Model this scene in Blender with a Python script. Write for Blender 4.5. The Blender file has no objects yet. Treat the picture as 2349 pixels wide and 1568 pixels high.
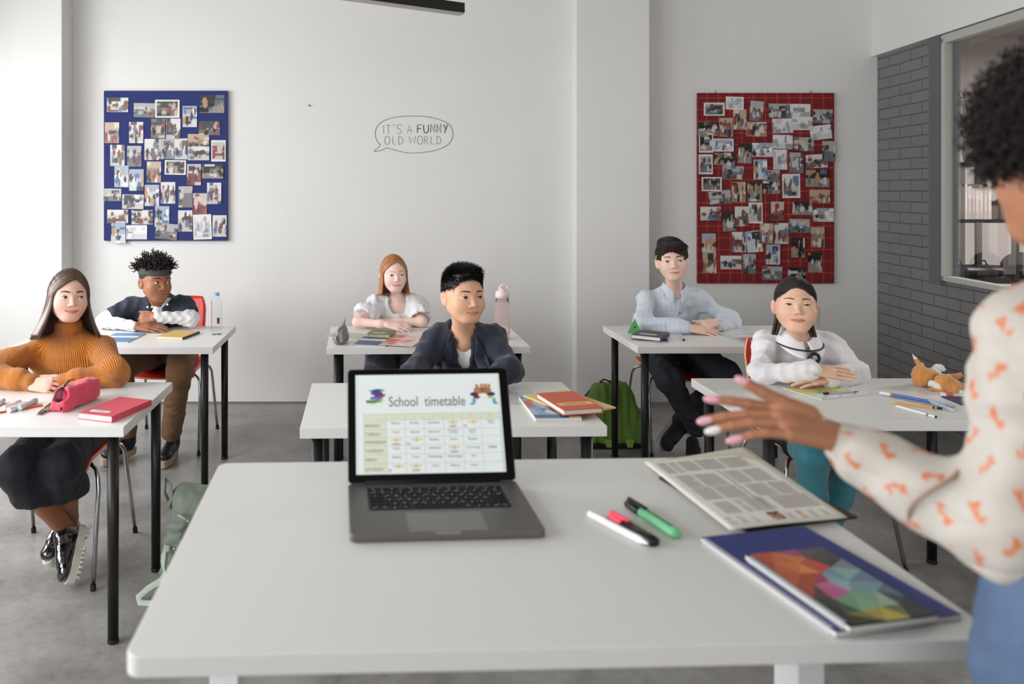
import bpy, bmesh, math, random
import numpy as np
from mathutils import Vector, Matrix, Euler
R = math.radians
SC = bpy.context.scene
COL = SC.collection
# ---- survey of the photograph: level camera at 1.5 m, focal length in pixels, eye point column and horizon row
FPX, CX, HY, HC = 1827.0, 880.0, 435.0, 1.5
def at(x, y, Y):
    return Vector(((x-CX)/FPX*Y, Y, HC-(y-HY)/FPX*Y))
def on(x, y, z):
    Y = FPX*(HC-z)/(y-HY)
    return Vector(((x-CX)/FPX*Y, Y, z))
def lin(c):
    return tuple(((v/255.0)/12.92 if v/255.0 <= .04045 else ((v/255.0+.055)/1.055)**2.4) for v in c)
# ---------------- materials
_M = {}
def mat(name, rgb=(200,200,200), rough=.5, metal=0, spec=.5, bump=0, bscale=50, var=0, vscale=8, alpha=1, trans=0, ior=1.45, coat=0, sheen=0, emit=0, attr=None, sub=0, stretch=None):
    if name in _M: return _M[name]
    m = bpy.data.materials.new(name); m.use_nodes = True
    nt = m.node_tree; b = nt.nodes['Principled BSDF']
    c = lin(rgb)+(1,)
    b.inputs['Base Color'].default_value = c
    b.inputs['Roughness'].default_value = rough
    b.inputs['Metallic'].default_value = metal
    b.inputs['Specular IOR Level'].default_value = spec
    b.inputs['IOR'].default_value = ior
    b.inputs['Coat Weight'].default_value = coat
    b.inputs['Sheen Weight'].default_value = sheen
    b.inputs['Transmission Weight'].default_value = trans
    b.inputs['Alpha'].default_value = alpha
    if sub:
        b.inputs['Subsurface Weight'].default_value = sub
        b.inputs['Subsurface Radius'].default_value = (.012,.005,.003)
        b.inputs['Subsurface Scale'].default_value = 1.0
    if emit:
        b.inputs['Emission Color'].default_value = c
        b.inputs['Emission Strength'].default_value = emit
    tc = nt.nodes.new('ShaderNodeTexCoord')
    src = tc.outputs['Object']
    if stretch:
        mp = nt.nodes.new('ShaderNodeMapping'); mp.inputs['Scale'].default_value = stretch
        nt.links.new(src, mp.inputs['Vector']); src = mp.outputs['Vector']
    colsrc = None
    if attr:
        a = nt.nodes.new('ShaderNodeAttribute'); a.attribute_name = attr
        colsrc = a.outputs['Color']
    if var:
        n = nt.nodes.new('ShaderNodeTexNoise'); n.inputs['Scale'].default_value = vscale; n.inputs['Detail'].default_value = 5
        nt.links.new(src, n.inputs['Vector'])
        mr = nt.nodes.new('ShaderNodeMapRange'); mr.inputs['From Min'].default_value = .3; mr.inputs['From Max'].default_value = .7
        mr.inputs['To Min'].default_value = 1-var; mr.inputs['To Max'].default_value = 1+var
        nt.links.new(n.outputs['Fac'], mr.inputs['Value'])
        mx = nt.nodes.new('ShaderNodeMix'); mx.data_type = 'RGBA'; mx.blend_type = 'MULTIPLY'; mx.inputs['Factor'].default_value = 1
        if colsrc: nt.links.new(colsrc, mx.inputs[6])
        else: mx.inputs[6].default_value = c
        nt.links.new(mr.outputs['Result'], mx.inputs[7]); colsrc = mx.outputs[2]
    if colsrc:
        nt.links.new(colsrc, b.inputs['Base Color'])
        if emit: nt.links.new(colsrc, b.inputs['Emission Color'])
    if bump:
        n2 = nt.nodes.new('ShaderNodeTexNoise'); n2.inputs['Scale'].default_value = bscale; n2.inputs['Detail'].default_value = 4
        nt.links.new(src, n2.inputs['Vector'])
        bp = nt.nodes.new('ShaderNodeBump'); bp.inputs['Distance'].default_value = bump; bp.inputs['Strength'].default_value = 1
        nt.links.new(n2.outputs['Fac'], bp.inputs['Height']); nt.links.new(bp.outputs['Normal'], b.inputs['Normal'])
    _M[name] = m
    return m
# ---------------- objects
def tag(o, label=None, cat=None, group=None, kind=None):
    if label: o['label'] = label
    if cat: o['category'] = cat
    if group: o['group'] = group
    if kind: o['kind'] = kind
    return o
def thing(name, label, cat, loc=(0,0,0), rz=0, group=None):
    o = bpy.data.objects.new(name, None); COL.objects.link(o)
    o.empty_display_size = .05
    o.location = loc; o.rotation_euler = (0,0,rz)
    return tag(o, label, cat, group)
def add_mesh(name, V, Fc, m, parent=None, smooth=True, mats=None, fm=None, col=None, vec=None, off=None):
    me = bpy.data.meshes.new(name)
    V = np.asarray(V, dtype=np.float64)
    if off is not None: V = V-np.asarray(off)
    if isinstance(Fc, np.ndarray):
        nf = len(Fc); me.vertices.add(len(V)); me.vertices.foreach_set('co', V.astype(np.float32).ravel())
        me.loops.add(nf*4); me.loops.foreach_set('vertex_index', Fc.astype(np.int32).ravel())
        me.polygons.add(nf); me.polygons.foreach_set('loop_start', np.arange(nf, dtype=np.int32)*4)
        me.polygons.foreach_set('loop_total', np.full(nf, 4, dtype=np.int32)); me.update(calc_edges=True)
    else:
        me.from_pydata([tuple(v) for v in V], [], Fc)
    for mm in (mats or [m]): me.materials.append(mm)
    if fm is not None: me.polygons.foreach_set('material_index', np.asarray(fm, dtype=np.int32))
    me.polygons.foreach_set('use_smooth', np.full(len(me.polygons), smooth))
    if col is not None:
        a = me.color_attributes.new('Col', 'FLOAT_COLOR', 'POINT')
        c4 = np.ones((len(V), 4), dtype=np.float32); c4[:, :3] = col
        a.data.foreach_set('color', c4.ravel())
    if vec is not None:
        a = me.attributes.new('rib', 'FLOAT_VECTOR', 'CORNER')
        a.data.foreach_set('vector', np.asarray(vec, dtype=np.float32).ravel())
    me.update()
    o = bpy.data.objects.new(name, me); COL.objects.link(o)
    if parent: o.parent = parent
    return o
class MB:
    def __init__(s): s.v = []; s.f = []; s.m = []; s.c = []; s.cm = 0; s.cc = (1,1,1); s.usec = False
    def mi(s, i): s.cm = i; return s
    def color(s, c): s.cc = lin(c); s.usec = True; return s
    def add(s, vs, fs):
        b = len(s.v); s.v += [tuple(v) for v in vs]; s.c += [s.cc]*len(vs)
        s.f += [tuple(i+b for i in f) for f in fs]; s.m += [s.cm]*len(fs); return s
    def box(s, x0, x1, y0, y1, z0, z1, M=None, taper=0):
        t = taper
        vs = [(x0,y0,z0),(x1,y0,z0),(x1,y1,z0),(x0,y1,z0),(x0+t,y0+t,z1),(x1-t,y0+t,z1),(x1-t,y1-t,z1),(x0+t,y1-t,z1)]
        if M is not None: vs = [M @ Vector(v) for v in vs]
        return s.add(vs, [(0,3,2,1),(4,5,6,7),(0,1,5,4),(1,2,6,5),(2,3,7,6),(3,0,4,7)])
    def tube(s, pts, r, n=8, cap=True, flat=1.0, up=None, closed=False):
        pts = [Vector(p) for p in pts]; k = len(pts)
        rs = r if hasattr(r, '__len__') else [r]*k
        vs = []; prev = None
        for i, p in enumerate(pts):
            if closed: t = pts[(i+1) % k]-pts[i-1]
            else: t = pts[min(i+1, k-1)]-pts[max(i-1, 0)]
            if t.length < 1e-9: t = Vector((0,0,1))
            t.normalize()
            if prev is None:
                a = Vector(up) if up is not None else (Vector((0,0,1)) if abs(t.z) < .9 else Vector((1,0,0)))
            else: a = prev
            a = a-t*a.dot(t)
            if a.length < 1e-6: a = t.orthogonal()
            a.normalize(); b = t.cross(a); prev = a
            for j in range(n):
                an = 2*math.pi*j/n
                vs.append(p+(a*math.sin(an)*flat+b*math.cos(an))*rs[i])
        fs = []
        for i in range(k if closed else k-1):
            i2 = (i+1) % k
            for j in range(n):
                j2 = (j+1) % n
                fs.append((i*n+j, i*n+j2, i2*n+j2, i2*n+j))
        if cap and not closed:
            fs.append(tuple(range(n-1, -1, -1))); fs.append(tuple((k-1)*n+j for j in range(n)))
        return s.add(vs, fs)
    def lathe(s, prof, c=(0,0,0), n=24, M=None, sx=1, sy=1):
        vs = []; k = len(prof)
        for (r, z) in prof:
            for j in range(n):
                a = 2*math.pi*j/n
                v = Vector((c[0]+r*math.cos(a)*sx, c[1]+r*math.sin(a)*sy, c[2]+z))
                vs.append(M @ v if M is not None else v)
        fs = [(i*n+j, i*n+(j+1) % n, (i+1)*n+(j+1) % n, (i+1)*n+j) for i in range(k-1) for j in range(n)]
        if prof[0][0] > 1e-6: fs.append(tuple(range(n-1, -1, -1)))
        if prof[-1][0] > 1e-6: fs.append(tuple((k-1)*n+j for j in range(n)))
        return s.add(vs, fs)
    def prism(s, poly, z0, z1, M=None):
        n = len(poly)
        vs = [Vector((p[0], p[1], z0)) for p in poly]+[Vector((p[0], p[1], z1)) for p in poly]
        if M is not None: vs = [M @ v for v in vs]
        return s.add(vs, [tuple(range(n-1, -1, -1)), tuple(range(n, 2*n))]+[(i, (i+1) % n, n+(i+1) % n, n+i) for i in range(n)])
    def quad(s, a, b, c, d): return s.add([a, b, c, d], [(0,1,2,3)])
    def grid(s, fn, nu, nv, closed_u=False):
        vs = [fn(i/(nu if closed_u else nu-1), j/(nv-1)) for j in range(nv) for i in range(nu)]
        fs = []
        for j in range(nv-1):
            for i in range(nu if closed_u else nu-1):
                i2 = (i+1) % nu
                fs.append((j*nu+i, j*nu+i2, (j+1)*nu+i2, (j+1)*nu+i))
        return s.add(vs, fs)
    def ball(s, c, r, M=None, n=12, sc=(1,1,1)):
        vs = []; fs = []
        for i in range(n+1):
            ph = math.pi*i/n
            for j in range(2*n):
                th = math.pi*j/n
                v = Vector((c[0]+r*sc[0]*math.sin(ph)*math.cos(th), c[1]+r*sc[1]*math.sin(ph)*math.sin(th), c[2]+r*sc[2]*math.cos(ph)))
                vs.append(M @ v if M is not None else v)
        for i in range(n):
            for j in range(2*n):
                fs.append((i*2*n+j, (i+1)*2*n+j, (i+1)*2*n+(j+1) % (2*n), i*2*n+(j+1) % (2*n)))
        return s.add(vs, fs)
    def build(s, name, m, parent=None, smooth=False, bevel=0, off=None, seg=2, solid=0):
        mats = m if isinstance(m, (list, tuple)) else [m]
        o = add_mesh(name, s.v, s.f, None, parent, smooth, mats, s.m, s.c if s.usec else None, off=off)
        if solid:
            md = o.modifiers.new('solid', 'SOLIDIFY'); md.thickness = solid; md.offset = 0
        if bevel:
            md = o.modifiers.new('bevel', 'BEVEL'); md.width = bevel; md.segments = seg; md.limit_method = 'ANGLE'; md.angle_limit = R(40)
        return o
def clone(root, loc, rz=0, label=None, group=None):
    r = root.copy(); COL.objects.link(r); r.location = loc; r.rotation_euler = (0,0,rz)
    if label: r['label'] = label
    if group: r['group'] = group
    def rec(src, dst):
        for ch in list(src.children):
            c = ch.copy(); COL.objects.link(c); c.parent = dst
            rec(ch, c)
    rec(root, r)
    return r
def text_mesh(name, body, size, m, parent=None, M=None, depth=.0004, align='CENTER', shear=0, space=1.0, xs=1.0):
    cu = bpy.data.curves.new(name, 'FONT'); cu.body = body; cu.size = size; cu.extrude = depth; cu.align_x = align; cu.align_y = 'CENTER'
    cu.shear = shear; cu.space_character = space; cu.resolution_u = 3
    t = bpy.data.objects.new(name+'_tmp', cu); COL.objects.link(t)
    dg = bpy.context.evaluated_depsgraph_get()
    me = bpy.data.meshes.new_from_object(t.evaluated_get(dg)); me.name = name
    bpy.data.objects.remove(t)
    bpy.data.curves.remove(cu)
    if xs != 1: me.transform(Matrix.Diagonal((xs,1,1,1)))
    if M is not None: me.transform(M)
    me.materials.clear(); me.materials.append(m)
    o = bpy.data.objects.new(name, me); COL.objects.link(o)
    if parent: o.parent = parent
    return o
def frame(o, x, y, z=None):
    """matrix with origin o, x axis along x and y axis near y"""
    x = Vector(x).normalized(); y = Vector(y); y = (y-x*y.dot(x)).normalized(); z = x.cross(y)
    return Matrix(((x[0],y[0],z[0],o[0]),(x[1],y[1],z[1],o[1]),(x[2],y[2],z[2],o[2]),(0,0,0,1)))
# ================= camera, light, room
cam = bpy.data.cameras.new('camera'); camo = bpy.data.objects.new('camera', cam); COL.objects.link(camo)
camo.location = (0,0,HC); camo.rotation_euler = (R(90),0,0)
cam.sensor_width = 36; cam.sensor_fit = 'HORIZONTAL'; cam.lens = 36*FPX/2349
cam.shift_x = (1174.5-CX)/2349; cam.shift_y = -(784-HY)/2349
cam.clip_start = .05
cam.dof.use_dof = True; cam.dof.focus_distance = 3.8; cam.dof.aperture_fstop = 2.8
SC.camera = camo
SC.cycles.max_bounces = 8; SC.cycles.glossy_bounces = 3; SC.cycles.transmission_bounces = 6; SC.cycles.transparent_max_bounces = 8
SC.view_settings.view_transform = 'Standard'; SC.view_settings.look = 'None'; SC.view_settings.gamma = 1
SC.view_settings.use_curve_mapping = False; SC.view_settings.exposure = 0.06
w = bpy.data.worlds.new('world'); SC.world = w; w.use_nodes = True
w.node_tree.nodes['Background'].inputs['Color'].default_value = (.80,.90,1,1)
w.node_tree.nodes['Background'].inputs['Strength'].default_value = .42
def area(name, loc, rot, sx, sy, power, col):
    l = bpy.data.lights.new(name, 'AREA'); l.shape = 'RECTANGLE'; l.size = sx; l.size_y = sy; l.energy = power; l.color = col
    o = bpy.data.objects.new(name, l); COL.objects.link(o); o.location = loc; o.rotation_euler = rot
    return o
WALLW = mat('white_painted_plaster', (222,221,219), .75, bump=.0012, bscale=30, var=.012, vscale=2)
CEIL = mat('ceiling_paint', (196,195,188), .8)
FLOORM = mat('polished_concrete', (134,131,126), .36, spec=.45, bump=.0006, bscale=18)
def floor_nodes():
    nt = FLOORM.node_tree; b = nt.nodes['Principled BSDF']; tc = [n for n in nt.nodes if n.type == 'TEX_COORD'][0]
    n1 = nt.nodes.new('ShaderNodeTexNoise'); n1.inputs['Scale'].default_value = 2.2; n1.inputs['Detail'].default_value = 9; n1.inputs['Roughness'].default_value = .68
    n2 = nt.nodes.new('ShaderNodeTexNoise'); n2.inputs['Scale'].default_value = 34; n2.inputs['Detail'].default_value = 6
    for n in (n1, n2): nt.links.new(tc.outputs['Object'], n.inputs['Vector'])
    mx = nt.nodes.new('ShaderNodeMath'); mx.operation = 'MULTIPLY_ADD'; mx.inputs[1].default_value = .22
    nt.links.new(n2.outputs['Fac'], mx.inputs[0]); nt.links.new(n1.outputs['Fac'], mx.inputs[2])
    cr = nt.nodes.new('ShaderNodeValToRGB'); cr.color_ramp.elements[0].position = .42; cr.color_ramp.elements[1].position = .78
    cr.color_ramp.elements[0].color = lin((108,105,102))+(1,); cr.color_ramp.elements[1].color = lin((157,155,152))+(1,)
    nt.links.new(mx.outputs[0], cr.inputs[0]); nt.links.new(cr.outputs[0], b.inputs['Base Color'])
    mr = nt.nodes.new('ShaderNodeMapRange'); mr.inputs['To Min'].default_value = .26; mr.inputs['To Max'].default_value = .42
    nt.links.new(n1.outputs['Fac'], mr.inputs['Value']); nt.links.new(mr.outputs[0], b.inputs['Roughness'])
floor_nodes()
def struct(name, mb, m, **k):
    o = mb.build(name, m, **k); o['kind'] = 'structure'; return o
YB = 5.60; ZC = 3.35; XL = -3.3
struct('floor', MB().box(XL-.2, 5.3, -6.2, 9.0, -.1, 0), FLOORM)
struct('ceiling', MB().box(XL-.2, 5.3, -6.2, 9.0, ZC, ZC+.1), CEIL)
# back wall with the shallow pillar
struct('wall_back', MB().box(XL-.2, 1.37, YB, YB+.2, 0, ZC), WALLW)
xp0 = (1322-CX)/FPX*5.47; xp1 = (1490-CX)/FPX*5.47
struct('wall_pillar', MB().box(xp0, xp1, 5.47, YB+.2, 0, ZC), WALLW, bevel=.004)
struct('wall_back_right', MB().box(1.37, 3.60, 5.63, 5.83, 0, ZC), WALLW)
# pier on the left beside the window wall, with the lintel over the window
xq = (142-CX)/FPX*5.40
struct('wall_left_pier', MB().box(XL-.2, xq, 5.40, YB+.05, 0, 2.86), WALLW, bevel=.006)
struct('trim_1', MB().box(XL-.2, xq, 4.9, YB+.05, 2.86, ZC), WALLW)
mbw = MB()
for (y0, y1) in ((-6.2,-1.2),(.55,1.0),(2.6,3.05),(4.72,5.62)): mbw.box(XL-.2, XL, y0, y1, 0, ZC)
mbw.box(XL-.2, XL, -6.2, 5.62, 0, .8); mbw.box(XL-.2, XL, -6.2, 5.62, 2.95, ZC)
struct('wall_left', mbw, WALLW)
mrear = MB().box(XL-.2, 5.3, -6.2, -6.0, 0, .8).box(XL-.2, 5.3, -6.2, -6.0, 3.1, ZC).box(3.0, 5.3, -6.2, -6.0, .8, 3.1).box(XL-.2, -2.6, -6.2, -6.0, .8, 3.1)
struct('wall_rear', mrear, WALLW)
# right wall : painted brick with a wide interior window
RW0, RWM = 2.884, .104
def rwx(y): return RW0+RWM*y
rdir = Vector((RWM, 1, 0)).normalized(); rn = Vector((-1, RWM, 0)).normalized()     # normal faces the room
def rw(y, z, d=0): return Vector((rwx(y), y, z))+rn*d
RM = frame((RW0, 0, 0), rdir, (0,0,1))      # local x along wall, y up, z = out of wall (away or to room)
BR = bpy.data.materials.new('painted_brick'); BR.use_nodes = True
def brick_nodes():
    nt = BR.node_tree; b = nt.nodes['Principled BSDF']; b.inputs['Roughness'].default_value = .62
    tc = nt.nodes.new('ShaderNodeTexCoord')
    bt = nt.nodes.new('ShaderNodeTexBrick'); bt.inputs['Scale'].default_value = 1; bt.inputs['Brick Width'].default_value = .262; bt.inputs['Row Height'].default_value = .0712
    bt.inputs['Mortar Size'].default_value = .0042; bt.inputs['Mortar Smooth'].default_value = .25; bt.inputs['Bias'].default_value = 0
    bt.inputs['Color1'].default_value = lin((120,119,119))+(1,); bt.inputs['Color2'].default_value = lin((115,114,114))+(1,); bt.inputs['Mortar'].default_value = lin((88,87,87))+(1,)
    ns = nt.nodes.new('ShaderNodeTexNoise'); ns.inputs['Scale'].default_value = 9; ns.inputs['Detail'].default_value = 3
    va = nt.nodes.new('ShaderNodeVectorMath'); va.operation = 'MULTIPLY_ADD'; va.inputs[1].default_value = (.006,.006,0)
    nt.links.new(tc.outputs['Object'], ns.inputs['Vector']); nt.links.new(ns.outputs['Color'], va.inputs[0]); nt.links.new(tc.outputs['Object'], va.inputs[2])
    nt.links.new(va.outputs[0], bt.inputs['Vector']); nt.links.new(bt.outputs['Color'], b.inputs['Base Color'])
    n2 = nt.nodes.new('ShaderNodeTexNoise'); n2.inputs['Scale'].default_value = 60; n2.inputs['Detail'].default_value = 4; nt.links.new(tc.outputs['Object'], n2.inputs['Vector'])
    ma = nt.nodes.new('ShaderNodeMath'); ma.operation = 'MULTIPLY_ADD'; ma.inputs[1].default_value = -1.0
    mb = nt.nodes.new('ShaderNodeMath'); mb.operation = 'MULTIPLY'; mb.inputs[1].default_value = .12
    nt.links.new(n2.outputs['Fac'], mb.inputs[0]); nt.links.new(bt.outputs['Fac'], ma.inputs[0]); nt.links.new(mb.outputs[0], ma.inputs[2])
    bp = nt.nodes.new('ShaderNodeBump'); bp.inputs['Distance'].default_value = .008; nt.links.new(ma.outputs[0], bp.inputs['Height']); nt.links.new(bp.outputs['Normal'], b.inputs['Normal'])
brick_nodes()
s_ = math.sqrt(1+RWM*RWM)
ywin, z0w, z1w = 4.83, .95, 2.415
def rbox(u0, u1, z0, z1, d0, d1): return MB().box(u0*s_, u1*s_, z0, z1, d0, d1)
def rstruct(name, mb, m, **k):
    o = struct(name, mb, m, **k); o.matrix_world = RM; return o
# local z of RM: x cross y ; positive = towards +X side or room? rdir x up = (+,-,0) -> points away from the room
rstruct('wall_right_brick', rbox(ywin, 5.66, 0, 2.44, .02, .085).box(2.3*s_, ywin*s_, 0, z0w, .02, .085), BR)
rstruct('wall_right', rbox(-6.2, 5.66, 2.44, ZC, -.02, .2).box(-6.2*s_, 2.3*s_, 0, 2.44, 0, .2), WALLW)
JAM = mat('grey_jamb_paint', (98,97,98), .6)
rstruct('trim_2', rbox(ywin+.0, ywin+.115, z0w-.03, 2.44, -.012, .02), JAM)
FRM = mat('window_frame_paint', (176,177,170), .5)
wf = MB()
for a in ((2.3, ywin, z0w-.0, z0w+.032),(2.3, ywin, z1w-.032, z1w+.02),(ywin-.034, ywin, z0w, z1w),(2.3, 2.34, z0w, z1w)): wf.box(a[0]*s_, a[1]*s_, a[2], a[3], -.008, .045)
wo = rstruct('window_1', wf, FRM, bevel=.004)
inner = rbox(ywin-.06, ywin+.002, z0w+.03, z1w-.03, .046, .07).build('window_inner_frame', JAM, wo)
GL = mat('clear_window_glass', (235,240,240), .02, trans=1, ior=1.12)
GL.node_tree.nodes['Principled BSDF'].inputs['Alpha'].default_value = .25
rbox(2.33, ywin-.03, z0w+.03, z1w-.03, .028, .032).build('window_pane', GL, wo)
# room beyond the interior window
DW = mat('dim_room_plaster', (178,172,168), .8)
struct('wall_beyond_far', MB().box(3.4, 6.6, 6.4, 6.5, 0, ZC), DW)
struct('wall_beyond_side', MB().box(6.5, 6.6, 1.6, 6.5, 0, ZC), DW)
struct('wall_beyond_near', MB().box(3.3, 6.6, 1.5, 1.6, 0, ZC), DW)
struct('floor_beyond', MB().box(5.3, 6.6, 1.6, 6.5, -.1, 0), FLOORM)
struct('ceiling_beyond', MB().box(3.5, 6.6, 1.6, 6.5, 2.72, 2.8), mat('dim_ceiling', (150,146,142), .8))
area('fill_beyond', (5.2, 4.2, 2.6), (0,0,0), .6, .6, 140, (1,.95,.93))  # unseen fill light, added to brighten the room beyond
struct('baseboard_back', MB().box(-1.9, 1.36, YB-.004, YB, 0, .012), mat('base_gap', (120,118,112), .8))
# daylight through the left windows and the windows behind the camera
for i, (y0, y1) in enumerate(((3.05,4.72),(1.0,2.6),(-1.2,.55))):
    area('daylight_left', (XL-.06, (y0+y1)/2, 1.72), (0, R(-66), 0), 1.8, y1-y0, (84,92,100)[i], (.98,.985,1))
area('daylight_rear', (.2, -5.9, 1.95), (R(90),0,0), 5.6, 2.3, 125, (1,.985,.97))
# window frames of the left wall
for i, (y0, y1) in enumerate(((3.05,4.72),(1.0,2.6),(-1.2,.55))):
    wm = MB()
    for a in ((y0,y1,.8,.86),(y0,y1,2.89,2.95),(y0,y0+.06,.86,2.89),(y1-.06,y1,.86,2.89)): wm.box(XL-.04, XL, a[0], a[1], a[2], a[3])
    struct('window_%d' % (i+2), wm, mat('white_window_frame', (225,226,226), .4))
# linear pendant lamp
BLK = mat('black_lacquer', (22,22,23), .42)
A = Vector((.405, 4.13, 2.405)); d = Vector((-.61,-.35,0)).normalized(); L = 1.7
lamp = thing('pendant_lamp', 'long black linear pendant lamp hanging from the ceiling', 'lamp', A)
LM = frame((0,0,0), d, (0,0,1))
MB().box(0, L, .008, .058, -.028, .028, LM).build('lamp_housing', BLK, lamp, bevel=.0015)
MB().box(.002, L-.002, 0, .008, -.022, .022, LM).build('diffuser', mat('unlit_diffuser', (190,186,182), .5), lamp)
for u in (.11, L-.11):
    MB().tube([d*u+Vector((0,0,.058)), d*u+Vector((0,0,ZC-A.z))], .0008, 6).tube([d*u+Vector((0,0,.058)), d*u+Vector((0,0,.066))], .003, 8).build('suspension_cable', mat('steel', (150,150,150), .3, 1), lamp)
# drill hole with plug in the wall
pk = at(709, 242, YB)
tag(MB().tube([(pk.x, YB, pk.z), (pk.x, YB-.006, pk.z)], .006, 10).tube([(pk.x, YB-.006, pk.z), (pk.x+.012, YB-.016, pk.z-.002)], .0022, 8).build('wall_screw', mat('rusty_screw', (92,70,60), .5)), 'small dark screw left in the white wall right of the blue board', 'screw')
# ================= student desks and chairs
TOP = mat('white_melamine', (224,223,220), .35, spec=.5)
LEGM = mat('black_powder_coat', (17,18,20), .38, var=.1, vscale=3)
RUB = mat('black_plastic_foot', (20,20,20), .6)
def make_desk():
    t = thing('student_desk', 'white rectangular desk with round black legs', 'desk')
    MB().box(-.5, .5, -.3, .3, .696, .73).build('tabletop', TOP, t, bevel=.0012)
    for sx in (-1, 1):
        for sy in (-1, 1):
            x, y = sx*.448, sy*.248
            leg = MB().tube([(x,y,.012),(x,y,.69)], [.0175,.0195], 20).box(x-.026, x+.026, y-.026, y+.026, .692, .6958).build('leg', LEGM, t, smooth=True)
            leg.data.polygons.foreach_set('use_smooth', [len(p.vertices) == 4 for p in leg.data.polygons])
            MB().lathe([(.0165,0),(.0185,.003),(.0185,.012),(.017,.016)], (x,y,0), 16).build('foot_cap', RUB, leg)
    return t
desk = make_desk()
D0 = desk
G = 'student desks in two rows'
spots = [('white desk of the girl in the mustard sweater', (-1.345, 2.889, 0), 0),
         ('white desk of the boy with the grey headband, back row by the wall', (-1.335, 4.195, 0), 0),
         ('white desk behind the laptop with the orange book on it', (.222, 2.885, 0), 1.4),
         ('white back row desk with the silver sequin case and pink bottle', (.213, 4.20, 0), 1.6),
         ('white desk with the green paper pyramid, below the red board', (1.745, 4.215, 0), .6),
         ('white desk of the girl in the white blouse with the plush toy', (1.757, 2.955, 0), 0)]
for i, (lb, loc, rz) in enumerate(spots):
    if i == 0: D0.location = loc; D0['label'] = lb; D0['group'] = G
    else: clone(D0, loc, R(rz), lb, G)
RED = mat('red_chair_shell', (196,34,22), .38, spec=.5)
PLY = mat('beech_ply_edge', (222,176,130), .5)
CHR = mat('chrome_tube', (190,190,190), .16, 1)
def make_chair():
    t = thing('shell_chair', 'red shell chair on chrome legs', 'chair')
    # +y of the chair = its back side
    def seat(u, v, off=0):
        x = (u-.5)*2; y = -.2+.40*v
        w = .192*(1-.10*v)*(1-.06*(1-v)**3)
        z = .445+.012*x*x+.010*(v-.5)**2*2-.030*max(0, (.18-v)/.18)**2
        if v > .8: z += .01*((v-.8)/.2)**2
        return Vector((x*w, y, z+off))
    def back(u, v, off=0):
        x = (u-.5)*2; zz = .47+.36*v
        w = .118+.035*min(1, v*2.5)*(1-.12*v); w *= (1-.16*max(0, (v-.75)/.25)**2)
        y = .205+.075*v-.03*(1-x*x)*0+.03*(-(x*x))*.8+.02*v*v
        return Vector((x*w, y+off, zz))
    for nm, f in (('seat', seat), ('backrest', back)):
        m = MB(); m.grid(lambda u, v: f(u, v), 17, 15)
        o = m.build(nm, [RED, PLY], t, smooth=True)
        md = o.modifiers.new('solid', 'SOLIDIFY'); md.thickness = .011; md.offset = 0; md.material_offset_rim = 1
    for sx in (-1, 1): MB().tube([(sx*.05,.14,.438),(sx*.05,.20,.445),(sx*.05,.222,.50),(sx*.05,.232,.56)], .009, 10).build('back_bracket', CHR, t, smooth=True)
    MB().tube([(-.13,-.1,.427),(.13,-.1,.427)], .009, 10).tube([(-.13,.12,.427),(.13,.12,.427)], .009, 10).tube([(0,-.1,.427),(0,.12,.427)], .009, 10).build('seat_frame', CHR, t, smooth=True)
    for sx in (-1, 1):
        for sy in (-1, 1):
            y0 = -.10 if sy < 0 else .12
            pts = [(sx*.10,y0,.427),(sx*.165,y0+sy*.02,.429),(sx*.192,y0+sy*.038,.415),(sx*.203,y0+sy*.05,.385),(sx*.207,y0+sy*.055,.34),(sx*.222,sy*.252,.014)]
            lg = MB().tube(pts, .0085, 10).build('leg', CHR, t, smooth=True)
            MB().tube([(sx*.2218,sy*.2505,.022),(sx*.2225,sy*.253,0)], .0105, 10).build('foot_cap', RUB, lg)
    return t
C0 = make_chair()
GC = 'red shell chairs'
cspots = [('red chair with the girl in the mustard sweater on it', (-1.31, 3.235, 0), 0),
          ('red chair of the boy with the headband, its back showing beside him', (-1.265, 4.745, 0), 0),
          ('red chair of the ginger girl, seat edge under her desk', (.115, 4.78, 0), 0),
          ('red chair behind the laptop with the boy in the navy blazer on it', (.345, 3.50, 0), 0),
          ('red chair of the boy in the light blue shirt', (1.72, 4.70, 0), 0),
          ('red chair of the girl in the white blouse and teal tights', (1.79, 3.33, 0), 5)]
for i, (lb, loc, rz) in enumerate(cspots):
    if i == 0: C0.location = loc; C0['label'] = lb; C0['group'] = GC
    else: clone(C0, loc, R(rz), lb, GC)
# teacher's desk
TZ = .87
TM = mat('teacher_desk_melamine', (212,211,208), .33, spec=.5)
WHM = mat('white_powder_coat', (225,226,226), .4)
td = thing('teacher_desk', 'large white desk in the foreground on square white legs', 'desk', (.247, 1.478, 0), R(2.0))
ww, dd, rr = .612, .382, .022
poly = []
for (cx, cy, a0) in ((ww-rr, dd-rr, 0), (-ww+rr, dd-rr, 90), (-ww+rr, -dd+rr, 180), (ww-rr, -dd+rr, 270)):
    for k in range(7): a = R(a0+15*k); poly.append((cx+rr*math.cos(a), cy+rr*math.sin(a)))
MB().prism(poly, TZ-.030, TZ).build('tabletop', TM, td, bevel=.002)
for sx in (-1, 1):
    MB().box(sx*.533-.025, sx*.533+.025, -.042, .042, .03, TZ-.034).box(sx*.533-.03, sx*.533+.03, -.32, .32, TZ-.037, TZ-.031).box(sx*.533-.035, sx*.533+.035, -.34, .34, 0, .03).build('leg', WHM, td, bevel=.002)
MB().box(-.50, .50, -.02, .02, TZ-.07, TZ-.034).build('crossbar', WHM, td)
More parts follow.
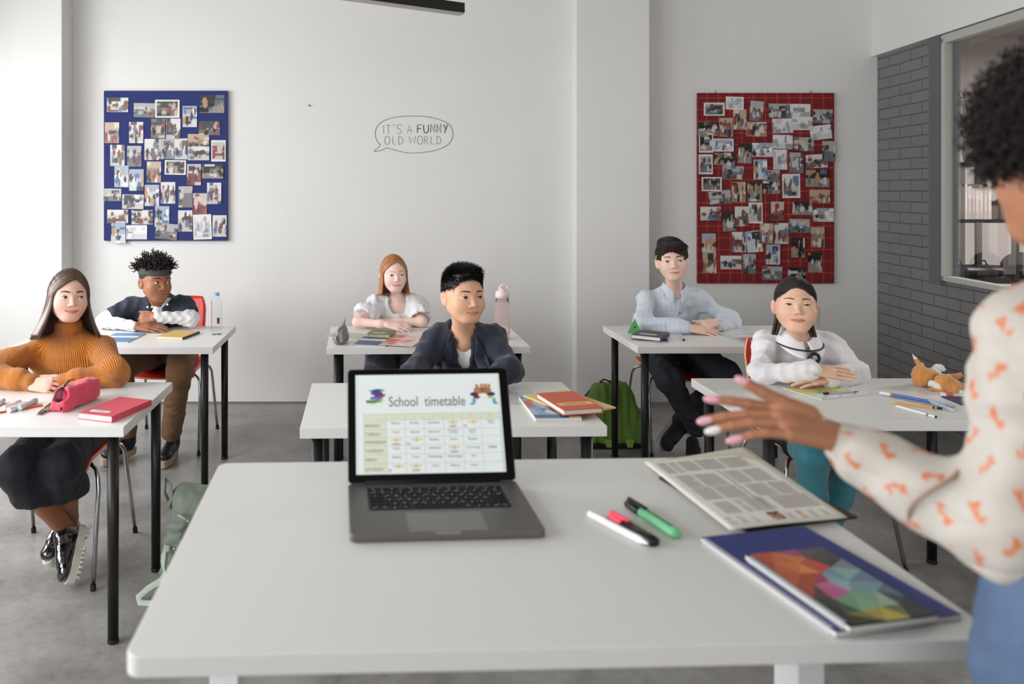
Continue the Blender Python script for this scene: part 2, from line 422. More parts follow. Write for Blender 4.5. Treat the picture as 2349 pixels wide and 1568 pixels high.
# ================= smooth-union solids -> surface nets (bodies, clothing, plush toy ...)
def axis_pts(segs):
    out = []; 
    for (a, b, h) in segs:
        n = max(1, int(round((b-a)/h)))
        out += list(np.linspace(a, b, n, endpoint=False))
    out.append(segs[-1][1]); return np.array(out, dtype=np.float32)
def fine_axis(lo, hi, coarse, zones):
    """coarse spacing with finer zones [(a,b,h)]"""
    out = [lo]
    while out[-1] < hi:
        x = out[-1]; h = coarse
        for (a, b, hh) in zones:
            if a-1e-6 <= x <= b: h = min(h, hh)
            elif x < a: h = min(h, max(hh, a-x)) if a-x < coarse else h
        out.append(x+h)
    return np.array(out, dtype=np.float32)
class Vol:
    def __init__(s, xs, ys, zs): s.ax = [np.asarray(a, dtype=np.float32) for a in (xs, ys, zs)]; s.F = np.full([len(a) for a in s.ax], .06, dtype=np.float32)
    def sl(s, lo, hi):
        r = []
        for i in range(3):
            a = max(0, int(np.searchsorted(s.ax[i], lo[i]))-1); b = min(len(s.ax[i]), int(np.searchsorted(s.ax[i], hi[i]))+1)
            if b-a < 1: return None
            r.append(slice(a, b))
        return tuple(r)
    def xyz(s, r):
        return s.ax[0][r[0]][:,None,None], s.ax[1][r[1]][None,:,None], s.ax[2][r[2]][None,None,:]
    def comb(s, r, d, op, k):
        f = s.F[r]
        if op == 'u':
            if k > 0:
                h = np.maximum(k-np.abs(f-d), 0)/k; s.F[r] = np.minimum(f, d)-h*h*k*.25
            else: s.F[r] = np.minimum(f, d)
        elif op == 's':
            d = -d
            if k > 0:
                h = np.maximum(k-np.abs(f-d), 0)/k; s.F[r] = np.maximum(f, d)+h*h*k*.25
            else: s.F[r] = np.maximum(f, d)
    def rc(s, p0, p1, r0, r1=None, k=.01, op='u', flat=None):
        if r1 is None: r1 = r0
        p0 = np.array(p0, dtype=np.float32); p1 = np.array(p1, dtype=np.float32); m = max(r0, r1)+max(k, .012)
        r = s.sl(np.minimum(p0, p1)-m, np.maximum(p0, p1)+m)
        if r is None: return
        X, Y, Z = s.xyz(r); d = p1-p0; L = float((d*d).sum())+1e-9
        px, py, pz = X-p0[0], Y-p0[1], Z-p0[2]
        t = np.clip((px*d[0]+py*d[1]+pz*d[2])/L, 0, 1)
        qx, qy, qz = px-t*d[0], py-t*d[1], pz-t*d[2]
        if flat is not None:
            a, fc = flat; a = np.array(a, dtype=np.float32); a /= np.linalg.norm(a)
            e = (qx*a[0]+qy*a[1]+qz*a[2])*(fc-1); qx, qy, qz = qx+e*a[0], qy+e*a[1], qz+e*a[2]
        s.comb(r, np.sqrt(qx*qx+qy*qy+qz*qz)-(r0+(r1-r0)*t), op, k)
    def el(s, c, rad, Rm=None, k=.01, op='u'):
        c = np.array(c, dtype=np.float32); rad = np.array(rad, dtype=np.float32); m = float(rad.max())+max(k, .012)
        r = s.sl(c-m, c+m)
        if r is None: return
        X, Y, Z = s.xyz(r); px, py, pz = X-c[0], Y-c[1], Z-c[2]
        if Rm is None: q = (px, py, pz)
        else: q = [px*Rm[0][j]+py*Rm[1][j]+pz*Rm[2][j] for j in range(3)]
        k0 = np.sqrt((q[0]/rad[0])**2+(q[1]/rad[1])**2+(q[2]/rad[2])**2)
        k1 = np.sqrt((q[0]/rad[0]**2)**2+(q[1]/rad[1]**2)**2+(q[2]/rad[2]**2)**2)+1e-6
        s.comb(r, k0*(k0-1)/k1, op, k)
    def box(s, c, half, Rm, r=.01, k=.01, op='u'):
        c = np.array(c, dtype=np.float32); m = float(np.linalg.norm(half))+max(k, .012); rg = s.sl(c-m, c+m)
        if rg is None: return
        X, Y, Z = s.xyz(rg); px, py, pz = X-c[0], Y-c[1], Z-c[2]
        q = [np.abs(px*Rm[0][j]+py*Rm[1][j]+pz*Rm[2][j])-(half[j]-r) for j in range(3)]
        o = np.sqrt(sum(np.maximum(a, 0)**2 for a in q))+np.minimum(np.maximum(np.maximum(q[0], q[1]), q[2]), 0)-r
        s.comb(rg, o, op, k)
    def cut(s, p, n, k=0):
        """remove everything on the side the normal points to"""
        X, Y, Z = s.xyz((slice(None),)*3); n = np.array(n, dtype=np.float32); n /= np.linalg.norm(n)
        d = (X-p[0])*n[0]+(Y-p[1])*n[1]+(Z-p[2])*n[2]
        s.comb((slice(None),)*3, -d, 's', k)
    def chain(s, pts, rs, k=.01, op='u', flat=None):
        for i in range(len(pts)-1): s.rc(pts[i], pts[i+1], rs[i], rs[i+1], k, op, flat)
    def sample(s, p):
        idx = [np.interp(p[i], s.ax[i], np.arange(len(s.ax[i]))) for i in range(3)]
        i0 = [min(int(v), len(s.ax[i])-2) for i, v in enumerate(idx)]; f = [idx[i]-i0[i] for i in range(3)]
        v = 0
        for a in (0,1):
            for b in (0,1):
                for c in (0,1):
                    v += s.F[i0[0]+a, i0[1]+b, i0[2]+c]*(f[0] if a else 1-f[0])*(f[1] if b else 1-f[1])*(f[2] if c else 1-f[2])
        return v
    def mesh(s):
        F = s.F; F[0] = F[-1] = .06; F[:,0] = F[:,-1] = .06; F[:,:,0] = F[:,:,-1] = .06
        S = F < 0; n = F.shape
        c = np.zeros((n[0]-1, n[1]-1, n[2]-1), dtype=np.int8)
        for a in (0,1):
            for b in (0,1):
                for d in (0,1): c += S[a:n[0]-1+a, b:n[1]-1+b, d:n[2]-1+d]
        idx = np.argwhere((c > 0) & (c < 8)).astype(np.int32)
        P = np.zeros((len(idx), 3), dtype=np.float64); cnt = np.zeros(len(idx))
        cor = [(a,b,d) for a in (0,1) for b in (0,1) for d in (0,1)]
        for a in cor:
            for axn in range(3):
                if a[axn] == 0:
                    b = list(a); b[axn] = 1
                    fa = F[idx[:,0]+a[0], idx[:,1]+a[1], idx[:,2]+a[2]]; fb = F[idx[:,0]+b[0], idx[:,1]+b[1], idx[:,2]+b[2]]
                    x = (fa < 0) != (fb < 0); t = np.where(x, fa/np.where(x, fa-fb, 1), 0)
                    for j in range(3): P[:,j] += np.where(x, a[j]+(t if j == axn else 0), 0)
                    cnt += x
        P /= cnt[:,None]; P += idx
        V = np.stack([np.interp(P[:,j], np.arange(n[j]), s.ax[j]) for j in range(3)], 1)
        im = np.full(c.shape, -1, dtype=np.int32); im[idx[:,0], idx[:,1], idx[:,2]] = np.arange(len(idx))
        Q = []
        for axn in range(3):
            o1, o2 = [(1,2),(2,0),(0,1)][axn]
            A = [slice(1, n[j]-1) for j in range(3)]; A[axn] = slice(0, n[axn]-1); B = list(A); B[axn] = slice(1, n[axn])
            sa = S[tuple(A)]; sb = S[tuple(B)]; e = np.argwhere(sa != sb).astype(np.int32)
            inside = sa[e[:,0], e[:,1], e[:,2]]
            for j in range(3):
                if j != axn: e[:,j] += 1
            def cell(d1, d2):
                q = e.copy(); q[:,o1] -= d1; q[:,o2] -= d2; return im[q[:,0], q[:,1], q[:,2]]
            q = np.stack([cell(1,1), cell(0,1), cell(0,0), cell(1,0)], 1)
            q[~inside] = q[~inside][:, ::-1]; Q.append(q)
        return V, np.concatenate(Q)
def vnormals(V, Q):
    a = V[Q[:,2]]-V[Q[:,0]]; b = V[Q[:,3]]-V[Q[:,1]]; n = np.cross(a, b); N = np.zeros_like(V)
    for j in range(4): np.add.at(N, Q[:,j], n)
    return N/(np.linalg.norm(N, axis=1)[:,None]+1e-12)
def relax(V, Q, it=2, w=.5):
    for _ in range(it):
        S = np.zeros_like(V); c = np.zeros(len(V))
        for j in range(4):
            np.add.at(S, Q[:,j], V[Q[:,(j+1) % 4]]+V[Q[:,(j+3) % 4]]); np.add.at(c, Q[:,j], 2)
        V = V*(1-w)+w*S/c[:,None]
    return V
def folds(V, N, amp, freq, seed, aniso=(1,1,1)):
    rs = np.random.RandomState(seed); P = V*np.array(aniso)*freq; d = np.zeros(len(V))
    wv = np.sin(P @ rs.randn(3)*.8+rs.rand()*6)*.9
    for o in range(7):
        k = rs.randn(3); k /= np.linalg.norm(k); f = 1.0*1.45**(o % 4)
        s_ = np.sin((P @ k)*f*6.28+wv*(1+.5*o)+rs.rand()*6.28)
        d += (1-2*np.abs(s_))*.6/f if o % 2 else s_/f
    q = (V*np.array(aniso)) @ rs.randn(3, 3)*freq*.9; w2 = np.sin(q[:,1]*1.7+wv*2); e = 1-np.abs(np.sin(q[:,0]*2.3+1.6*w2+wv))
    d -= 1.1*e**5*(.5+.5*np.sin(q[:,2]*1.3))
    return V+N*(d*amp*.42)[:,None]
def rib_corners(V, Q, bones):
    """bone chosen per face, value per corner, so ribs break cleanly at seams"""
    C = V[Q].mean(1); best = np.full(len(Q), 1e9); out = np.zeros((len(Q), 4, 3)); K = V[Q]
    for bn in bones:
        (p0, p1, ref, n, rad) = bn[:5]; p0, p1, ref = (np.array(q, dtype=float) for q in (p0, p1, ref)); d = p1-p0; L = np.linalg.norm(d); d /= L
        q = C-p0; t = np.clip(q @ d, 0, L); dist = np.linalg.norm(q-t[:,None]*d, axis=1)-rad
        a = ref-d*(ref @ d); a /= np.linalg.norm(a); b = np.cross(d, a); dist = dist+(1.0 if len(bn) > 5 else 0)*((q @ d) < (bn[5] if len(bn) > 5 else 0)); m = dist < best; best = np.where(m, dist, best)
        kk = K[m]-p0; u, v = kk @ a, kk @ b; h = np.sqrt(u*u+v*v)+1e-9; out[m] = np.stack([u/h, v/h, np.full(u.shape, n)], -1)
    return out.reshape(-1, 3)
def ribs(V, bones):
    """bones: (p0,p1,ref,n) -> per-vertex (cos,sin,n) around the nearest bone"""
    best = np.full(len(V), 1e9); out = np.zeros((len(V), 3))
    for (p0, p1, ref, n, rad) in bones:
        p0, p1, ref = (np.array(q, dtype=float) for q in (p0, p1, ref)); d = p1-p0; L = np.linalg.norm(d); d /= L
        q = V-p0; t = np.clip(q @ d, 0, L); dist = np.linalg.norm(q-t[:,None]*d, axis=1)-rad
        a = ref-d*(ref @ d); a /= np.linalg.norm(a); b = np.cross(d, a)
        u, v = q @ a, q @ b; h = np.sqrt(u*u+v*v)+1e-9
        m = dist < best; best = np.where(m, dist, best)
        out[m] = np.stack([u/h, v/h, np.full(len(V), n)], 1)[m]
    return out
def strand_mesh(P, rr, sides=3):
    N, S, _ = P.shape; T = np.gradient(P, axis=1); T /= np.linalg.norm(T, axis=2)[...,None]+1e-12
    a = np.cross(T, np.array([.31,.52,.79])); a /= np.linalg.norm(a, axis=2)[...,None]+1e-12; b = np.cross(T, a)
    V = []
    for j in range(sides):
        an = 2*math.pi*j/sides; V.append(P+(a*math.cos(an)+b*math.sin(an))*rr[...,None])
    V = np.stack(V, 2).reshape(-1, 3)
    base = (np.arange(N)[:,None,None]*S+np.arange(S-1)[None,:,None])*sides; j = np.arange(sides)[None,None,:]; j2 = (j+1) % sides
    Q = np.stack([base+j, base+j2, base+sides+j2, base+sides+j], -1).reshape(-1, 4)
    return V, Q
def rib_mat(name, rgb, dist=.003, rough=.85):
    m = mat(name, rgb, rough, sheen=.25, bump=0)
    nt = m.node_tree; b = nt.nodes['Principled BSDF']
    at_ = nt.nodes.new('ShaderNodeAttribute'); at_.attribute_name = 'rib'
    sp = nt.nodes.new('ShaderNodeSeparateXYZ'); nt.links.new(at_.outputs['Vector'], sp.inputs[0])
    def M(op, a, b_=None, c=None):
        n = nt.nodes.new('ShaderNodeMath'); n.operation = op
        for i, v in enumerate((a, b_, c)):
            if v is None: continue
            if isinstance(v, (int, float)): n.inputs[i].default_value = v
            else: nt.links.new(v, n.inputs[i])
        return n.outputs[0]
    th = M('ARCTAN2', sp.outputs[1], sp.outputs[0]); s1 = M('ABSOLUTE', M('SINE', M('MULTIPLY', M('MULTIPLY', th, sp.outputs[2]), .5)))
    tc = [n for n in nt.nodes if n.type == 'TEX_COORD'][0]
    nz = nt.nodes.new('ShaderNodeTexNoise'); nz.inputs['Scale'].default_value = 220; nt.links.new(tc.outputs['Object'], nz.inputs['Vector'])
    hgt = M('MULTIPLY_ADD', nz.outputs['Fac'], .25, s1)
    bp = nt.nodes.new('ShaderNodeBump'); bp.inputs['Distance'].default_value = dist; nt.links.new(hgt, bp.inputs['Height']); nt.links.new(bp.outputs['Normal'], b.inputs['Normal'])
    return m
# ================= figure builder
def skinmat(): return mat('skin', (200,160,140), .5, spec=.35, attr='Col', sub=.12, bump=.0003, bscale=400)
def npv(v): return np.array(v, dtype=float)
class Head:
    """local frame: -y face forward, +x viewer's right, z up, origin between the eyes' level and skull centre"""
    def __init__(s, eye_mid, yaw, pitch, roll, sc, rel=True):
        if rel: yaw -= math.degrees(math.atan2(eye_mid[0], eye_mid[1])); pitch -= math.degrees(math.atan2(HC-eye_mid[2], eye_mid[1]))*.8     # angles are given as seen from the camera
        Rm = (Matrix.Rotation(R(yaw), 3, 'Z') @ Matrix.Rotation(R(pitch), 3, 'X') @ Matrix.Rotation(R(roll), 3, 'Y'))
        s.R = np.array(Rm); s.s = sc; s.o = npv(eye_mid)-s.R @ (npv((0,-.078,0))*sc)
    def w(s, p):
        q = npv(p); q[2] = q[2]*(.915 if q[2] < 0 else 1.0); return s.o+s.R @ (q*s.s)
    def loc(s, V):
        L = ((V-s.o) @ s.R)/s.s; L[:,2] = np.where(L[:,2] < 0, L[:,2]/.915, L[:,2]); return L
def add_head(v, H, jaw=1.0, nose=1.0, lip=1.0, cheek=1.0, eyeopen=1.0, smile=0, mouth=0, ears=True, chin=1.0, noseW=1.0, flat=0):
    s = H.s; w = H.w
    def E(c, r, k=.01, op='u', rot=None):
        Rm = H.R if rot is None else H.R @ np.array(rot)
        v.el(w(c), [q*s for q in r], Rm, k*s, op)
    def C(a, b, r0, r1=None, k=.008, op='u'): v.rc(w(a), w(b), r0*s, (r1 or r0)*s, k*s, op)
    E((0,.014,.030), (.0725,.093,.080), .01)
    E((0,-.020,-.012), (.0655*(.5+.5*jaw),.064,.080), .03)
    E((0,-.034,-.052), (.050*jaw,.045,.050), .03)
    E((0,-.062,-.092*chin), (.023*jaw,.017,.017), .026)
    for sx in (-1, 1):
        C((sx*.050*jaw,.000,-.050), (sx*.019*jaw,-.050,-.094*chin), .014, .012, .030)
        E((sx*.034,-.054,-.034), (.025*cheek,.020*cheek,.024), .030)
        C((sx*.010,-.0785,.021), (sx*.046,-.060,.020), .008, .007, .018)
    for sx in (-1, 1): E((sx*.0325,-.0965,.001), (.0165,.013,.0105), .014, 's')
    # nose
    C((0,-.0795,.006), (0,-.0975+flat*.008,-.028), .0060, .0080, .010); E((0,-.0985+flat*.005,-.032), (.0095*noseW,.0092,.0085), .006)
    for sx in (-1, 1):
        E((sx*.0110*noseW,-.0895,-.0365), (.0068,.0085,.0060), .005); E((sx*.0060*noseW,-.0985+flat*.005,-.0415), (.0028,.0034,.0024), .002, 's')
    # mouth
    E((0,-.0625,-.066), (.029,.0185,.019), .014)
    m = .0050*smile; g = .0018*mouth; zl = -.0655; wd = 1+.12*smile; FW = .0028
    up = [(-.0245*wd,-.0705,zl+m), (-.0165*wd,-.0780,zl+.0013+m*.5), (-.0075,-.0828,zl+.0030+m*.1), (0,-.0836,zl+.0024), (.0075,-.0828,zl+.0030+m*.1), (.0165*wd,-.0780,zl+.0013+m*.5), (.0245*wd,-.0705,zl+m)]
    lo = [(-.0225*wd,-.0715,zl-.0012+m), (-.012,-.0795,zl-.0040-g), (0,-.0822,zl-.0050-g), (.012,-.0795,zl-.0040-g), (.0225*wd,-.0715,zl-.0012+m)]
    up = [(a, b-FW, c) for a, b, c in up]; lo = [(a, b-FW, c) for a, b, c in lo]; gl0 = FW
    for i in range(6): C(up[i], up[i+1], (.0016,.0026,.0031,.0029,.0031,.0026,.0016)[i]*lip, (.0026,.0031,.0029,.0031,.0026,.0016)[i]*lip, .003)
    for i in range(4): C(lo[i], lo[i+1], (.0018,.0035,.0041,.0035)[i]*lip, (.0035,.0041,.0035,.0018)[i]*lip, .003)
    gl = [(-.0240*wd,-.0735,zl-.0006+m), (-.0160*wd,-.0812,zl-.0010+m*.5), (-.007,-.0866,zl-.0014), (0,-.0872,zl-.0020), (.007,-.0866,zl-.0014), (.0160*wd,-.0812,zl-.0010+m*.5), (.0240*wd,-.0735,zl-.0006+m)]
    gl = [(a, b-FW, c) for a, b, c in gl]
    for i in range(6):
        r_ = .0011+.0022*mouth*(1 if i in (2,3) else .4 if i in (1,4) else 0); C(gl[i], gl[i+1], r_, r_, .0012, 's')
    # ears
    if ears:
        for sx in (-1, 1):
            ro = Matrix.Rotation(R(sx*-30), 3, 'Z') @ Matrix.Rotation(R(-10), 3, 'X')
            E((sx*.0785,.014,-.010), (.0068,.0175,.0300), .004, 'u', ro); C((sx*.071,.008,-.030), (sx*.074,.006,.004), .008, .007, .008)
            E((sx*.0865,.008,-.006), (.0060,.0098,.0170), .004, 's', ro)
    # lids with an almond opening
    for sx in (-1, 1):
        c = (sx*.0325,-.0715,0); E(c, (.0140,.0140,.0138), .003)
        E((sx*.0325,-.0885,.0003-.0006*smile), (.0142,.0145,.0052*eyeopen), .0010, 's', Matrix.Rotation(R(sx*-4), 3, 'Y'))
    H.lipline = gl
    s2 = H
    H.up, H.lo = up, lo; H.eyeopen = eyeopen; H.liprad = lip
def head_color(V, H, skin, lipc, blush=.25, extra=None):
    L = H.loc(V); c = np.tile(np.array(lin(skin)), (len(V), 1)); lc = np.array(lin(lipc))
    def segd(a, b):
        a, b = npv(a)[[0,2]], npv(b)[[0,2]]; d = b-a; q = L[:,[0,2]]-a; t = np.clip((q @ d)/(d @ d), 0, 1); return np.linalg.norm(q-t[:,None]*d, axis=1)+(L[:,1] > -.055)
    d = np.full(len(V), 1.0)
    for P_, r in ((H.up, (.0014,.0026,.0031,.0029,.0031,.0026,.0014)), (H.lo, (.0014,.0034,.0040,.0034,.0014))):
        for i in range(len(P_)-1): d = np.minimum(d, segd(P_[i], P_[i+1])-(r[i]+r[i+1])/2*H.liprad)
    m = np.clip(1-(d-.0002)/.0012, 0, 1)*(np.abs(L[:,0]) < .030)
    c = c*(1-m[:,None]*.75)+lc*m[:,None]*.75
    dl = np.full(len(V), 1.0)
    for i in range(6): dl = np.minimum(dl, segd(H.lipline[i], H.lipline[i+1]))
    ml = np.clip(1-(dl-.0012)/.0012, 0, 1)[:,None]*.55; c = c*(1-ml)+lc*np.array((.35,.25,.25))*ml  # darker inner lip red, with the crease's shade painted into the colour
    red = np.array((1.12,.78,.74))
    for (p, r, a) in (((-.040,-.055,-.036), .018, blush), ((.040,-.055,-.036), .018, blush), ((0,-.10,-.034), .010, blush*.7), ((-.078,.012,-.012), .022, blush*.9), ((.078,.012,-.012), .022, blush*.9)):
        g = a*np.exp(-(((L-npv(p))**2).sum(1))/(r*r)); c *= (1-g[:,None])+g[:,None]*red
    if extra: c = extra(L, c)
    return np.clip(c, 0, 1)
def surf_y(v, H, x, z):
    for i in range(240):
        y = -.13+i*.0005; p = H.w((x, y, z))
        if v.sample(p) < 0: return y
    return -.07
def face_parts(v, H, body, off, browc, irisc, gaze, brow=(.0026,.0030), browup=0, lash=.0009, teeth=False):
    s = H.s
    wm = mat('eye_white', (206,200,196), .25); im = mat('iris_%d' % irisc[0], irisc, .2); pm = mat('pupil', (8,8,8), .1); bm = mat('brow_%d_%d' % (browc[0], browc[1]), browc, .8)
    gz = npv((math.sin(R(gaze[0])), -math.cos(R(gaze[0]))*math.cos(R(gaze[1])), math.sin(R(gaze[1])))); gz /= np.linalg.norm(gz)
    gw = H.R @ gz
    for sx in (-1, 1):
        c = H.w((sx*.0325,-.0715,0))
        z = Vector(gw); x = z.orthogonal().normalized(); y = z.cross(x)
        M = Matrix(((x[0],y[0],z[0],c[0]),(x[1],y[1],z[1],c[1]),(x[2],y[2],z[2],c[2]),(0,0,0,1)))
        r = .0125*s; mb = MB()
        for (a0, a1, st, mi) in ((0.1,11,3,2),(11,30,4,1),(30,120,10,0)):
            pr = [(r*math.sin(R(a0+(a1-a0)*i/st)), r*math.cos(R(a0+(a1-a0)*i/st))) for i in range(st+1)]
            mb.mi(mi); 
            vs = []; n = 28
            for (rr, zz) in pr:
                for j in range(n): vs.append(M @ Vector((rr*math.cos(2*math.pi*j/n), rr*math.sin(2*math.pi*j/n), zz)))
            mb.add(vs, [(i*n+j, (i+1)*n+j, (i+1)*n+(j+1) % n, i*n+(j+1) % n) for i in range(st) for j in range(n)])
        mb.build('eye', [wm, im, pm], body, smooth=True, off=off)
        # upper lash line along the lid opening
        pts = []
        for i in range(9):
            t = -1+2*i/8; x = sx*.0325+t*.0128; z = .0050*H.eyeopen*math.sqrt(max(0, 1-t*t))+.0003+.0009*t*sx
            pts.append(H.w((x, surf_y(v, H, x, z+.0006)-.0004, z+.0003)))
        MB().tube(pts, [lash*s*(.5+.7*math.sin(math.pi*(i+.6)/9.2)) for i in range(9)], 6).build('eyelash', mat('lash', (26,20,18), .8), body, smooth=True, off=off)
        pts = []
        for i in range(8):
            t = i/7; x = sx*(.0140+.034*t); z = .0215+browup+.0048*math.sin(math.pi*t*.8)-.0022*t
            pts.append(H.w((x, surf_y(v, H, x, z)-.0002, z)))
        MB().tube(pts, [brow[0]*s*(.75+.5*math.sin(.4+2.2*i/7))*(1-.55*(i/7)**2) for i in range(8)], 6, flat=1.0).build('eyebrow', bm, body, smooth=True, off=off)
    if teeth:
        mb = MB(); mb.tube([H.w((x_, -.0815+abs(x_)*.35, -.0645)) for x_ in (-.011,-.006,0,.006,.011)], .0022*s, 8); mb.build('teeth', mat('teeth', (232,226,214), .3), body, smooth=True, off=off)
def hand(v, W, d, up, thumb, s=1.0, curl=(12,20,15), spread=4, tcurl=0, tout=35, k=.0025, fl=1.0, tdir=None):
    """W wrist, d towards the fingertips, up = back of the hand, thumb = +1/-1 side along cross(d,up)"""
    W, d, up = npv(W), npv(d), npv(up); d /= np.linalg.norm(d); up = up-d*(up @ d); up /= np.linalg.norm(up); lat = np.cross(d, up)*thumb
    tips = []
    kn = []
    for i in range(4):
        o = (1.5-i)*.0188*s                     # index nearest the thumb
        kn.append(W+d*(.082,.086,.083,.076)[i]*s+lat*o-up*(.0,.0,.001,.004)[i]*s)
    for i in range(4):
        v.rc(W+lat*(1.5-i)*.010*s, kn[i], .0135*s, .0095*s, .010*s)
    v.rc(W+d*.03*s, W+d*.065*s, .0185*s, .020*s, .012*s, flat=(up, 1.55))
    for i in range(4):
        L = [(.038,.024,.020),(.043,.027,.021),(.040,.026,.021),(.031,.019,.018)][i]; a = 0; p = kn[i]; r = (.0082,.0084,.0080,.0070)[i]*s
        sp = R(spread*(1.5-i)); cu = curl[i] if isinstance(curl[0], (list, tuple)) else curl
        for j in range(3):
            a += cu[j]; dd = d*math.cos(R(a))-up*math.sin(R(a)); dd = dd*math.cos(sp)+lat*math.sin(sp)
            q = p+dd*L[j]*s*fl; v.rc(p, q, r, r*.92, k*s); p = q; r *= .92
        tips.append((p, dd, r))
    t0 = W+d*.022*s+lat*.020*s-up*.004*s; ta = R(tout); td = d*math.cos(ta)+lat*math.sin(ta)-up*.25; td = td if tdir is None else npv(tdir); td /= np.linalg.norm(td); t0 = t0+(up*.014*s+d*.020*s if tdir else 0)
    t1 = t0+td*.040*s; td2 = td*math.cos(R(tcurl))+(d*.9-lat*.4)*math.sin(R(tcurl)); td2 /= np.linalg.norm(td2); t2 = t1+td2*.030*s; t3 = t2+td2*.024*s
    v.rc(t0, t1, .0150*s, .0108*s, .010*s); v.rc(t1, t2, .0100*s, .0092*s, .003*s); v.rc(t2, t3, .0092*s, .0078*s, .002*s)
    tips.append((t3, td2, .0078*s))
    return tips
def torso(v, J, add=0, k=.04, belly=1.0):
    n, p = npv(J['neck']), npv(J['hip']); sl, sr = npv(J['shL']), npv(J['shR']); mid = (sl+sr)/2; lat = sr-sl; W = np.linalg.norm(lat); lat /= W
    up = n-p; up /= np.linalg.norm(up); fw = np.cross(up, lat); Rm = np.stack([lat, np.cross(up, lat), up], 1)
    # columns: x=lat, y, z=up
    ch = mid-up*.10; hgt = np.linalg.norm(n-p)
    v.el(ch+up*.01, (W*.5+.004+add, .088+add, .145+add), Rm, k); v.el(mid*.45+p*.55, (W*.40+add)*np.array((1,1,1))*(1, (.090+add)/(W*.40+add)*belly, (hgt*.34+add)/(W*.40+add)), Rm, k)
    v.el(p, (W*.46+add, .105+add, .10+add), Rm, k)
    for q in (sl, sr): v.rc(n-up*.006, q-up*.012, .026+add, .028+add, .035); v.rc(q-up*.012, q-up*.05, .036+add, .036+add, .03)
    return up, lat, Rm
def bodymesh(name, v, col, root, off, m=None, rel=1, fold=None, rib=None, parent=None):
    V, Q = v.mesh()
    if rel: V = relax(V, Q, rel)
    if fold: V = folds(V, vnormals(V, Q), *fold)
    c = None
    if callable(col): c = col(V)
    elif col is not None: c = col
    return add_mesh(name, V, Q, m, parent or root, True, col=c, vec=rib_corners(V, Q, rib) if rib else None, off=off)
def grid_for(pts, m, h, zones=([],[],[])):
    P_ = np.array([list(p) for p in pts]); lo, hi = P_.min(0)-m, P_.max(0)+m
    return Vol(*[fine_axis(lo[i], hi[i], h, zones[i]) for i in range(3)])
def limb(v, pts, rs, k=.02): v.chain([npv(p) for p in pts], rs, k)
def make_body(J, H, skin, lipc, rad=1.0, hands=(None, None), hs=1.0, fineh=.0017, legs=True, handh=.003, extra=None, blush=.25, hx=None, slv=0, **hk):
    """one continuous skin surface: head, neck, trunk, arms, hands, legs"""
    c = H.o; r = .118*H.s
    pts = [J[k] for k in J]; pts = [p for k, p in J.items() if k != 'toes']+[c+r, c-r]
    for hd in hands:
        if hd: dd_ = npv(hd['d']); pts.append(npv(hd['W'])+dd_/np.linalg.norm(dd_)*.10)
    zs = [[(c[i]-r, c[i]+r, fineh)] for i in range(3)]
    hz = [npv(J['wrL']), npv(J['wrR'])]
    for i in range(3):
        for q in hz: zs[i].append((q[i]-.03, q[i]+.03, .007))
    if hx:
        for (lo, hi, h) in hx:
            for i in range(3): zs[i].append((lo[i], hi[i], h))
    v = grid_for(pts, .15, .011, zs)
    torso(v, J, -.022)
    v.rc(J['neck'], H.w((0,.018,-.060)), .044*rad, .044*rad*H.s, .02); v.rc(npv(J['neck'])-npv((0,0,.03)), J['neck'], .055*rad, .047*rad, .03)
    for a in 'LR':
        r0, r1 = ((.018, .022) if slv else (.040, .035)); S_, E_, W_ = npv(J['sh'+a])-npv((0,0,.012)), npv(J['el'+a]), npv(J['wr'+a])
        limb(v, (S_, E_), (r0*rad, r1*rad)); limb(v, (E_, E_*.25+W_*.75), (r1*rad, (.021 if slv else .026)*rad)); limb(v, (E_*.25+W_*.75, W_), ((.021 if slv else .026)*rad, .0235*rad*(.6+.4*hs)))
        if legs and 'kn'+a in J:
            limb(v, (J['hip'+a], J['kn'+a]), (.068*rad, .048*rad)); limb(v, (J['kn'+a], J['an'+a]), (.046*rad, .030*rad))
    tips = []
    for hd in hands:
        if hd: tips.append(hand(v, **hd))
    add_head(v, H, **hk)
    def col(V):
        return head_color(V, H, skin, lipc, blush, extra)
    return v, col, tips
def hand_zones(J, hands, h, reach=.19):
    out = []
    for hd in hands:
        if hd:
            W = npv(hd['W']); d = npv(hd['d']); d /= np.linalg.norm(d); a, b = W-d*.02, W+d*reach*hd.get('s', 1)
            out.append((np.minimum(a, b)-.05, np.maximum(a, b)+.05, h))
    return out
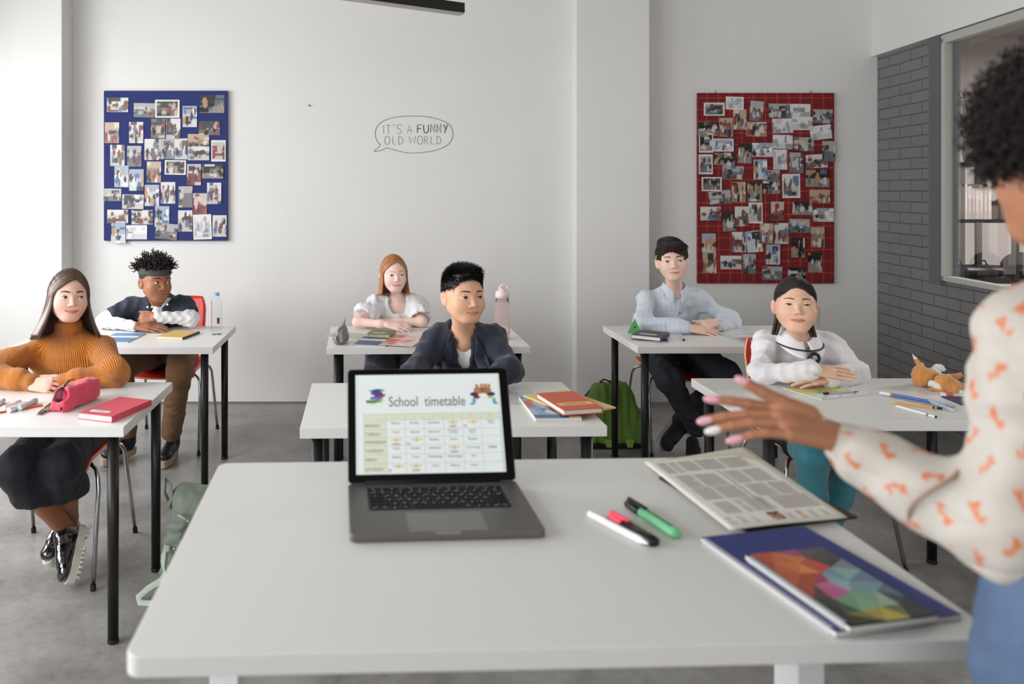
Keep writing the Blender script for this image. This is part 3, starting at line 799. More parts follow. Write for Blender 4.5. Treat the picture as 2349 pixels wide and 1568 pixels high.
# ---------------- hair
def cap_volume(H, r=(.079,.100,.088), c=(0,.016,.034), h=.003, cuts=(), adds=(), k=.006):
    o = H.w((0,.01,.02)); m = .16*H.s
    v = Vol(*[np.arange(o[i]-m, o[i]+m, h) for i in range(3)]); v.el(H.w(c), [q*H.s for q in r], H.R, .01)
    for (cc, rr) in adds: v.el(H.w(cc), [q*H.s for q in rr], H.R, .015)
    for (cc, rr) in cuts: v.el(H.w(cc), [q*H.s for q in rr], H.R, k, 's')
    return v
def lay_strands(V, N, H, n, L, dirf, r, seed, S=6, lift=.0015, wob=0, keep=None, curl=0, taper=1, lenf=None, tan=0):
    rs = np.random.RandomState(seed); loc = H.loc(V)
    ok = np.arange(len(V)) if keep is None else np.nonzero(keep(loc))[0]
    i = ok[rs.randint(0, len(ok), n)]; p = V[i].copy(); nn = N[i]
    cen = H.w((0,.012,.022)); P_ = np.zeros((n, S, 3)); ll = L*(.65+.7*rs.rand(n))*(lenf(loc[i]) if lenf else 1); R0 = rs.randn(n, 3)
    d = dirf(loc[i], nn @ H.R) @ H.R.T; d += wob*rs.randn(n, 3); d -= nn*(tan*(d*nn).sum(1))[:,None]; d /= np.linalg.norm(d, axis=1)[:,None]
    ph = rs.rand(n)*6.28; aux = np.cross(d, R0); aux /= np.linalg.norm(aux, axis=1)[:,None]; aux2 = np.cross(d, aux)
    for s_ in range(S):
        t = s_/(S-1); q = p+d*(ll*t)[:,None]+nn*(lift*(1+2*math.sin(math.pi*t))-(tan > 0)*((ll*t)**2/.21)[:,None])
        if curl:
            an = ph+t*curl; q = q+(aux*np.cos(an)[:,None]+aux2*np.sin(an)[:,None])*(.004*min(1, t*3))
        P_[:, s_] = q
    rr = np.full((n, S), r)*(1-taper*.8*(np.arange(S)/(S-1))**1.5)[None,:]
    return strand_mesh(P_, rr)
def long_hair(H, off, root, m, zend, flare, n, seed, fr=60, part=.0, backz=None, r=.0011, wave=.003, width=(.086,.108,.112), solidm=None):
    rs = np.random.RandomState(seed); ax, ay, az = width; cz = .006; cy = .014
    def path(sg, u, t, jit=0):
        u = np.asarray(u, dtype=float); t = np.asarray(t, dtype=float)
        psi = np.radians(fr+(180-fr)*np.clip(u, 0, 1)**.9); a = np.array([0*u+part/ax*1.0, -.76+1.42*u, np.sqrt(np.maximum(.05, 1-(-.76+1.42*u)**2-(part/ax)**2))])
        a = a/np.sqrt((a**2).sum(0)); b = np.array([sg*np.sin(psi), -np.cos(psi), 0*psi])
        om = np.arccos(np.clip((a*b).sum(0), -1, 1)); tt = np.clip(t/.38, 0, 1)
        q = (np.sin((1-tt)*om)*a+np.sin(tt*om)*b)/np.sin(om)
        fa = np.clip((t-.38)/.62, 0, 1); zz = (zend+(0 if backz is None else (backz-zend)*u))
        fl = 1+flare*fa**1.8
        return np.stack([q[0]*ax*np.where(t > .38, fl, 1)*(1+jit), cy+q[1]*ay*np.where(t > .38, 1+.3*flare*fa, 1)*(1+jit), np.where(t > .38, cz+(zz-cz)*fa, cz+q[2]*az*(1+jit))], -1)
    allV = []; mb = MB()
    for sg in (-1, 1):
        nu, nt_ = 22, 26
        U, T_ = np.meshgrid(np.linspace(0, 1, nu), np.linspace(0, 1, nt_)); P_ = path(sg, U.ravel(), T_.ravel(), -.03)
        base = [tuple(H.w(p)) for p in P_]
        fs = [(j*nu+i, j*nu+i+1, (j+1)*nu+i+1, (j+1)*nu+i) for j in range(nt_-1) for i in range(nu-1)]
        if sg < 0: fs = [f[::-1] for f in fs]
        mb.add(base, fs)
    o = mb.build('hair', m, root, smooth=True, off=off)
    md = o.modifiers.new('solid', 'SOLIDIFY'); md.thickness = .006; md.offset = -1
    S = 17; Ps = []
    for sg in (-1, 1):
        k = n//2; u = rs.rand(k)*1.02; cl = np.round(u*42)/42; u = u*.35+cl*.65; j = rs.randn(k)*.014+.006; te = 1-.10*rs.rand(k)
        T = [path(sg, u+.012*math.sin(3*tt)*rs.randn(k)*0, te*tt+0*u, j) for tt in np.linspace(0, 1, S)**1.25]
        P_ = np.stack(T, 1); ph = rs.rand(k)*6.28
        P_ += (wave*np.sin(np.linspace(0, 5, S)[None,:]+ph[:,None])*np.linspace(.1, 1, S)[None,:])[...,None]*rs.randn(k, 1, 3)*.6
        Ps.append(P_)
    P_ = np.concatenate(Ps); P_ = (P_*H.s) @ H.R.T+H.o
    V, Q = strand_mesh(P_, np.full(P_.shape[:2], r)*(1-.6*np.linspace(0, 1, S)**3)[None,:])
    add_mesh('hair_strands', V, Q, m, o, True, off=off)
    return o
def tubepart(name, pts, r, m, parent, off, n=8, **k): return MB().tube(pts, r, n, **k).build(name, m, parent, smooth=True, off=off)
def shoe(name, label, heel, toe, upv, L, m_up, m_sole, parent, off, sole=.024, tread=False, high=0, lace=None, solecol=None):
    heel, toe, upv = Vector(heel), Vector(toe), Vector(upv); M = frame(heel, (toe-heel), upv)   # x along foot, y up-ish, z = side
    f = (toe-heel).length/.25
    def wp(x, s_, u): return M @ Vector((x*f, u*f, s_*f))
    P_ = [wp(.0,0,.0), wp(.25,0,.0), wp(.05,0,.15)]
    v = grid_for(P_, .07, .0045)
    Rm = np.array(M.to_3x3())
    def E(x, s_, u, r, k=.02, op='u'): v.el(wp(x, s_, u), [r[0]*f, r[1]*f, r[2]*f], Rm, k, op)
    E(.05,0,.045,(.045,.048,.034)); E(.13,0,.040,(.07,.036,.037)); E(.205,0,.034,(.044,.026,.042)); E(.05,0,.075+high*.3,(.036,.036+high*.5,.031)); v.rc(wp(.07,0,.075), wp(.16,0,.05), .028*f, .026*f, .02)
    if high: v.rc(wp(.045,0,.07), wp(.04,0,.085+high), .034*f, .036*f, .02)
    v.cut(wp(0,0,.012), M.to_3x3() @ Vector((0,-1,0)))
    o = bodymesh(name, v, None, parent, off, m_up, 1, (.0009, 22, 3))
    def outl(k):
        pts = []
        for i in range(36):
            a = 2*math.pi*i/36; x = .122+.130*math.cos(a); hw = .040 if x > .12 else .036-.004*math.sin(min(1, max(0, x/.1))*math.pi)
            w_ = (.036+.008*math.cos(a-.3)-(.006*math.exp(-((x-.10)/.03)**2)))*math.copysign(abs(math.sin(a))**.75, math.sin(a))
            pts.append((x*k+.122*(1-k), w_*k))
        return pts
    def slab(u0, u1, k0, k1):
        mb = MB(); a, b = outl(k0), outl(k1); n = len(a)
        vs = [wp(p[0], p[1], u0) for p in a]+[wp(p[0], p[1], u1) for p in b]
        return mb.add(vs, [tuple(range(n)), tuple(range(2*n-1, n-1, -1))]+[(i, n+i, n+(i+1) % n, (i+1) % n) for i in range(n)])
    so = slab(-sole, .014, 1.0, 1.03)
    if tread:
        for x0 in (.0,.018,.036,.10,.12,.14,.16,.18,.20,.22):
            so2 = MB(); hw = .034 if x0 < .05 else .042-.5*max(0, x0-.19)
            so.add([wp(x0+dx, dz, du) for (dx, du, dz) in [(a, b, c) for a in (0,.013) for b in (-sole-.013,-sole+.002) for c in (-hw, hw)]], [(0,1,3,2),(4,6,7,5),(0,4,5,1),(2,3,7,6),(0,2,6,4),(1,5,7,3)])
    so.build('sole', m_sole, o, off=off, bevel=.002)
    if lace:
        mb = MB()
        for i in range(5):
            x = .10+.022*i; u = .083-.30*(x-.10)+high*.1*(1-i/4)
            mb.tube([wp(x-.008,-.026,u-.006), wp(x,-.010,u+.009), wp(x+.004,.010,u+.009), wp(x+.010,.026,u-.006)], .0024*f, 6)
        for sg in (-1, 1):
            mb.tube([wp(.088,0,.100)+M.to_3x3() @ Vector((0.002*t, .01*math.sin(t*1.3)*f, sg*.028*math.sin(t)*f))+M.to_3x3() @ Vector((.012*math.sin(t*.5)*f,0,0)) for t in np.linspace(0, 3.0, 12)], .0019*f, 6)
        mb.build('shoelace', lace, o, smooth=True, off=off)
    return o
# ================= the people
def up_(p, dz): p = Vector(p); p.z += dz; return p
def person(label, J): 
    h = J['hip']; return thing('person', label, 'person', (h[0], h[1], 0))
def collar(name, root, off, c, r, m, axis=(0,0,1), fwd=(0,-1,0), gap=16, h=.032, drop=.03, point=.035, ry=.9, th=.003, spread=.016):
    ax = Vector(axis).normalized(); f = Vector(fwd); f = (f-ax*f.dot(ax)).normalized(); l = f.cross(ax)
    def fn(u, v):
        a = R(gap+(360-2*gap)*u); fr = max(0, math.cos(a))**2.0
        e = max(0, 1-min(u, 1-u)/.16)
        rr = r*(1 if v < .5 else 1)+ (0 if v < .4 else (v-.4)/.6*spread*(1+.8*e)); z = h*min(1, v/.45) if v < .45 else h-(v-.45)/.55*(drop+point*e)
        z -= .030*fr
        return Vector(c)+f*math.cos(a)*rr*ry+l*math.sin(a)*rr+ax*z
    mb = MB().grid(fn, 41, 12); o = mb.build(name, m, root, smooth=True, off=off)
    md = o.modifiers.new('solid', 'SOLIDIFY'); md.thickness = th; md.offset = 1
    return o
def buttons(pts, n, r, m, parent, off):
    for p in pts:
        p = Vector(p); M = frame(p, Vector(n).orthogonal(), Vector(n).cross(Vector(n).orthogonal()))
        MB().lathe([(r*.2, .0018),(r*.8,.0018),(r,.0008),(r,-.001)], (0,0,0), 12, M).build('button', m, parent, smooth=True, off=off)
def front_y(v, x, z, y0):
    for i in range(200):
        y = y0+i*.003
        if v.sample((x, y, z)) < 0: return y
    return y0+.3
def trousers(root, off, J, m, rt=(.082,.062), rc_=(.058,.042), ends=('anL','anR'), hem=.0, h=.008, fold=(.005,9,5), flat=None, name='trousers', low=None):
    pts = [J[k] for k in ('hip','knL','knR')]+[J[e] for e in ends]; v = grid_for(pts, .17, h)
    v.el(J['hip'], (.165,.125,.10), None, .03)
    for a, e in zip('LR', ends):
        limb(v, (J['hip'+a], J['kn'+a]), rt, .03); K, An = npv(J['kn'+a]), npv(J[e]); d = An-K; L = np.linalg.norm(d); d /= L
        v.rc(K, An-d*(.02-hem), rc_[0], rc_[1], .02)
    if low is not None: v.cut((0,0,low), (0,0,-1))
    for a, e in zip('LR', ends):
        K, An = npv(J['kn'+a]), npv(J[e]); d = An-K; d /= np.linalg.norm(d)
    return bodymesh(name, v, None, root, off, m, 2, fold)
WHITE_FAB = mat('white_cotton', (226,226,228), .8, sheen=.1, bump=.0006, bscale=300)
def person_a():
    H = Head(at(166,681.6,3.20), 10, 2, 4, .94)
    J = dict(neck=at(160,768,3.32), hip=Vector((-1.29,3.37,.54)), shL=at(94,800,3.31), shR=at(234,798,3.31), elL=Vector((-1.56,3.11,.79)), wrL=up_(at(78,884,3.05), .006),
             elR=up_(at(262,858,3.12), .005), wrR=up_(at(136,882,3.07), .004), hipL=Vector((-1.36,3.34,.53)), hipR=Vector((-1.22,3.34,.53)),
             knL=at(42,1072,2.87), knR=at(140,1062,2.92), anL=at(150,1214,3.12), anR=at(160,1186,3.22))
    root = person('person with long brown hair in a mustard knit sweater, hands clasped on the desk', J); off = root.location
    hands = (dict(W=J['wrL']+Vector((0,-.012,0)), d=(1,-.12,.03), up=(.1,-.75,.6), thumb=-1, s=.86, curl=[(30,50,35),(34,52,35),(38,55,35),(42,55,35)], tcurl=30, tout=30),
             dict(W=J['wrR']+Vector((0,.005,.012)), d=(-1,-.15,-.02), up=(-.1,-.5,.8), thumb=1, s=.86, curl=[(35,50,30)]*4, tcurl=30, tout=30))
    v, col, tips = make_body(J, H, (230,186,168), (200,112,106), .90, hands, .86, .0016, slv=1, hx=hand_zones(J, hands, .0026), jaw=1.02, cheek=1.12, smile=1.0, eyeopen=.8, nose=1, lip=1.05, noseW=1.0, flat=.002, blush=.35)
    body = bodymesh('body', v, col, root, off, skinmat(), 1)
    face_parts(v, H, body, off, (52,36,30), (62,42,30), (26,-2), brow=(.0029,.003), lash=.0012)
    hm = mat('hair_brown', (100,80,68), .42, spec=.5, var=.22, vscale=60, stretch=(1,1,.05))
    long_hair(H, off, root, hm, -.18, .70, 6000, 3, fr=60, part=.012, width=(.083,.107,.113), backz=-.20)
    # sweater
    KN = rib_mat('mustard_knit', (198,118,30), .0035)
    g = grid_for([J[k] for k in ('neck','hip','shL','shR','elL','elR','wrL','wrR')], .12, .0055)
    torso(g, J, .016, .05)
    nk = npv(J['neck']); hd = H.w((0,.012,-.085)); ax = (hd-nk)/np.linalg.norm(hd-nk)
    g.rc(nk-ax*.01, nk+ax*.072, .055, .050, .02); g.rc(nk+ax*.02, nk+ax*.045, .058, .055, .01)
    for a, sx in (('L',-1),('R',1)):
        S, E_, W = npv(J['sh'+a]), npv(J['el'+a]), npv(J['wr'+a]); d = (W-E_)/np.linalg.norm(W-E_)
        g.rc(S, E_, .050, .052, .03); g.rc(E_, W-d*.07, .052, .044, .03); g.rc(W-d*.075, W-d*.065, .047, .044, .012); g.rc(W-d*.06, W-d*.012, .036, .035, .004)
    bones = [(J['hip'], J['neck'], (0,-1,0), 96, .13), (nk+ax*.02, nk+ax*.08, (0,-1,0), 46, .05)]
    for a in 'LR': bones += [(J['sh'+a], J['el'+a], (0,-1,0), 40, .056), (J['el'+a], J['wr'+a], (0,0,1), 36, .05, .035)]
    g.cut((0,0,.56), (0,0,-1))
    g.el(nk+ax*.105, (.075,.075,.030), None, .004, 's')
    bodymesh('sweater', g, None, root, off, KN, 1, (.006, 7, 4), bones)
    # culottes
    NV = mat('navy_crepe', (22,23,33), .8, sheen=.05)
    t = grid_for([J['hip'], J['knL'], J['knR'], J['anL']], .2, .008)
    t.el(J['hip'], (.17,.13,.10), None, .03)
    for a in 'LR':
        K = npv(J['kn'+a]); A_ = npv(J['an'+a]); limb(t, (J['hip'+a], K), (.085,.072), .03); d = (A_-K)/np.linalg.norm(A_-K)
        t.rc(K, K+d*.27+npv((.0,0,0)), .074, .090, .02)
    t.cut((0,0,.335), (0,0,-1), .004)
    bodymesh('culottes', t, None, root, off, NV, 2, (.007, 5, 9, (1.6,1.6,.35)))
    SO = rib_mat('rust_sock_knit', (150,84,36), .0012)
    for a in 'LR':
        K = npv(J['kn'+a]); A_ = npv(J['an'+a]); s_ = grid_for([K, A_], .08, .005); s_.chain([K, K*.4+A_*.6, A_], [.050,.044,.033], .01)
        s_.rc(A_, A_+(npv((.0,0,-.03))), .033, .03, .01)
        bodymesh('sock', s_, None, root, off, SO, 1, None, [(K, A_, (1,0,0), 60, .04)])
    PT = mat('black_patent', (12,12,14), .08, spec=.8, coat=1); SW = mat('chalk_rubber', (205,200,190), .6)
    shoe('shoe', '', at(186,1208,3.14), at(157,1338,2.985), (-.72,-.55,.25), .24, PT, SW, root, off, .022, True, 0, mat('black_lace', (70,72,76), .7))
    shoe('shoe', '', at(176,1196,3.27), at(108,1296,3.07), (-.30,-.45,.85), .24, PT, SW, root, off, .020, True, 0, mat('black_lace', (70,72,76), .7))
def person_b():
    H = Head(at(372,648,4.31), 26, 5, 2, 1.02)
    J = dict(neck=at(366,700,4.47), hip=Vector((-1.27,4.74,.55)), shL=at(306,704,4.47), shR=at(420,700,4.49), elL=Vector((-1.545,4.40,.775)), wrL=at(314,748,4.31),
             elR=Vector((-1.065,4.40,.79)), wrR=at(356,728,4.33), hipL=Vector((-1.36,4.66,.54)), hipR=Vector((-1.18,4.66,.54)),
             knL=Vector((-1.40,4.24,.555)), knR=at(412,848,4.16), anL=at(292,985,4.42), anR=at(393,990,4.42))
    root = person('person with short twisted hair and a grey headband, navy shirt over white sleeves, arms folded', J); off = root.location
    hands = (dict(W=J['wrL'], d=(1,-.12,-.06), up=(0,-.35,1), thumb=-1, s=.95, curl=(4,8,6), tout=30, tcurl=10),
             dict(W=J['wrR'], d=(-1,.05,-.02), up=(0,-.8,.6), thumb=1, s=.92, curl=(55,70,50), tcurl=40))
    def ex(L, c):
        m = np.clip((L[:,2]-.048)/.01, 0, 1)[:,None]; return c*(1-m)+m*np.array(lin((34,26,24)))
    v, col, tips = make_body(J, H, (156,106,78), (164,98,86), .95, hands, .95, .0019, slv=1, hx=hand_zones(J, hands, .003), extra=ex, jaw=.98, eyeopen=1.18, lip=1.25, noseW=1.35, flat=.003, mouth=.9, blush=.12)
    body = bodymesh('body', v, col, root, off, skinmat(), 1)
    face_parts(v, H, body, off, (30,22,20), (34,22,16), (34,4), brow=(.0028,.003), teeth=True)
    HM = mat('hair_black_twists', (34,27,25), .7, var=.3, vscale=80)
    c = cap_volume(H, (.077,.098,.086), cuts=[((0,-.10,-.02),(.10,.085,.075)), ((0,0,-.06),(.12,.14,.085))]); V, Q = c.mesh(); N = vnormals(V, Q)
    hr = add_mesh('hair', relax(V, Q, 1), Q, HM, root, True, off=off)
    keep = lambda L: (L[:,2] > .058)
    V2, Q2 = lay_strands(V, N, H, 330, .050, lambda L, n: n*1.0+np.array((.05,.0,.25)), .0052, 5, 9, .0, .38, keep, 11.0, taper=.8)
    add_mesh('hair_twists', V2, Q2, HM, hr, True, off=off)
    # headband
    mb = MB()
    def hb(u, w_):
        a = 2*math.pi*u; rx, ry = .0785+.001*math.sin(w_*3), .0985; return H.w((rx*math.cos(a), .014+ry*math.sin(a)*1.0, .040+.034*w_+.008*math.sin(a)*0+(-.010 if 0 else 0)-.0*0+.004*math.sin(a)))
    mb.grid(hb, 48, 6, True); o = mb.build('headband', mat('charcoal_jersey', (66,68,68), .85, bump=.001, bscale=120), root, smooth=True, off=off); md = o.modifiers.new('s', 'SOLIDIFY'); md.thickness = .004; md.offset = 1
    # white undershirt with long sleeves
    g = grid_for([J[k] for k in ('neck','hip','shL','shR','elL','elR','wrL','wrR')], .11, .007); torso(g, J, .002, .05)
    for a in 'LR':
        S, E_, W = (npv(J[k+a]) for k in ('sh','el','wr')); d = (W-E_)/np.linalg.norm(W-E_)
        g.rc(S, E_, .043, .041, .03); g.rc(E_, W-d*.015, .041, .030, .03)
    g.rc(npv(J['neck'])-npv((0,-.0,.07)), npv(J['neck'])+npv((0,-.012,-.012)), .062, .055, .02)
    bodymesh('undershirt', g, None, root, off, WHITE_FAB, 2, (.007, 11, 8))
    NS = mat('dark_navy_cotton', (34,40,56), .8, sheen=.1, bump=.0006, bscale=300)
    g = grid_for([J[k] for k in ('neck','hip','shL','shR','elL','elR')], .13, .006); torso(g, J, .018, .05)
    for a in 'LR':
        S, E_ = npv(J['sh'+a]), npv(J['el'+a]); M_ = S*.42+E_*.58; g.rc(S, M_, .056, .060, .03); dv = (E_-S)/np.linalg.norm(E_-S); g.el(M_+dv*.098, (.080,.080,.080), None, .004, 's')
    g.el(npv(J['neck'])+npv((.01,-.10,-.085)), (.030,.085,.16), None, .01, 's'); g.el(npv(J['neck'])+npv((.005,-.02,.05)), (.055,.06,.07), None, .01, 's')
    so = bodymesh('shirt', g, None, root, off, NS, 2, (.008, 8, 6))
    collar('collar', so, off, J['neck']+Vector((0,-.005,-.004)), .058, NS, (0,-.25,1), (.15,-1,0), 24, .028, .03, .05)
    bt = mat('pearl_button', (225,225,225), .3)
    buttons([at(338.5,704,4.325), at(349,703.5,4.315), at(384,698,4.315)], (0,-1,.2), .006, bt, so, off)
    BR_ = mat('brown_chino', (118,88,58), .8, sheen=.05, bump=.0005, bscale=250)
    trousers(root, off, J, BR_, (.085,.066), (.066,.056), hem=.02)
    LB = mat('black_leather', (20,20,22), .35, bump=.001, bscale=60); SB = mat('gum_beige_sole', (180,155,132), .7); LC = mat('black_lace', (70,72,76), .7)
    shoe('boot', '', Vector((J['anR'].x+.005, 4.50, .03)), Vector((J['anR'].x-.01, 4.27, .03)), (0,0,1), .28, LB, SB, root, off, .028, False, .05, LC)
    shoe('boot', '', Vector((J['anL'].x+.02, 4.49, .04)), Vector((J['anL'].x-.10, 4.30, .035)), (.1,0,1), .28, LB, SB, root, off, .028, False, .05, LC)
def person_c():
    H = Head(at(909.5,631,4.46), 12, 3, -1, .92)
    J = dict(neck=at(911,684,4.60), hip=Vector((.075,4.78,.55)), shL=at(864,700,4.58), shR=at(956,700,4.58), elL=at(820,738,4.41), wrL=at(890,744,4.34),
             elR=at(968,738,4.46), wrR=at(896,737,4.47), hipL=Vector((0,4.72,.54)), hipR=Vector((.15,4.72,.54)), knL=Vector((-.02,4.34,.55)), knR=Vector((.19,4.34,.55)), anL=Vector((-.02,4.42,.1)), anR=Vector((.17,4.42,.1)))
    root = person('person with shoulder-length ginger hair in a white puff-sleeved blouse, arms crossed on the desk', J); off = root.location
    hands = (dict(W=J['wrL'], d=(1,-.30,-.10), up=(.1,-.5,.9), thumb=-1, s=.85, curl=(10,24,14), tout=20),
             dict(W=J['wrR'], d=(-1,.05,.04), up=(0,-.2,1), thumb=1, s=.82, curl=(10,15,10)))
    v, col, tips = make_body(J, H, (238,204,192), (208,138,130), .78, hands, .82, .0018, hx=hand_zones(J, hands, .003), jaw=.98, cheek=1.05, lip=.95, eyeopen=.9, noseW=.92, blush=.35)
    body = bodymesh('body', v, col, root, off, skinmat(), 1)
    face_parts(v, H, body, off, (170,124,96), (70,62,58), (14,-4), brow=(.0016,.003), lash=.0008)
    hm = mat('hair_ginger', (184,126,82), .42, spec=.5, var=.2, vscale=60, stretch=(1,1,.05))
    long_hair(H, off, root, hm, -.125, .16, 4600, 7, fr=64, part=.008, width=(.082,.105,.114), backz=-.14)
    g = grid_for([J[k] for k in ('neck','hip','shL','shR','elL','elR')], .13, .006); torso(g, J, .018, .05)
    for a, sx in (('L',-1),('R',1)):
        S, E_ = npv(J['sh'+a]), npv(J['el'+a]); M_ = S*.42+E_*.58; g.rc(S, M_, .058, .068, .03); g.rc(M_, M_*.6+E_*.4, .062, .050, .02)
        d = (E_-S)/np.linalg.norm(E_-S); g.rc(M_+d*.058, E_, .06, .06, .004, 's')
    n_ = npv(J['neck']); g.el(n_+npv((.004,-.075,-.005)), (.052,.085,.075), None, .008, 's'); g.el(n_+npv((0,-.02,.06)), (.075,.08,.065), None, .01, 's')
    bodymesh('blouse', g, None, root, off, WHITE_FAB, 2, (.010, 8, 12, (1.3,1.3,.5)))
    PL = rib_mat('navy_pleats', (24,38,66), .008)
    t = grid_for([J['hip'], J['knL'], J['knR'], J['anL']], .2, .009); t.el(J['hip'], (.19,.12,.10), None, .03)
    for a in 'LR': K = npv(J['kn'+a]); limb(t, (J['hip'+a], K), (.10,.085), .03); t.rc(K, K+npv((0,.0,-.3)), .085,.10, .03)
    t.cut((0,0,.25), (0,0,-1))
    bodymesh('pleated_trousers', t, None, root, off, PL, 2, (.008, 6, 3), [(J['hip'+a], J['kn'+a], (0,0,1), 46, .08) for a in 'LR']+[(J['kn'+a], J['an'+a], (0,-1,0), 40, .07) for a in 'LR'])
    for a in 'LR': shoe('shoe', '', Vector((J['an'+a].x, 4.50, .02)), Vector((J['an'+a].x, 4.28, .02)), (0,0,1), .22, mat('white_sneaker', (215,215,213), .6), mat('white_rubber', (220,220,218), .5), root, off, .018)
def person_d():
    H = Head(at(1083,682,3.085), 27, 3, 1, .98)
    J = dict(neck=at(1062,764,3.25), hip=Vector((.345,3.46,.54)), shL=at(1000,776,3.27), shR=at(1128,773,3.27), elL=at(944,868,3.09), wrL=Vector((.24,2.97,.765)),
             elR=up_(at(1168,852,3.10), .01), wrR=Vector((.35,3.0,.765)), hipL=Vector((.27,3.38,.53)), hipR=Vector((.42,3.38,.53)), knL=Vector((.26,2.99,.54)), knR=Vector((.45,2.99,.54)), anL=Vector((.26,3.05,.1)), anR=Vector((.43,3.05,.1)))
    root = person('person with spiky black hair in a navy blazer over a white tee, behind the laptop', J); off = root.location
    hands = (dict(W=J['wrL'], d=(1,-.1,-.08), up=(0,-.2,1), thumb=-1, s=.85, curl=(10,20,14)), dict(W=J['wrR'], d=(-1,-.2,.05), up=(0,-.2,1), thumb=1, s=.85, curl=(10,20,14)))
    def ex(L, c):
        # short cropped sides
        m = np.clip((np.abs(L[:,0])-.050)/.014, 0, 1)*np.clip((L[:,2]-.012+.25*(L[:,1]))/.02, 0, 1)*np.clip((L[:,1]+.045)/.02, 0, 1)
        m = np.maximum(m, np.clip((L[:,1]-.04)/.02, 0, 1)*np.clip((L[:,2]+.035)/.03, 0, 1))
        return c*(1-.72*m[:,None])+.72*m[:,None]*np.array(lin((60,52,48)))
    v, col, tips = make_body(J, H, (218,170,140), (196,126,112), .95, hands, .85, .0016, slv=1, hx=None, extra=ex, jaw=1.08, cheek=1.15, lip=1.12, eyeopen=.82, noseW=1.12, flat=.004, blush=.25, smile=.25)
    body = bodymesh('body', v, col, root, off, skinmat(), 1)
    face_parts(v, H, body, off, (48,36,30), (26,18,14), (8,-2), brow=(.0026,.003), lash=.0012)
    hm = mat('hair_jet_black', (14,13,14), .38, spec=.5)
    cuts = [((0,-.120,-.002),(.092,.098,.096)), ((.105,-.02,-.018),(.05,.09,.062)), ((-.105,-.02,-.018),(.05,.09,.062)), ((0,.05,-.09),(.14,.12,.095))]
    c = cap_volume(H, (.0775,.099,.0875), (0,.014,.032), .0028, cuts, [((0,-.030,.085),(.055,.055,.030))]); V, Q = c.mesh(); N = vnormals(V, Q)
    hr = add_mesh('hair', relax(V, Q, 2), Q, hm, root, True, off=off)
    keep = lambda L: (L[:,2] > .015)
    def df(L, n): 
        top = np.clip((L[:,2:3]-.04)/.05, 0, 1); return n*(.35+.6*top)+np.array((.15,-.38,.30))*top+np.array((0,-.1,-.35))*(1-top)
    V2, Q2 = lay_strands(V, N, H, 5600, .019, df, .0010, 11, 4, .0005, .16, keep, lenf=lambda L: .30+.70*np.clip((L[:,2]-.05)/.04, 0, 1))
    add_mesh('hair_spikes', V2, Q2, hm, hr, True, off=off)
    # tee
    g = grid_for([J[k] for k in ('neck','hip','shL','shR')], .13, .006); torso(g, J, .003, .05)
    g.el(npv(J['neck'])+npv((.005,-.10,-.005)), (.040,.095,.070), None, .01, 's'); g.el(npv(J['neck'])+npv((0,-.02,.06)), (.06,.08,.07), None, .01, 's')
    bodymesh('tee_shirt', g, None, root, off, WHITE_FAB, 2, (.006, 9, 3, (1,1,.4)))
    BZ = mat('navy_blazer_wool', (31,37,54), .82, sheen=.2, bump=.0005, bscale=420)
    g = grid_for([J[k] for k in ('neck','hip','shL','shR','elL','elR','wrL','wrR')], .12, .006); torso(g, J, .024, .05)
    for a in 'LR':
        S, E_, W = (npv(J[k+a]) for k in ('sh','el','wr')); d = (W-E_)/np.linalg.norm(W-E_)
        g.rc(S-npv((0,0,.01)), E_, .050, .048, .025); g.rc(E_, W-d*.01, .048, .040, .03)
    n_ = npv(J['neck']); g.el(n_+npv((.0,-.12,-.12)), (.036,.10,.30), None, .006, 's'); g.el(n_+npv((0,-.03,.05)), (.060,.075,.07), None, .01, 's')
    bz = bodymesh('blazer', g, None, root, off, BZ, 2, (.009, 8, 6))
    # lapels lie along the opening
    for sx in (-1, 1):
        def lap(u, w_, sx=sx):
            z = n_[2]-.004-.27*u; nw = .0
            x0 = n_[0]+sx*(.044-.006*math.sin(min(1, u*1.6)*math.pi*.5)+.002*u); wd = .001+.056*math.sin(min(1, u*2.4)*math.pi*.5)*(1-.8*max(0, u-.35)/.65)
            if .30 < u < .36: wd -= .014
            x = x0+sx*wd*w_; xs_ = n_[0]+sx*max(abs(x-n_[0]), .052); yy = min(front_y(g, xs_, z, n_[1]-.30), n_[1]-.01)
            return Vector((x, yy-.003-.006*math.sin(w_*math.pi*.6), z))
        o = MB().grid(lap, 26, 9).build('lapel', BZ, bz, smooth=True, off=off) if False else MB().grid(lambda a, b: lap(a, b), 26, 9).build('lapel', BZ, bz, smooth=True, off=off)
        md = o.modifiers.new('s', 'SOLIDIFY'); md.thickness = .004; md.offset = 0
    collar('blazer_collar', bz, off, J['neck']+Vector((0,.004,.0)), .062, BZ, (0,-.3,1), (0,-1,0), 48, .030, .040, .012, 1.05, .004, .020)
    # pocket trim
    px_, pz = at(1118,822,3.2).x, at(1118,822,3.2).z; yy = front_y(g, px_, pz, 2.95)
    MB().tube([(px_-.028, yy-.002, pz-.012), (px_+.02, front_y(g, px_+.02, pz+.01, 2.95)-.002, pz+.010)], .003, 6).build('pocket_trim', mat('tan_piping', (120,84,60), .7), bz, off=off)
    trousers(root, off, J, mat('charcoal_trousers', (40,40,44), .8), (.08,.06), (.058,.048))
    for a in 'LR': shoe('shoe', '', Vector((J['an'+a].x, 3.13, .02)), Vector((J['an'+a].x, 2.9, .02)), (0,0,1), .23, mat('black_leather', (20,20,22), .35, bump=.001, bscale=60), mat('white_rubber', (220,220,218), .5), root, off, .018)
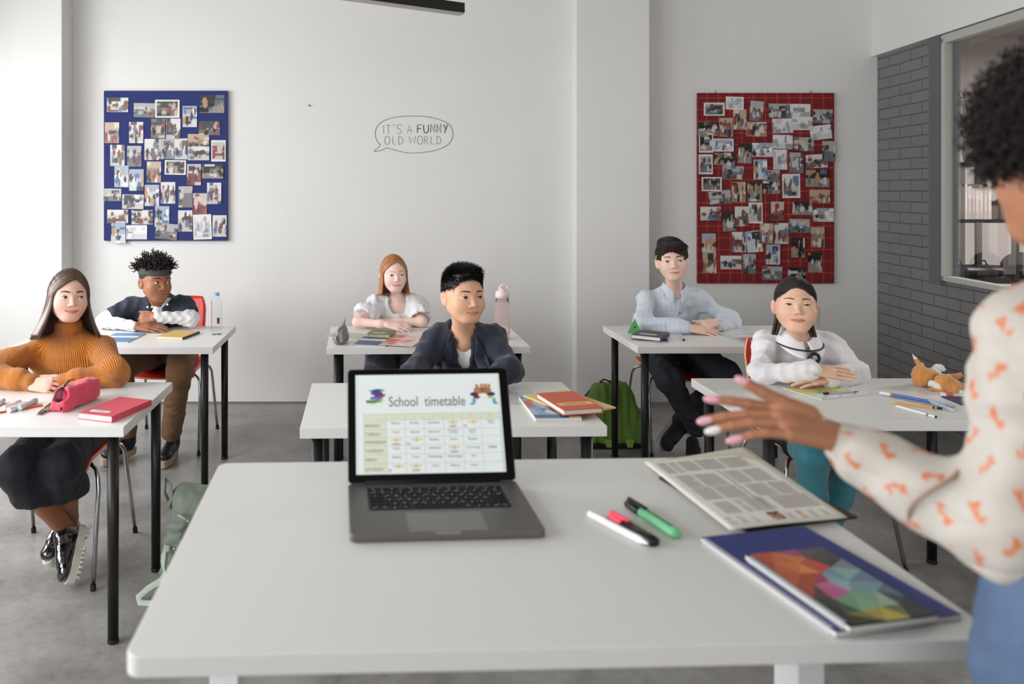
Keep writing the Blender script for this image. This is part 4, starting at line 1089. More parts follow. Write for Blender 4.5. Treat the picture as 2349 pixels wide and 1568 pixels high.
def person_e():
    H = Head(at(1545,599,4.27), 5, 0, -5, 1.0)
    J = dict(neck=at(1546,664,4.46), hip=Vector((1.68,4.70,.55)), shL=at(1484,684,4.48), shR=at(1602,680,4.48), elL=at(1472,738,4.37), wrL=at(1580,752,4.24),
             elR=at(1680,738,4.47), wrR=at(1640,747,4.31), hipL=Vector((1.59,4.62,.54)), hipR=Vector((1.79,4.62,.54)), knL=at(1536,872,4.18), knR=at(1668,858,4.22), anL=at(1598,985,4.22), anR=at(1560,965,4.55))
    root = person('person with short brown hair in a light blue shirt, pencil behind the ear', J); off = root.location
    hands = (dict(W=J['wrL'], d=(1,-.15,-.10), up=(0,-.4,1), thumb=-1, s=.95, curl=(6,10,6), tout=10),
             dict(W=J['wrR']+Vector((-.004,-.02,.022)), d=(-.85,-.35,-.06), up=(.0,-.45,.9), thumb=1, s=.92, curl=(28,38,24), spread=5))
    v, col, tips = make_body(J, H, (230,194,178), (208,138,128), .95, hands, .92, .0018, slv=1, hx=hand_zones(J, hands, .0028), jaw=.96, cheek=.95, lip=1.0, eyeopen=.88, noseW=1.0, blush=.35)
    body = bodymesh('body', v, col, root, off, skinmat(), 1)
    face_parts(v, H, body, off, (74,54,44), (84,84,82), (4,0), brow=(.0026,.003))
    hm = mat('hair_dark_brown', (52,40,36), .42, spec=.5, var=.2, vscale=90)
    cuts = [((-.015,-.120,-.010),(.085,.085,.078)), ((.10,-.035,-.022),(.045,.08,.055)), ((-.10,-.035,-.022),(.045,.08,.055)), ((0,.04,-.10),(.14,.12,.095))]
    c = cap_volume(H, (.081,.103,.093), (0,.014,.034), .0028, cuts, [((.010,-.052,.078),(.058,.048,.026)), ((-.02,-.01,.10),(.05,.06,.03))]); V, Q = c.mesh(); N = vnormals(V, Q)
    hr = add_mesh('hair', relax(V, Q, 2), Q, hm, root, True, off=off)
    def df(L, n):
        top = np.clip((L[:,2:3]-.06)/.04, 0, 1); return n*.12+np.array((.75,-.55,-.10))*top+np.array((.10,-.25,-.9))*(1-top)
    V2, Q2 = lay_strands(V, N, H, 5600, .036, df, .0012, 5, 5, .0016, .10, lambda L: L[:,2] > -.06, lenf=lambda L: .45+.55*np.clip((L[:,2]-.065)/.03, 0, 1), tan=.8)
    add_mesh('hair_strands', V2, Q2, hm, hr, True, off=off)
    SH = mat('pale_blue_oxford', (200,208,218), .8, sheen=.1, bump=.0005, bscale=350)
    g = grid_for([J[k] for k in ('neck','hip','shL','shR','elL','elR','wrL','wrR')], .13, .006); torso(g, J, .012, .05)
    for a in 'LR':
        S, E_, W = (npv(J[k+a]) for k in ('sh','el','wr')); d = (W-E_)/np.linalg.norm(W-E_)
        g.rc(S-npv((0,0,.012)), E_, .046, .045, .03); g.rc(E_, W-d*.045, .046, .038, .03); g.rc(W-d*.05, W-d*.008, .034, .034, .006)
    n_ = npv(J['neck']); g.el(n_+npv((.002,-.09,-.0)), (.026,.07,.055), None, .008, 's'); g.el(n_+npv((0,-.02,.06)), (.056,.07,.07), None, .01, 's')
    so = bodymesh('shirt', g, None, root, off, SH, 2, (.009, 7, 21))
    collar('collar', so, off, J['neck']+Vector((0,-.006,.004)), .056, SH, (0,-.22,1), (0,-1,0), 15, .034, .03, .038)
    # placket + buttons
    xs = [n_[0]+.006+.002*i for i in range(6)]; zs = [n_[2]-.045-.019*i for i in range(6)]
    pts = [Vector((x, front_y(g, x, z, n_[1]-.32)-.001, z)) for x, z in zip(xs, zs)]
    MB().tube(pts, .014, 8, flat=.16, up=(0,-1,0)).build('placket', SH, so, smooth=True, off=off)
    buttons([pts[0]-Vector((0,.004,0)), pts[4]-Vector((0,.004,0))], (0,-1,.1), .0058, mat('blue_grey_button', (120,130,148), .4), so, off)
    DJ = mat('black_denim', (38,40,48), .8, bump=.0006, bscale=300, var=.18, vscale=14)
    trousers(root, off, J, DJ, (.088,.068), (.064,.050), hem=.01, fold=(.008,10,4))
    SU = mat('black_suede', (20,20,22), .9); SG = mat('pale_grey_rubber', (150,148,144), .6); LC = mat('black_cord', (22,22,24), .8)
    shoe('boot', '', Vector((J['anL'].x+.0,4.32,.03)), Vector((J['anL'].x+.02,4.10,.03)), (0,0,1), .27, SU, SG, root, off, .018, False, .045, LC)
    shoe('boot', '', at(1552,968,4.60), at(1512,1030,4.43), (.80,-.15,.5), .27, SU, SG, root, off, .018, False, .03, LC)
    # pencil tucked behind the ear : its own thing
    p0, p1 = Vector(H.w((-.080,.055,-.020))), Vector(H.w((-.083,-.040,.034)))
    pc = thing('pencil', 'yellow pencil tucked behind the ear of the boy in the blue shirt', 'pencil', p0)
    MB().tube([p0, p1], .0038, 6).build('pencil_body', mat('yellow_paint', (214,190,60), .4), pc, off=p0)
def person_f():
    H = Head(at(1830,699,3.085), 6, -3, 0, .97)
    J = dict(neck=at(1829,770,3.25), hip=Vector((1.755,3.40,.55)), shL=at(1755,790,3.29), shR=at(1890,785,3.29), elL=at(1750,853,3.17), wrL=at(1866,849,3.07),
             elR=at(1968,852,3.19), wrR=at(1902,866,3.09), hipL=Vector((1.68,3.34,.53)), hipR=Vector((1.84,3.34,.53)), knL=at(1862,1048,2.90), knR=at(1956,1056,2.93), anL=at(1876,1275,2.99), anR=at(1892,1250,3.12))
    root = person('person with dark braids in a white blouse with black ribbon, teal tights, arms crossed', J); off = root.location
    hands = (dict(W=J['wrL'], d=(1,-.05,-.06), up=(0,-.5,.9), thumb=-1, s=.92, curl=(5,6,5), spread=2.5, tout=12),
             dict(W=J['wrR'], d=(-1,-.06,-.05), up=(0,-.4,.9), thumb=1, s=.90, curl=(6,8,5), spread=3, tout=20))
    def ex(L, c):
        m = np.clip((L[:,2]-.062-.30*np.clip(L[:,1]+.09, -1, 0)*0)/.006, 0, 1)*0; return c
    v, col, tips = make_body(J, H, (228,184,158), (200,122,112), .88, hands, .9, .0016, slv=1, hx=hand_zones(J, hands, .0025), jaw=1.05, cheek=1.12, chin=1.07, lip=1.1, eyeopen=.5, noseW=1.1, flat=.005, mouth=.6, blush=.35)
    body = bodymesh('body', v, col, root, off, skinmat(), 1)
    face_parts(v, H, body, off, (66,50,42), (30,20,16), (-2,0), brow=(.0022,.003), lash=.0013, teeth=True)
    hm = mat('hair_black_brown', (56,44,39), .4, spec=.5, var=.25, vscale=70)
    cuts = [((0,-.122,-.020),(.080,.088,.105)), ((.115,-.005,-.045),(.06,.085,.075)), ((-.115,-.005,-.045),(.06,.085,.075)), ((0,.02,-.12),(.14,.13,.095))]
    c = cap_volume(H, (.0775,.099,.087), (0,.015,.031), .0028, cuts); V, Q = c.mesh(); N = vnormals(V, Q)
    hr = add_mesh('hair', relax(V, Q, 2), Q, hm, root, True, off=off)
    def df(L, n):
        sx = np.sign(L[:,0:1]); return np.array((.0,.8,-.25))+n*.03+np.concatenate([sx*.35, 0*sx, 0*sx], 1)*(L[:,2:3] > .06)
    V2, Q2 = lay_strands(V, N, H, 5200, .036, df, .0010, 5, 6, .0003, .04, tan=1)
    add_mesh('hair_strands', V2, Q2, hm, hr, True, off=off)
    for sx in (-1, 1):
        mb = MB(); root_p = npv((sx*.052,.088,-.045))
        for k in range(3):
            pts = []
            for i in range(46):
                t = i/45; c_ = root_p+npv((sx*.020*t,.012-.02*t,-.085*t)); a = t*16+k*2.094
                pts.append(H.w(c_+npv((.0085*math.sin(a), .006*math.cos(a*2)*.8, 0))))
            mb.tube(pts, [.0088*H.s*(1-.35*i/45) for i in range(46)], 8)
        mb.build('braid', hm, hr, smooth=True, off=off)
        fly = MB(); rs = random.Random(4+sx)
        for i in range(6):
            a = npv((sx*(.066+.006*rs.random()), -.03+.05*rs.random(), -.01+.05*rs.random()))
            fly.tube([H.w(a), H.w(a+npv((sx*.010,-.004,-.022))), H.w(a+npv((sx*.012,.004,-.052-.02*rs.random()))), H.w(a+npv((sx*.006,.010,-.075-.03*rs.random())))], .00035, 3)
        fly.build('loose_hair', hm, hr, smooth=True, off=off)
    WB = mat('white_blouse_poplin', (228,225,228), .75, sheen=.15, bump=.0004, bscale=300)
    g = grid_for([J[k] for k in ('neck','hip','shL','shR','elL','elR','wrL','wrR')], .13, .0055); torso(g, J, .010, .05)
    for a in 'LR':
        S, E_, W = (npv(J[k+a]) for k in ('sh','el','wr')); d = (W-E_)/np.linalg.norm(W-E_)
        g.rc(S-npv((0,0,.008)), S*.8+E_*.2, .047, .044, .025); g.rc(S, E_, .042, .043, .03); g.rc(E_, W-d*.05, .044, .036, .03); g.rc(W-d*.055, W-d*.006, .037, .038, .004)
    n_ = npv(J['neck']); g.el(n_+npv((0,-.02,.06)), (.060,.07,.065), None, .01, 's')
    so = bodymesh('blouse', g, None, root, off, WB, 2, (.011, 8, 14))
    WC = mat('white_collar_cotton', (232,232,236), .7)
    cl = collar('collar', so, off, J['neck']+Vector((0,-.006,.0)), .054, WC, (0,-.2,1), (0,-1,0), 7, .026, .050, .0, .95, .003, .040)
    RB = mat('black_ribbon', (20,20,28), .5)
    # ribbon under the collar edge and the looped rosette
    pts = []
    for i in range(25):
        a = R(-118+236*i/24); pts.append(Vector((n_[0]+.092*math.sin(a), n_[1]-.006-.092*math.cos(a), n_[2]-.022-.020*math.cos(a))))
    MB().tube(pts, .0032, 6).build('ribbon', RB, cl, smooth=True, off=off)
    c_ = Vector(at(1838,790,3.145)); c_ = Vector((n_[0]+.004, n_[1]-.115, n_[2]-.066)); c_.y = min(c_.y, front_y(g, c_.x, c_.z, n_[1]-.3)-.012); pts = []
    for i in range(60):
        t = i/59; a = -1.2+t*2*math.pi*2.1; r_ = .024-.013*t; pts.append(c_+Vector((r_*math.cos(a), -.002-.008*t, r_*math.sin(a))))
    mb = MB().tube(pts, .0036, 6); tail = [c_+Vector((-.018,0,.010)), c_+Vector((-.026,.002,-.016)), c_+Vector((-.020,.006,-.045)), c_+Vector((.002,.01,-.070)), c_+Vector((.02,.012,-.080))]
    mb.tube(tail, .0028, 6).build('ribbon_rosette', RB, so, smooth=True, off=off)
    SK = mat('black_skirt', (24,24,28), .85)
    t = grid_for([J['hip'], J['knL'], J['knR']], .16, .008); t.el(J['hip'], (.165,.125,.10), None, .03)
    for a in 'LR': K = npv(J['kn'+a]); hp = npv(J['hip'+a]); t.rc(hp, hp*.34+K*.66, .082, .074, .05)
    bodymesh('skirt', t, None, root, off, SK, 2, (.006, 6, 3))
    TT = mat('teal_tights', (52,128,142), .6, sheen=.35, bump=.0003, bscale=500)
    v2 = grid_for([J[k] for k in ('hip','knL','knR','anL','anR')], .1, .006)
    for a in 'LR': v2.chain([npv(J['hip'+a]), npv(J['kn'+a])], [.070,.057], .02); K, A_ = npv(J['kn'+a]), npv(J['an'+a]); v2.chain([K, K*.6+A_*.4+npv((0,.012,0)), A_], [.054,.050,.030], .02)
    bodymesh('tights', v2, None, root, off, TT, 2)
    for a in 'LR': q = J['an'+a]; shoe('shoe', '', Vector((q.x, q.y+.06, .02)), Vector((q.x, q.y-.16, .02)), (0,0,1), .23, mat('black_leather', (20,20,22), .35, bump=.001, bscale=60), mat('white_rubber', (220,220,218), .5), root, off, .018)
def person_t():
    H = Head(at(2455,380,1.12)+Vector((-.02,0,0)), 205, 0, 0, 1.0, False)
    H.o = npv(at(2496,372,.99))
    J = dict(neck=at(2530,640,.98), hip=Vector((.885,.935,1.0)), shL=at(2372,765,.985), shR=at(2720,745,.93), elL=at(2312,1222,.965), wrL=at(1942,1018,1.105),
             elR=Vector((1.135,.90,1.10)), wrR=Vector((1.09,1.09,.99)), hipL=Vector((.80,.94,.93)), hipR=Vector((.96,.92,.93)), knL=Vector((.81,.93,.50)), knR=Vector((.95,.88,.50)), anL=Vector((.81,.92,.09)), anR=Vector((.95,.90,.09)))
    root = person('person with a dark afro in a cream blouse with orange dogs, left arm reaching out', J); off = root.location
    W = J['wrL']+Vector((-.004,.006,.006))
    hands = (dict(W=W, d=(-.94,.12,.28), up=(.12,-.30,.94), thumb=1, s=1.0, curl=[(9,4,2),(21,8,4),(19,11,6),(15,14,8)], spread=1.5, tout=34, tcurl=-6, tdir=(-.92,.12,.44)), dict(W=Vector((1.085,1.10,.985)), d=(-.55,.75,-.15), up=(.1,.2,1), thumb=-1, s=.97, curl=(14,20,14)))
    hz = hand_zones(J, hands, .002, .21)
    v, col, tips = make_body(J, H, (168,116,88), (150,80,76), .95, hands, 1.0, .0035, slv=1, hx=hz, blush=.15, legs=True)
    body = bodymesh('body', v, col, root, off, skinmat(), 1)
    nails = [(222,160,172),(222,170,178),(232,224,218),(222,160,172),(224,164,176)]
    for (p, d, r), nc in zip(tips[0], nails):
        d = d/np.linalg.norm(d); M = frame(p+d*.007+npv((0,-.0045,.001)), d, (0,-1,0)); mm = mat('nail_%d' % nc[1], nc, .15, coat=.8)
        MB().ball((0,0,0), 1, M @ Matrix.Diagonal((.0125,.0030,.0062,1)), 8).build('fingernail', mm, body, smooth=True, off=off)
    hm = mat('hair_afro', (30,21,20), .8)
    rs = np.random.RandomState(2); n = 3200; d = rs.randn(n, 3); d /= np.linalg.norm(d, axis=1)[:,None]
    cen = npv(at(2490,292,.99)); d = d[(d[:,2] > -.60)]; n = len(d)
    MB().ball(cen+npv((0,0,.010)), .100, None, 20, (1,1,.84)).build('hair', hm, root, smooth=True, off=off)
    hr = root.children[-1] if False else [o for o in root.children if o.name.startswith('hair')][-1]
    S = 14; t = np.linspace(0, 1, S); ph = rs.rand(n)*6.28; a = np.cross(d, rs.randn(n, 3)); a /= np.linalg.norm(a, axis=1)[:,None]; b = np.cross(d, a)
    L = .036*(.6+.7*rs.rand(n)); P_ = cen+d[:,None,:]*(.088+L[:,None]*t[None,:])[...,None]
    P_ = P_+(a[:,None,:]*np.cos(ph[:,None]+t[None,:]*14)[...,None]+b[:,None,:]*np.sin(ph[:,None]+t[None,:]*14)[...,None])*.0055
    V, Q = strand_mesh(P_, np.full((n, S), .0011)); add_mesh('hair_curls', V, Q, hm, hr, True, off=off)
    # blouse with the scattered dog print
    g = Vol(fine_axis(J['wrL'].x-.06, 1.40, .007, [(.5,1.0,.0042)]), fine_axis(.70, 1.22, .0055, []), fine_axis(.86, 1.50, .0048, []))
    torso(g, J, .014, .05); g.cut((0,0,1.048), (0,0,-1))
    S_, E_, W_ = npv(J['shL']), npv(J['elL']), npv(J['wrL']); dd = (W_-E_)/np.linalg.norm(W_-E_)
    g.rc(S_-npv((0,0,.01)), E_, .052, .054, .04); g.rc(E_, W_-dd*.03, .052, .038, .03); g.rc(W_-dd*.10-npv((0,0,.016)), W_-dd*.026-npv((0,0,.010)), .042, .038, .02); g.rc(W_-dd*.024, W_-dd*.002, .032, .031, .003)
    g.rc(J['shR'], J['elR'], .052, .052, .04); g.rc(J['elR'], npv(J['wrR'])*.9+npv(J['elR'])*.1, .050, .038, .02)
    def dogs(V):
        bones = [(J['hip'], J['neck'], (-1,0,0), 1, .13), (S_, E_, (-1,0,0), 1, .06), (E_, W_, (0,-1,0), 1, .05)]
        best = np.full(len(V), 1e9); uv = np.zeros((len(V), 2))
        for (p0, p1, ref, _, rad) in bones:
            p0, p1, ref = npv(p0), npv(p1), npv(ref); d = p1-p0; L_ = np.linalg.norm(d); d /= L_; q = V-p0; t_ = q @ d; tc = np.clip(t_, 0, L_)
            dist = np.linalg.norm(q-tc[:,None]*d, axis=1)-rad; a_ = ref-d*(ref @ d); a_ /= np.linalg.norm(a_); b_ = np.cross(d, a_)
            m = dist < best; best = np.where(m, dist, best); uv[m] = np.stack([np.arctan2(q @ b_, q @ a_)*rad, t_], 1)[m]
        P_, Q_ = .041, .056; ci = np.floor(uv[:,0]/P_); cj = np.floor((uv[:,1]+.028*(ci % 2))/Q_)
        x = uv[:,0]/P_-ci-.5; y = (uv[:,1]+.028*(ci % 2))/Q_-cj-.5; x *= P_; y *= Q_; fl = np.where((ci+cj) % 2 == 0, 1, -1); x = x*fl*1.55; y = y*1.25
        r_ = .5; xr, yr = x*math.cos(r_)-y*math.sin(r_), x*math.sin(r_)+y*math.cos(r_)
        def e(cx, cy, a_, b_): return ((xr-cx)/a_)**2+((yr-cy)/b_)**2
        m = np.minimum.reduce([e(0,-.002,.0052,.013), e(.006,.013,.0058,.0052), e(-.0055,-.012,.004,.006), e(.006,-.011,.004,.006), e(.010,.010,.0045,.003)])
        w_ = np.clip((1.15-m)/.4, 0, 1)[:,None]; return np.array(lin((184,178,170)))*(1-w_)+np.array(lin((198,112,66)))*w_
    BL = mat('cream_printed_silk', (206,199,190), .6, sheen=.1, attr='Col')
    bl = bodymesh('blouse', g, dogs, root, off, BL, 2, (.0065, 7, 5))
    # piped seam round the sleeve below the elbow
    c_ = E_*.60+W_*.40; M = frame(c_, np.cross(dd, (0,1,0)), np.cross(dd, np.cross(dd, (0,1,0))))
    MB().tube([Vector(M @ Vector((.051*math.cos(a_), .051*math.sin(a_), .012*math.sin(a_*2)))) for a_ in np.linspace(0, 2*math.pi, 30, endpoint=False)], .0022, 6, closed=True).build('sleeve_seam', mat('taupe_piping', (150,122,102), .7), bl, smooth=True, off=off)
    JN = mat('light_blue_denim', (76,96,126), .8, bump=.0006, bscale=400, var=.25, vscale=9)
    t2 = grid_for([J['hip'], J['anL'], J['anR']], .2, .009); t2.el(npv(J['hip'])-npv((0,0,.02)), (.160,.115,.12), None, .03); t2.rc(npv(J['hip']), npv(J['hip'])+npv((0,0,.11)), .115, .100, .03, flat=((1,0,0), .72))
    for a_ in 'LR': limb(t2, (J['hip'+a_], J['kn'+a_]), (.088,.060), .015); limb(t2, (J['kn'+a_], J['an'+a_]), (.060,.045), .02)
    t2.cut((0,0,1.09), (0,0,1), .004)
    jn = bodymesh('jeans', t2, None, root, off, JN, 2, (.006, 8, 3))
    for a_ in 'LR': q = J['an'+a_]; shoe('shoe', '', Vector((q.x, q.y-.06, .02)), Vector((q.x-.02, q.y+.17, .02)), (0,0,1), .24, WHITE_FAB, mat('white_rubber', (220,220,218), .5), root, off, .018)
if not globals().get('NO_PEOPLE'):
    for f in (person_a, person_b, person_c, person_d, person_e, person_f, person_t): f()
# ================= things on the back wall
INK = mat('black_ink', (44,44,42), .6); INKB = mat('bold_black_ink', (18,18,18), .6)
def wpt(cx, cy, x0=820, y0=230, k=9.035, Y=YB-.0015): return at(x0+cx/k, y0+cy/k, Y)
sb = thing('wall_sticker', "speech bubble wall lettering reading IT'S A FUNNY OLD WORLD.", 'wall sticker', wpt(1170, 700))
o0 = sb.location.copy()
bub = [(480,915),(420,862),(385,790),(368,700),(378,620),(410,540),(480,465),(600,400),(780,350),(1000,330),(1200,325),(1400,335),(1600,370),(1780,430),(1890,490),(1950,570),(1976,680),(1965,780),(1920,870),(1850,935),(1700,1010),(1500,1060),(1250,1088),(1050,1088),(850,1050),(720,1015),(600,980)]
def smooth(pts, n=5):
    out = []
    for i in range(len(pts)-1):
        p0, p1, p2, p3 = (np.array(pts[max(0, min(len(pts)-1, j))], float) for j in (i-1, i, i+1, i+2))
        for t in np.linspace(0, 1, n, endpoint=False):
            out.append(tuple(.5*((2*p1)+(-p0+p2)*t+(2*p0-5*p1+4*p2-p3)*t*t+(-p0+3*p1-3*p2+p3)*t**3)))
    return out+[tuple(pts[-1])]
tail = smooth([(600,980),(520,1025),(440,1050),(340,1052)])+smooth([(340,1052),(420,990),(480,915)])
mb = MB()
for seg in (smooth(bub), tail): mb.tube([wpt(*p) for p in seg], .0016, 6, flat=.5, up=(0,-1,0))
mb.build('bubble_outline', INK, sb, off=o0)
FONT = {'I':[[(.5,0),(.5,1)]],'T':[[(0,0),(1,0)],[(.5,0),(.5,1)]],"'":[[(.55,-.05),(.6,.08),(.5,.22)]],'S':[[(.95,.08),(.6,0),(.2,.05),(.05,.25),(.3,.45),(.75,.55),(.97,.78),(.7,.98),(.3,1),(.05,.9)]],
 'A':[[(0,1),(.48,0),(1,1)],[(.1,.68),(.9,.66)]],'F':[[(.95,0),(.05,.02),(.05,1)],[(.05,.5),(.9,.48)]],'U':[[(.05,0),(.08,.7),(.3,.97),(.6,1),(.9,.75),(.97,0)]],'N':[[(.05,1),(.05,0),(.95,1),(.95,0)]],
 'Y':[[(.05,0),(.5,.52)],[(1,0),(.25,1)]],'O':[[(.5,0),(.18,.12),(.02,.5),(.15,.9),(.5,1),(.85,.88),(.98,.5),(.83,.12),(.5,0)]],'L':[[(.05,0),(.05,1),(.95,.97)]],
 'D':[[(.05,0),(.05,1)],[(.02,0),(.5,.06),(.9,.35),(.95,.65),(.6,.93),(.05,1)]],'W':[[(0,0),(.22,1),(.5,.1),(.75,1),(1,0)]],'R':[[(.05,1),(.05,0),(.6,.05),(.85,.28),(.6,.5),(.08,.55)],[(.45,.55),(.95,1)]],'.':[[(.45,.93),(.55,.98)]],
 'E':[[(.95,0),(.05,0),(.05,1),(.95,1)],[(.05,.5),(.8,.5)]]}
lets = [('I',520,515,42,170,0),('T',592,515,96,170,0),("'",725,500,50,170,0),('S',812,505,104,185,0),('A',1030,508,95,170,0),('F',1238,505,90,165,1),('U',1365,505,110,168,1),('N',1510,495,92,168,1),('N',1640,492,90,168,1),('Y',1780,502,88,172,1),
        ('O',562,740,110,172,0),('L',730,745,74,166,0),('D',850,745,96,168,0),('W',1068,740,140,155,0),('O',1240,738,112,172,0),('R',1385,738,82,166,0),('L',1518,740,84,166,0),('D',1640,738,92,168,0),('.',1740,738,40,168,0)]
for (ch, x, y, w_, h_, b_) in lets:
    mb = MB()
    for st in FONT[ch]:
        pts = [(x+a*w_, y+b*h_) for a, b in st]
        if ch in 'SUOD' and len(pts) > 3: pts = smooth(pts, 4)
        mb.tube([wpt(*p) for p in pts], .0027 if b_ else .0013, 6, flat=.4, up=(0,-1,0))
    mb.build('letter', INKB if b_ else INK, sb, off=o0)
# pin boards
def board(name, label, x0, y0, x1, y1, Y, m, off=0):
    a, b = at(x0, y0, Y), at(x1, y1, Y); t = thing(name, label, 'pinboard', ((a.x+b.x)/2, Y, b.z))
    MB().box(a.x, b.x, Y, Y+.026, b.z, a.z).build('panel', m, t, bevel=.002, off=t.location); return t
BLUE = mat('royal_blue_felt', (38,48,104), .9, sheen=.2, var=.05, vscale=200)
RT = mat('red_tartan_cloth', (136,12,20), .9, sheen=.15)
def tartan():
    nt = RT.node_tree; b = nt.nodes['Principled BSDF']; tc = [n for n in nt.nodes if n.type == 'TEX_COORD'][0]; sp = nt.nodes.new('ShaderNodeSeparateXYZ'); nt.links.new(tc.outputs['Object'], sp.inputs[0])
    def M(op, a, b_=None, c=None):
        n = nt.nodes.new('ShaderNodeMath'); n.operation = op
        for i, v in enumerate((a, b_, c)):
            if v is None: continue
            if isinstance(v, (int, float)): n.inputs[i].default_value = v
            else: nt.links.new(v, n.inputs[i])
        return n.outputs[0]
    cur = None
    base = lin((136,12,20))+(1,)
    prev = None
    for (cen, hw, colr, fac) in ((.30,.075,(24,26,40),.62),(.30,.012,(150,60,50),.5),(.62,.012,(20,40,34),.75),(.70,.012,(20,40,34),.75),(.92,.006,(214,190,150),.7)):
        ms = []
        for ax_, per in ((0,.082),(2,.082)):
            f = M('FRACT', M('ADD', M('DIVIDE', sp.outputs[ax_], per), 10)); ms.append(M('COMPARE', f, cen, hw))
        s_ = M('MULTIPLY', M('MINIMUM', M('ADD', ms[0], ms[1]), 1.4), fac)
        mx = nt.nodes.new('ShaderNodeMix'); mx.data_type = 'RGBA'; nt.links.new(s_, mx.inputs['Factor'])
        if prev is None: mx.inputs[6].default_value = base
        else: nt.links.new(prev, mx.inputs[6])
        mx.inputs[7].default_value = lin(colr)+(1,); prev = mx.outputs[2]
    nt.links.new(prev, b.inputs['Base Color'])
tartan()
YBB = YB-.0272; YRB = 5.63-.026
bb = board('pinboard', 'royal blue pinboard covered with small photo prints, left of the wall lettering', 238, 208, 522, 552, YBB, BLUE)
rb = board('pinboard', 'red tartan pinboard covered with overlapping photo prints, right of the pillar', 1601, 213, 1914, 650, YRB, RT)
for x in (1643, 1862):
    q = at(x, 211, YRB); MB().tube([(q.x, YRB+.012, q.z-.006),(q.x, YRB+.012, q.z+.008),(q.x+.004, YRB+.012, q.z+.014)], .002, 6).build('hanger', INKB, rb, off=rb.location)
PH = mat('photo_print', (200,200,200), .35, attr='Col')
PB = mat('photo_paper_back', (214,210,204), .6)
def photo(px, k, ox, oy, Y, rot, kind, desc, brd, idx, where, grp):
    x0, y0, x1, y1 = px; a = at(ox+x0/k, oy+y0/k, Y); b = at(ox+x1/k, oy+y1/k, Y); W_, H_ = (b.x-a.x), (a.z-b.z); cx, cz = (a.x+b.x)/2, (a.z+b.z)/2
    rs = random.Random(idx*7+3); nu, nv = 22, 18
    pal = {'w':((222,220,214),(200,196,188)),'d':((70,66,66),(120,112,104)),'g':((176,178,178),(120,118,116)),'b':((150,176,206),(206,210,214)),'o':((206,170,130),(170,130,100)),'s':((232,232,232),(210,212,214)),'k':((40,40,42),(150,140,130)),'r':((200,190,180),(160,60,56))}[kind]
    cl = {'w':[(60,60,66),(150,60,60),(90,120,170),(120,90,70)],'d':[(30,28,30),(200,180,160),(160,50,50),(90,100,120)],'g':[(60,60,62),(200,200,200),(90,110,140),(130,60,60)],'b':[(70,110,180),(240,240,240),(230,150,80),(50,50,60)],'o':[(190,50,50),(60,50,50),(230,210,180),(80,90,110)],'s':[(200,202,206),(170,172,176),(232,232,232),(150,150,156)],'k':[(20,20,22),(200,150,90),(90,110,130),(210,210,210)],'r':[(190,40,44),(60,60,66),(230,200,190),(120,50,50)]}[kind]
    hor = rs.uniform(.35, .7); bl = []
    for i in range(rs.randint(7, 12)): bl.append((rs.random(), rs.uniform(.15, .75), rs.uniform(.04, .13), rs.uniform(.08, .26), rs.choice(cl), rs.random() < .55))
    rc2 = [(rs.random(), rs.random(), rs.uniform(.1, .3), rs.uniform(.05, .2), rs.choice(cl+[pal[0]])) for i in range(4)]
    def colr(u, v):
        if brd and (u < .06 or u > .94 or v < .07 or v > .93): return (232,230,226)
        c = pal[0] if v > hor else pal[1]
        for (cx_, cy_, w_, h_, q) in rc2:
            if abs(u-cx_) < w_ and abs(v-cy_) < h_: c = q
        for (cx_, cy_, w_, h_, q, pers) in bl:
            if ((u-cx_)/w_)**2+((v-cy_)/h_)**2 < 1: c = q
            if pers and ((u-cx_)/(w_*.55))**2+((v-cy_-h_*1.1)/(w_*.6*W_/H_))**2 < 1: c = (196,150,124) if kind != 's' else (214,200,194)
        return c
    t = thing('photo_print', 'photo of %s, %s' % (desc, where), 'photo', (cx, Y, cz), 0, grp)
    t.rotation_euler = (0, R(rot), 0)
    V, C_, Fs = [], [], []
    cur = rs.uniform(.0, .004)
    for j in range(nv):
        for i in range(nu):
            u, v = i/(nu-1), j/(nv-1); V.append(((u-.5)*W_, -.0015-cur*(abs(u-.5)*2)**2*(1-v), (v-.5)*H_)); q_ = colr(u, v); g_ = sum(q_)/3; C_.append(lin(tuple((.62*k_+.38*g_)*.93 for k_ in q_)))
    Fs = [(j*nu+i, j*nu+i+1, (j+1)*nu+i+1, (j+1)*nu+i) for j in range(nv-1) for i in range(nu-1)]
    o = add_mesh('print', V, Fs, PH, t, False, col=np.array(C_)); md = o.modifiers.new('s', 'SOLIDIFY'); md.thickness = .0006; md.offset = -1
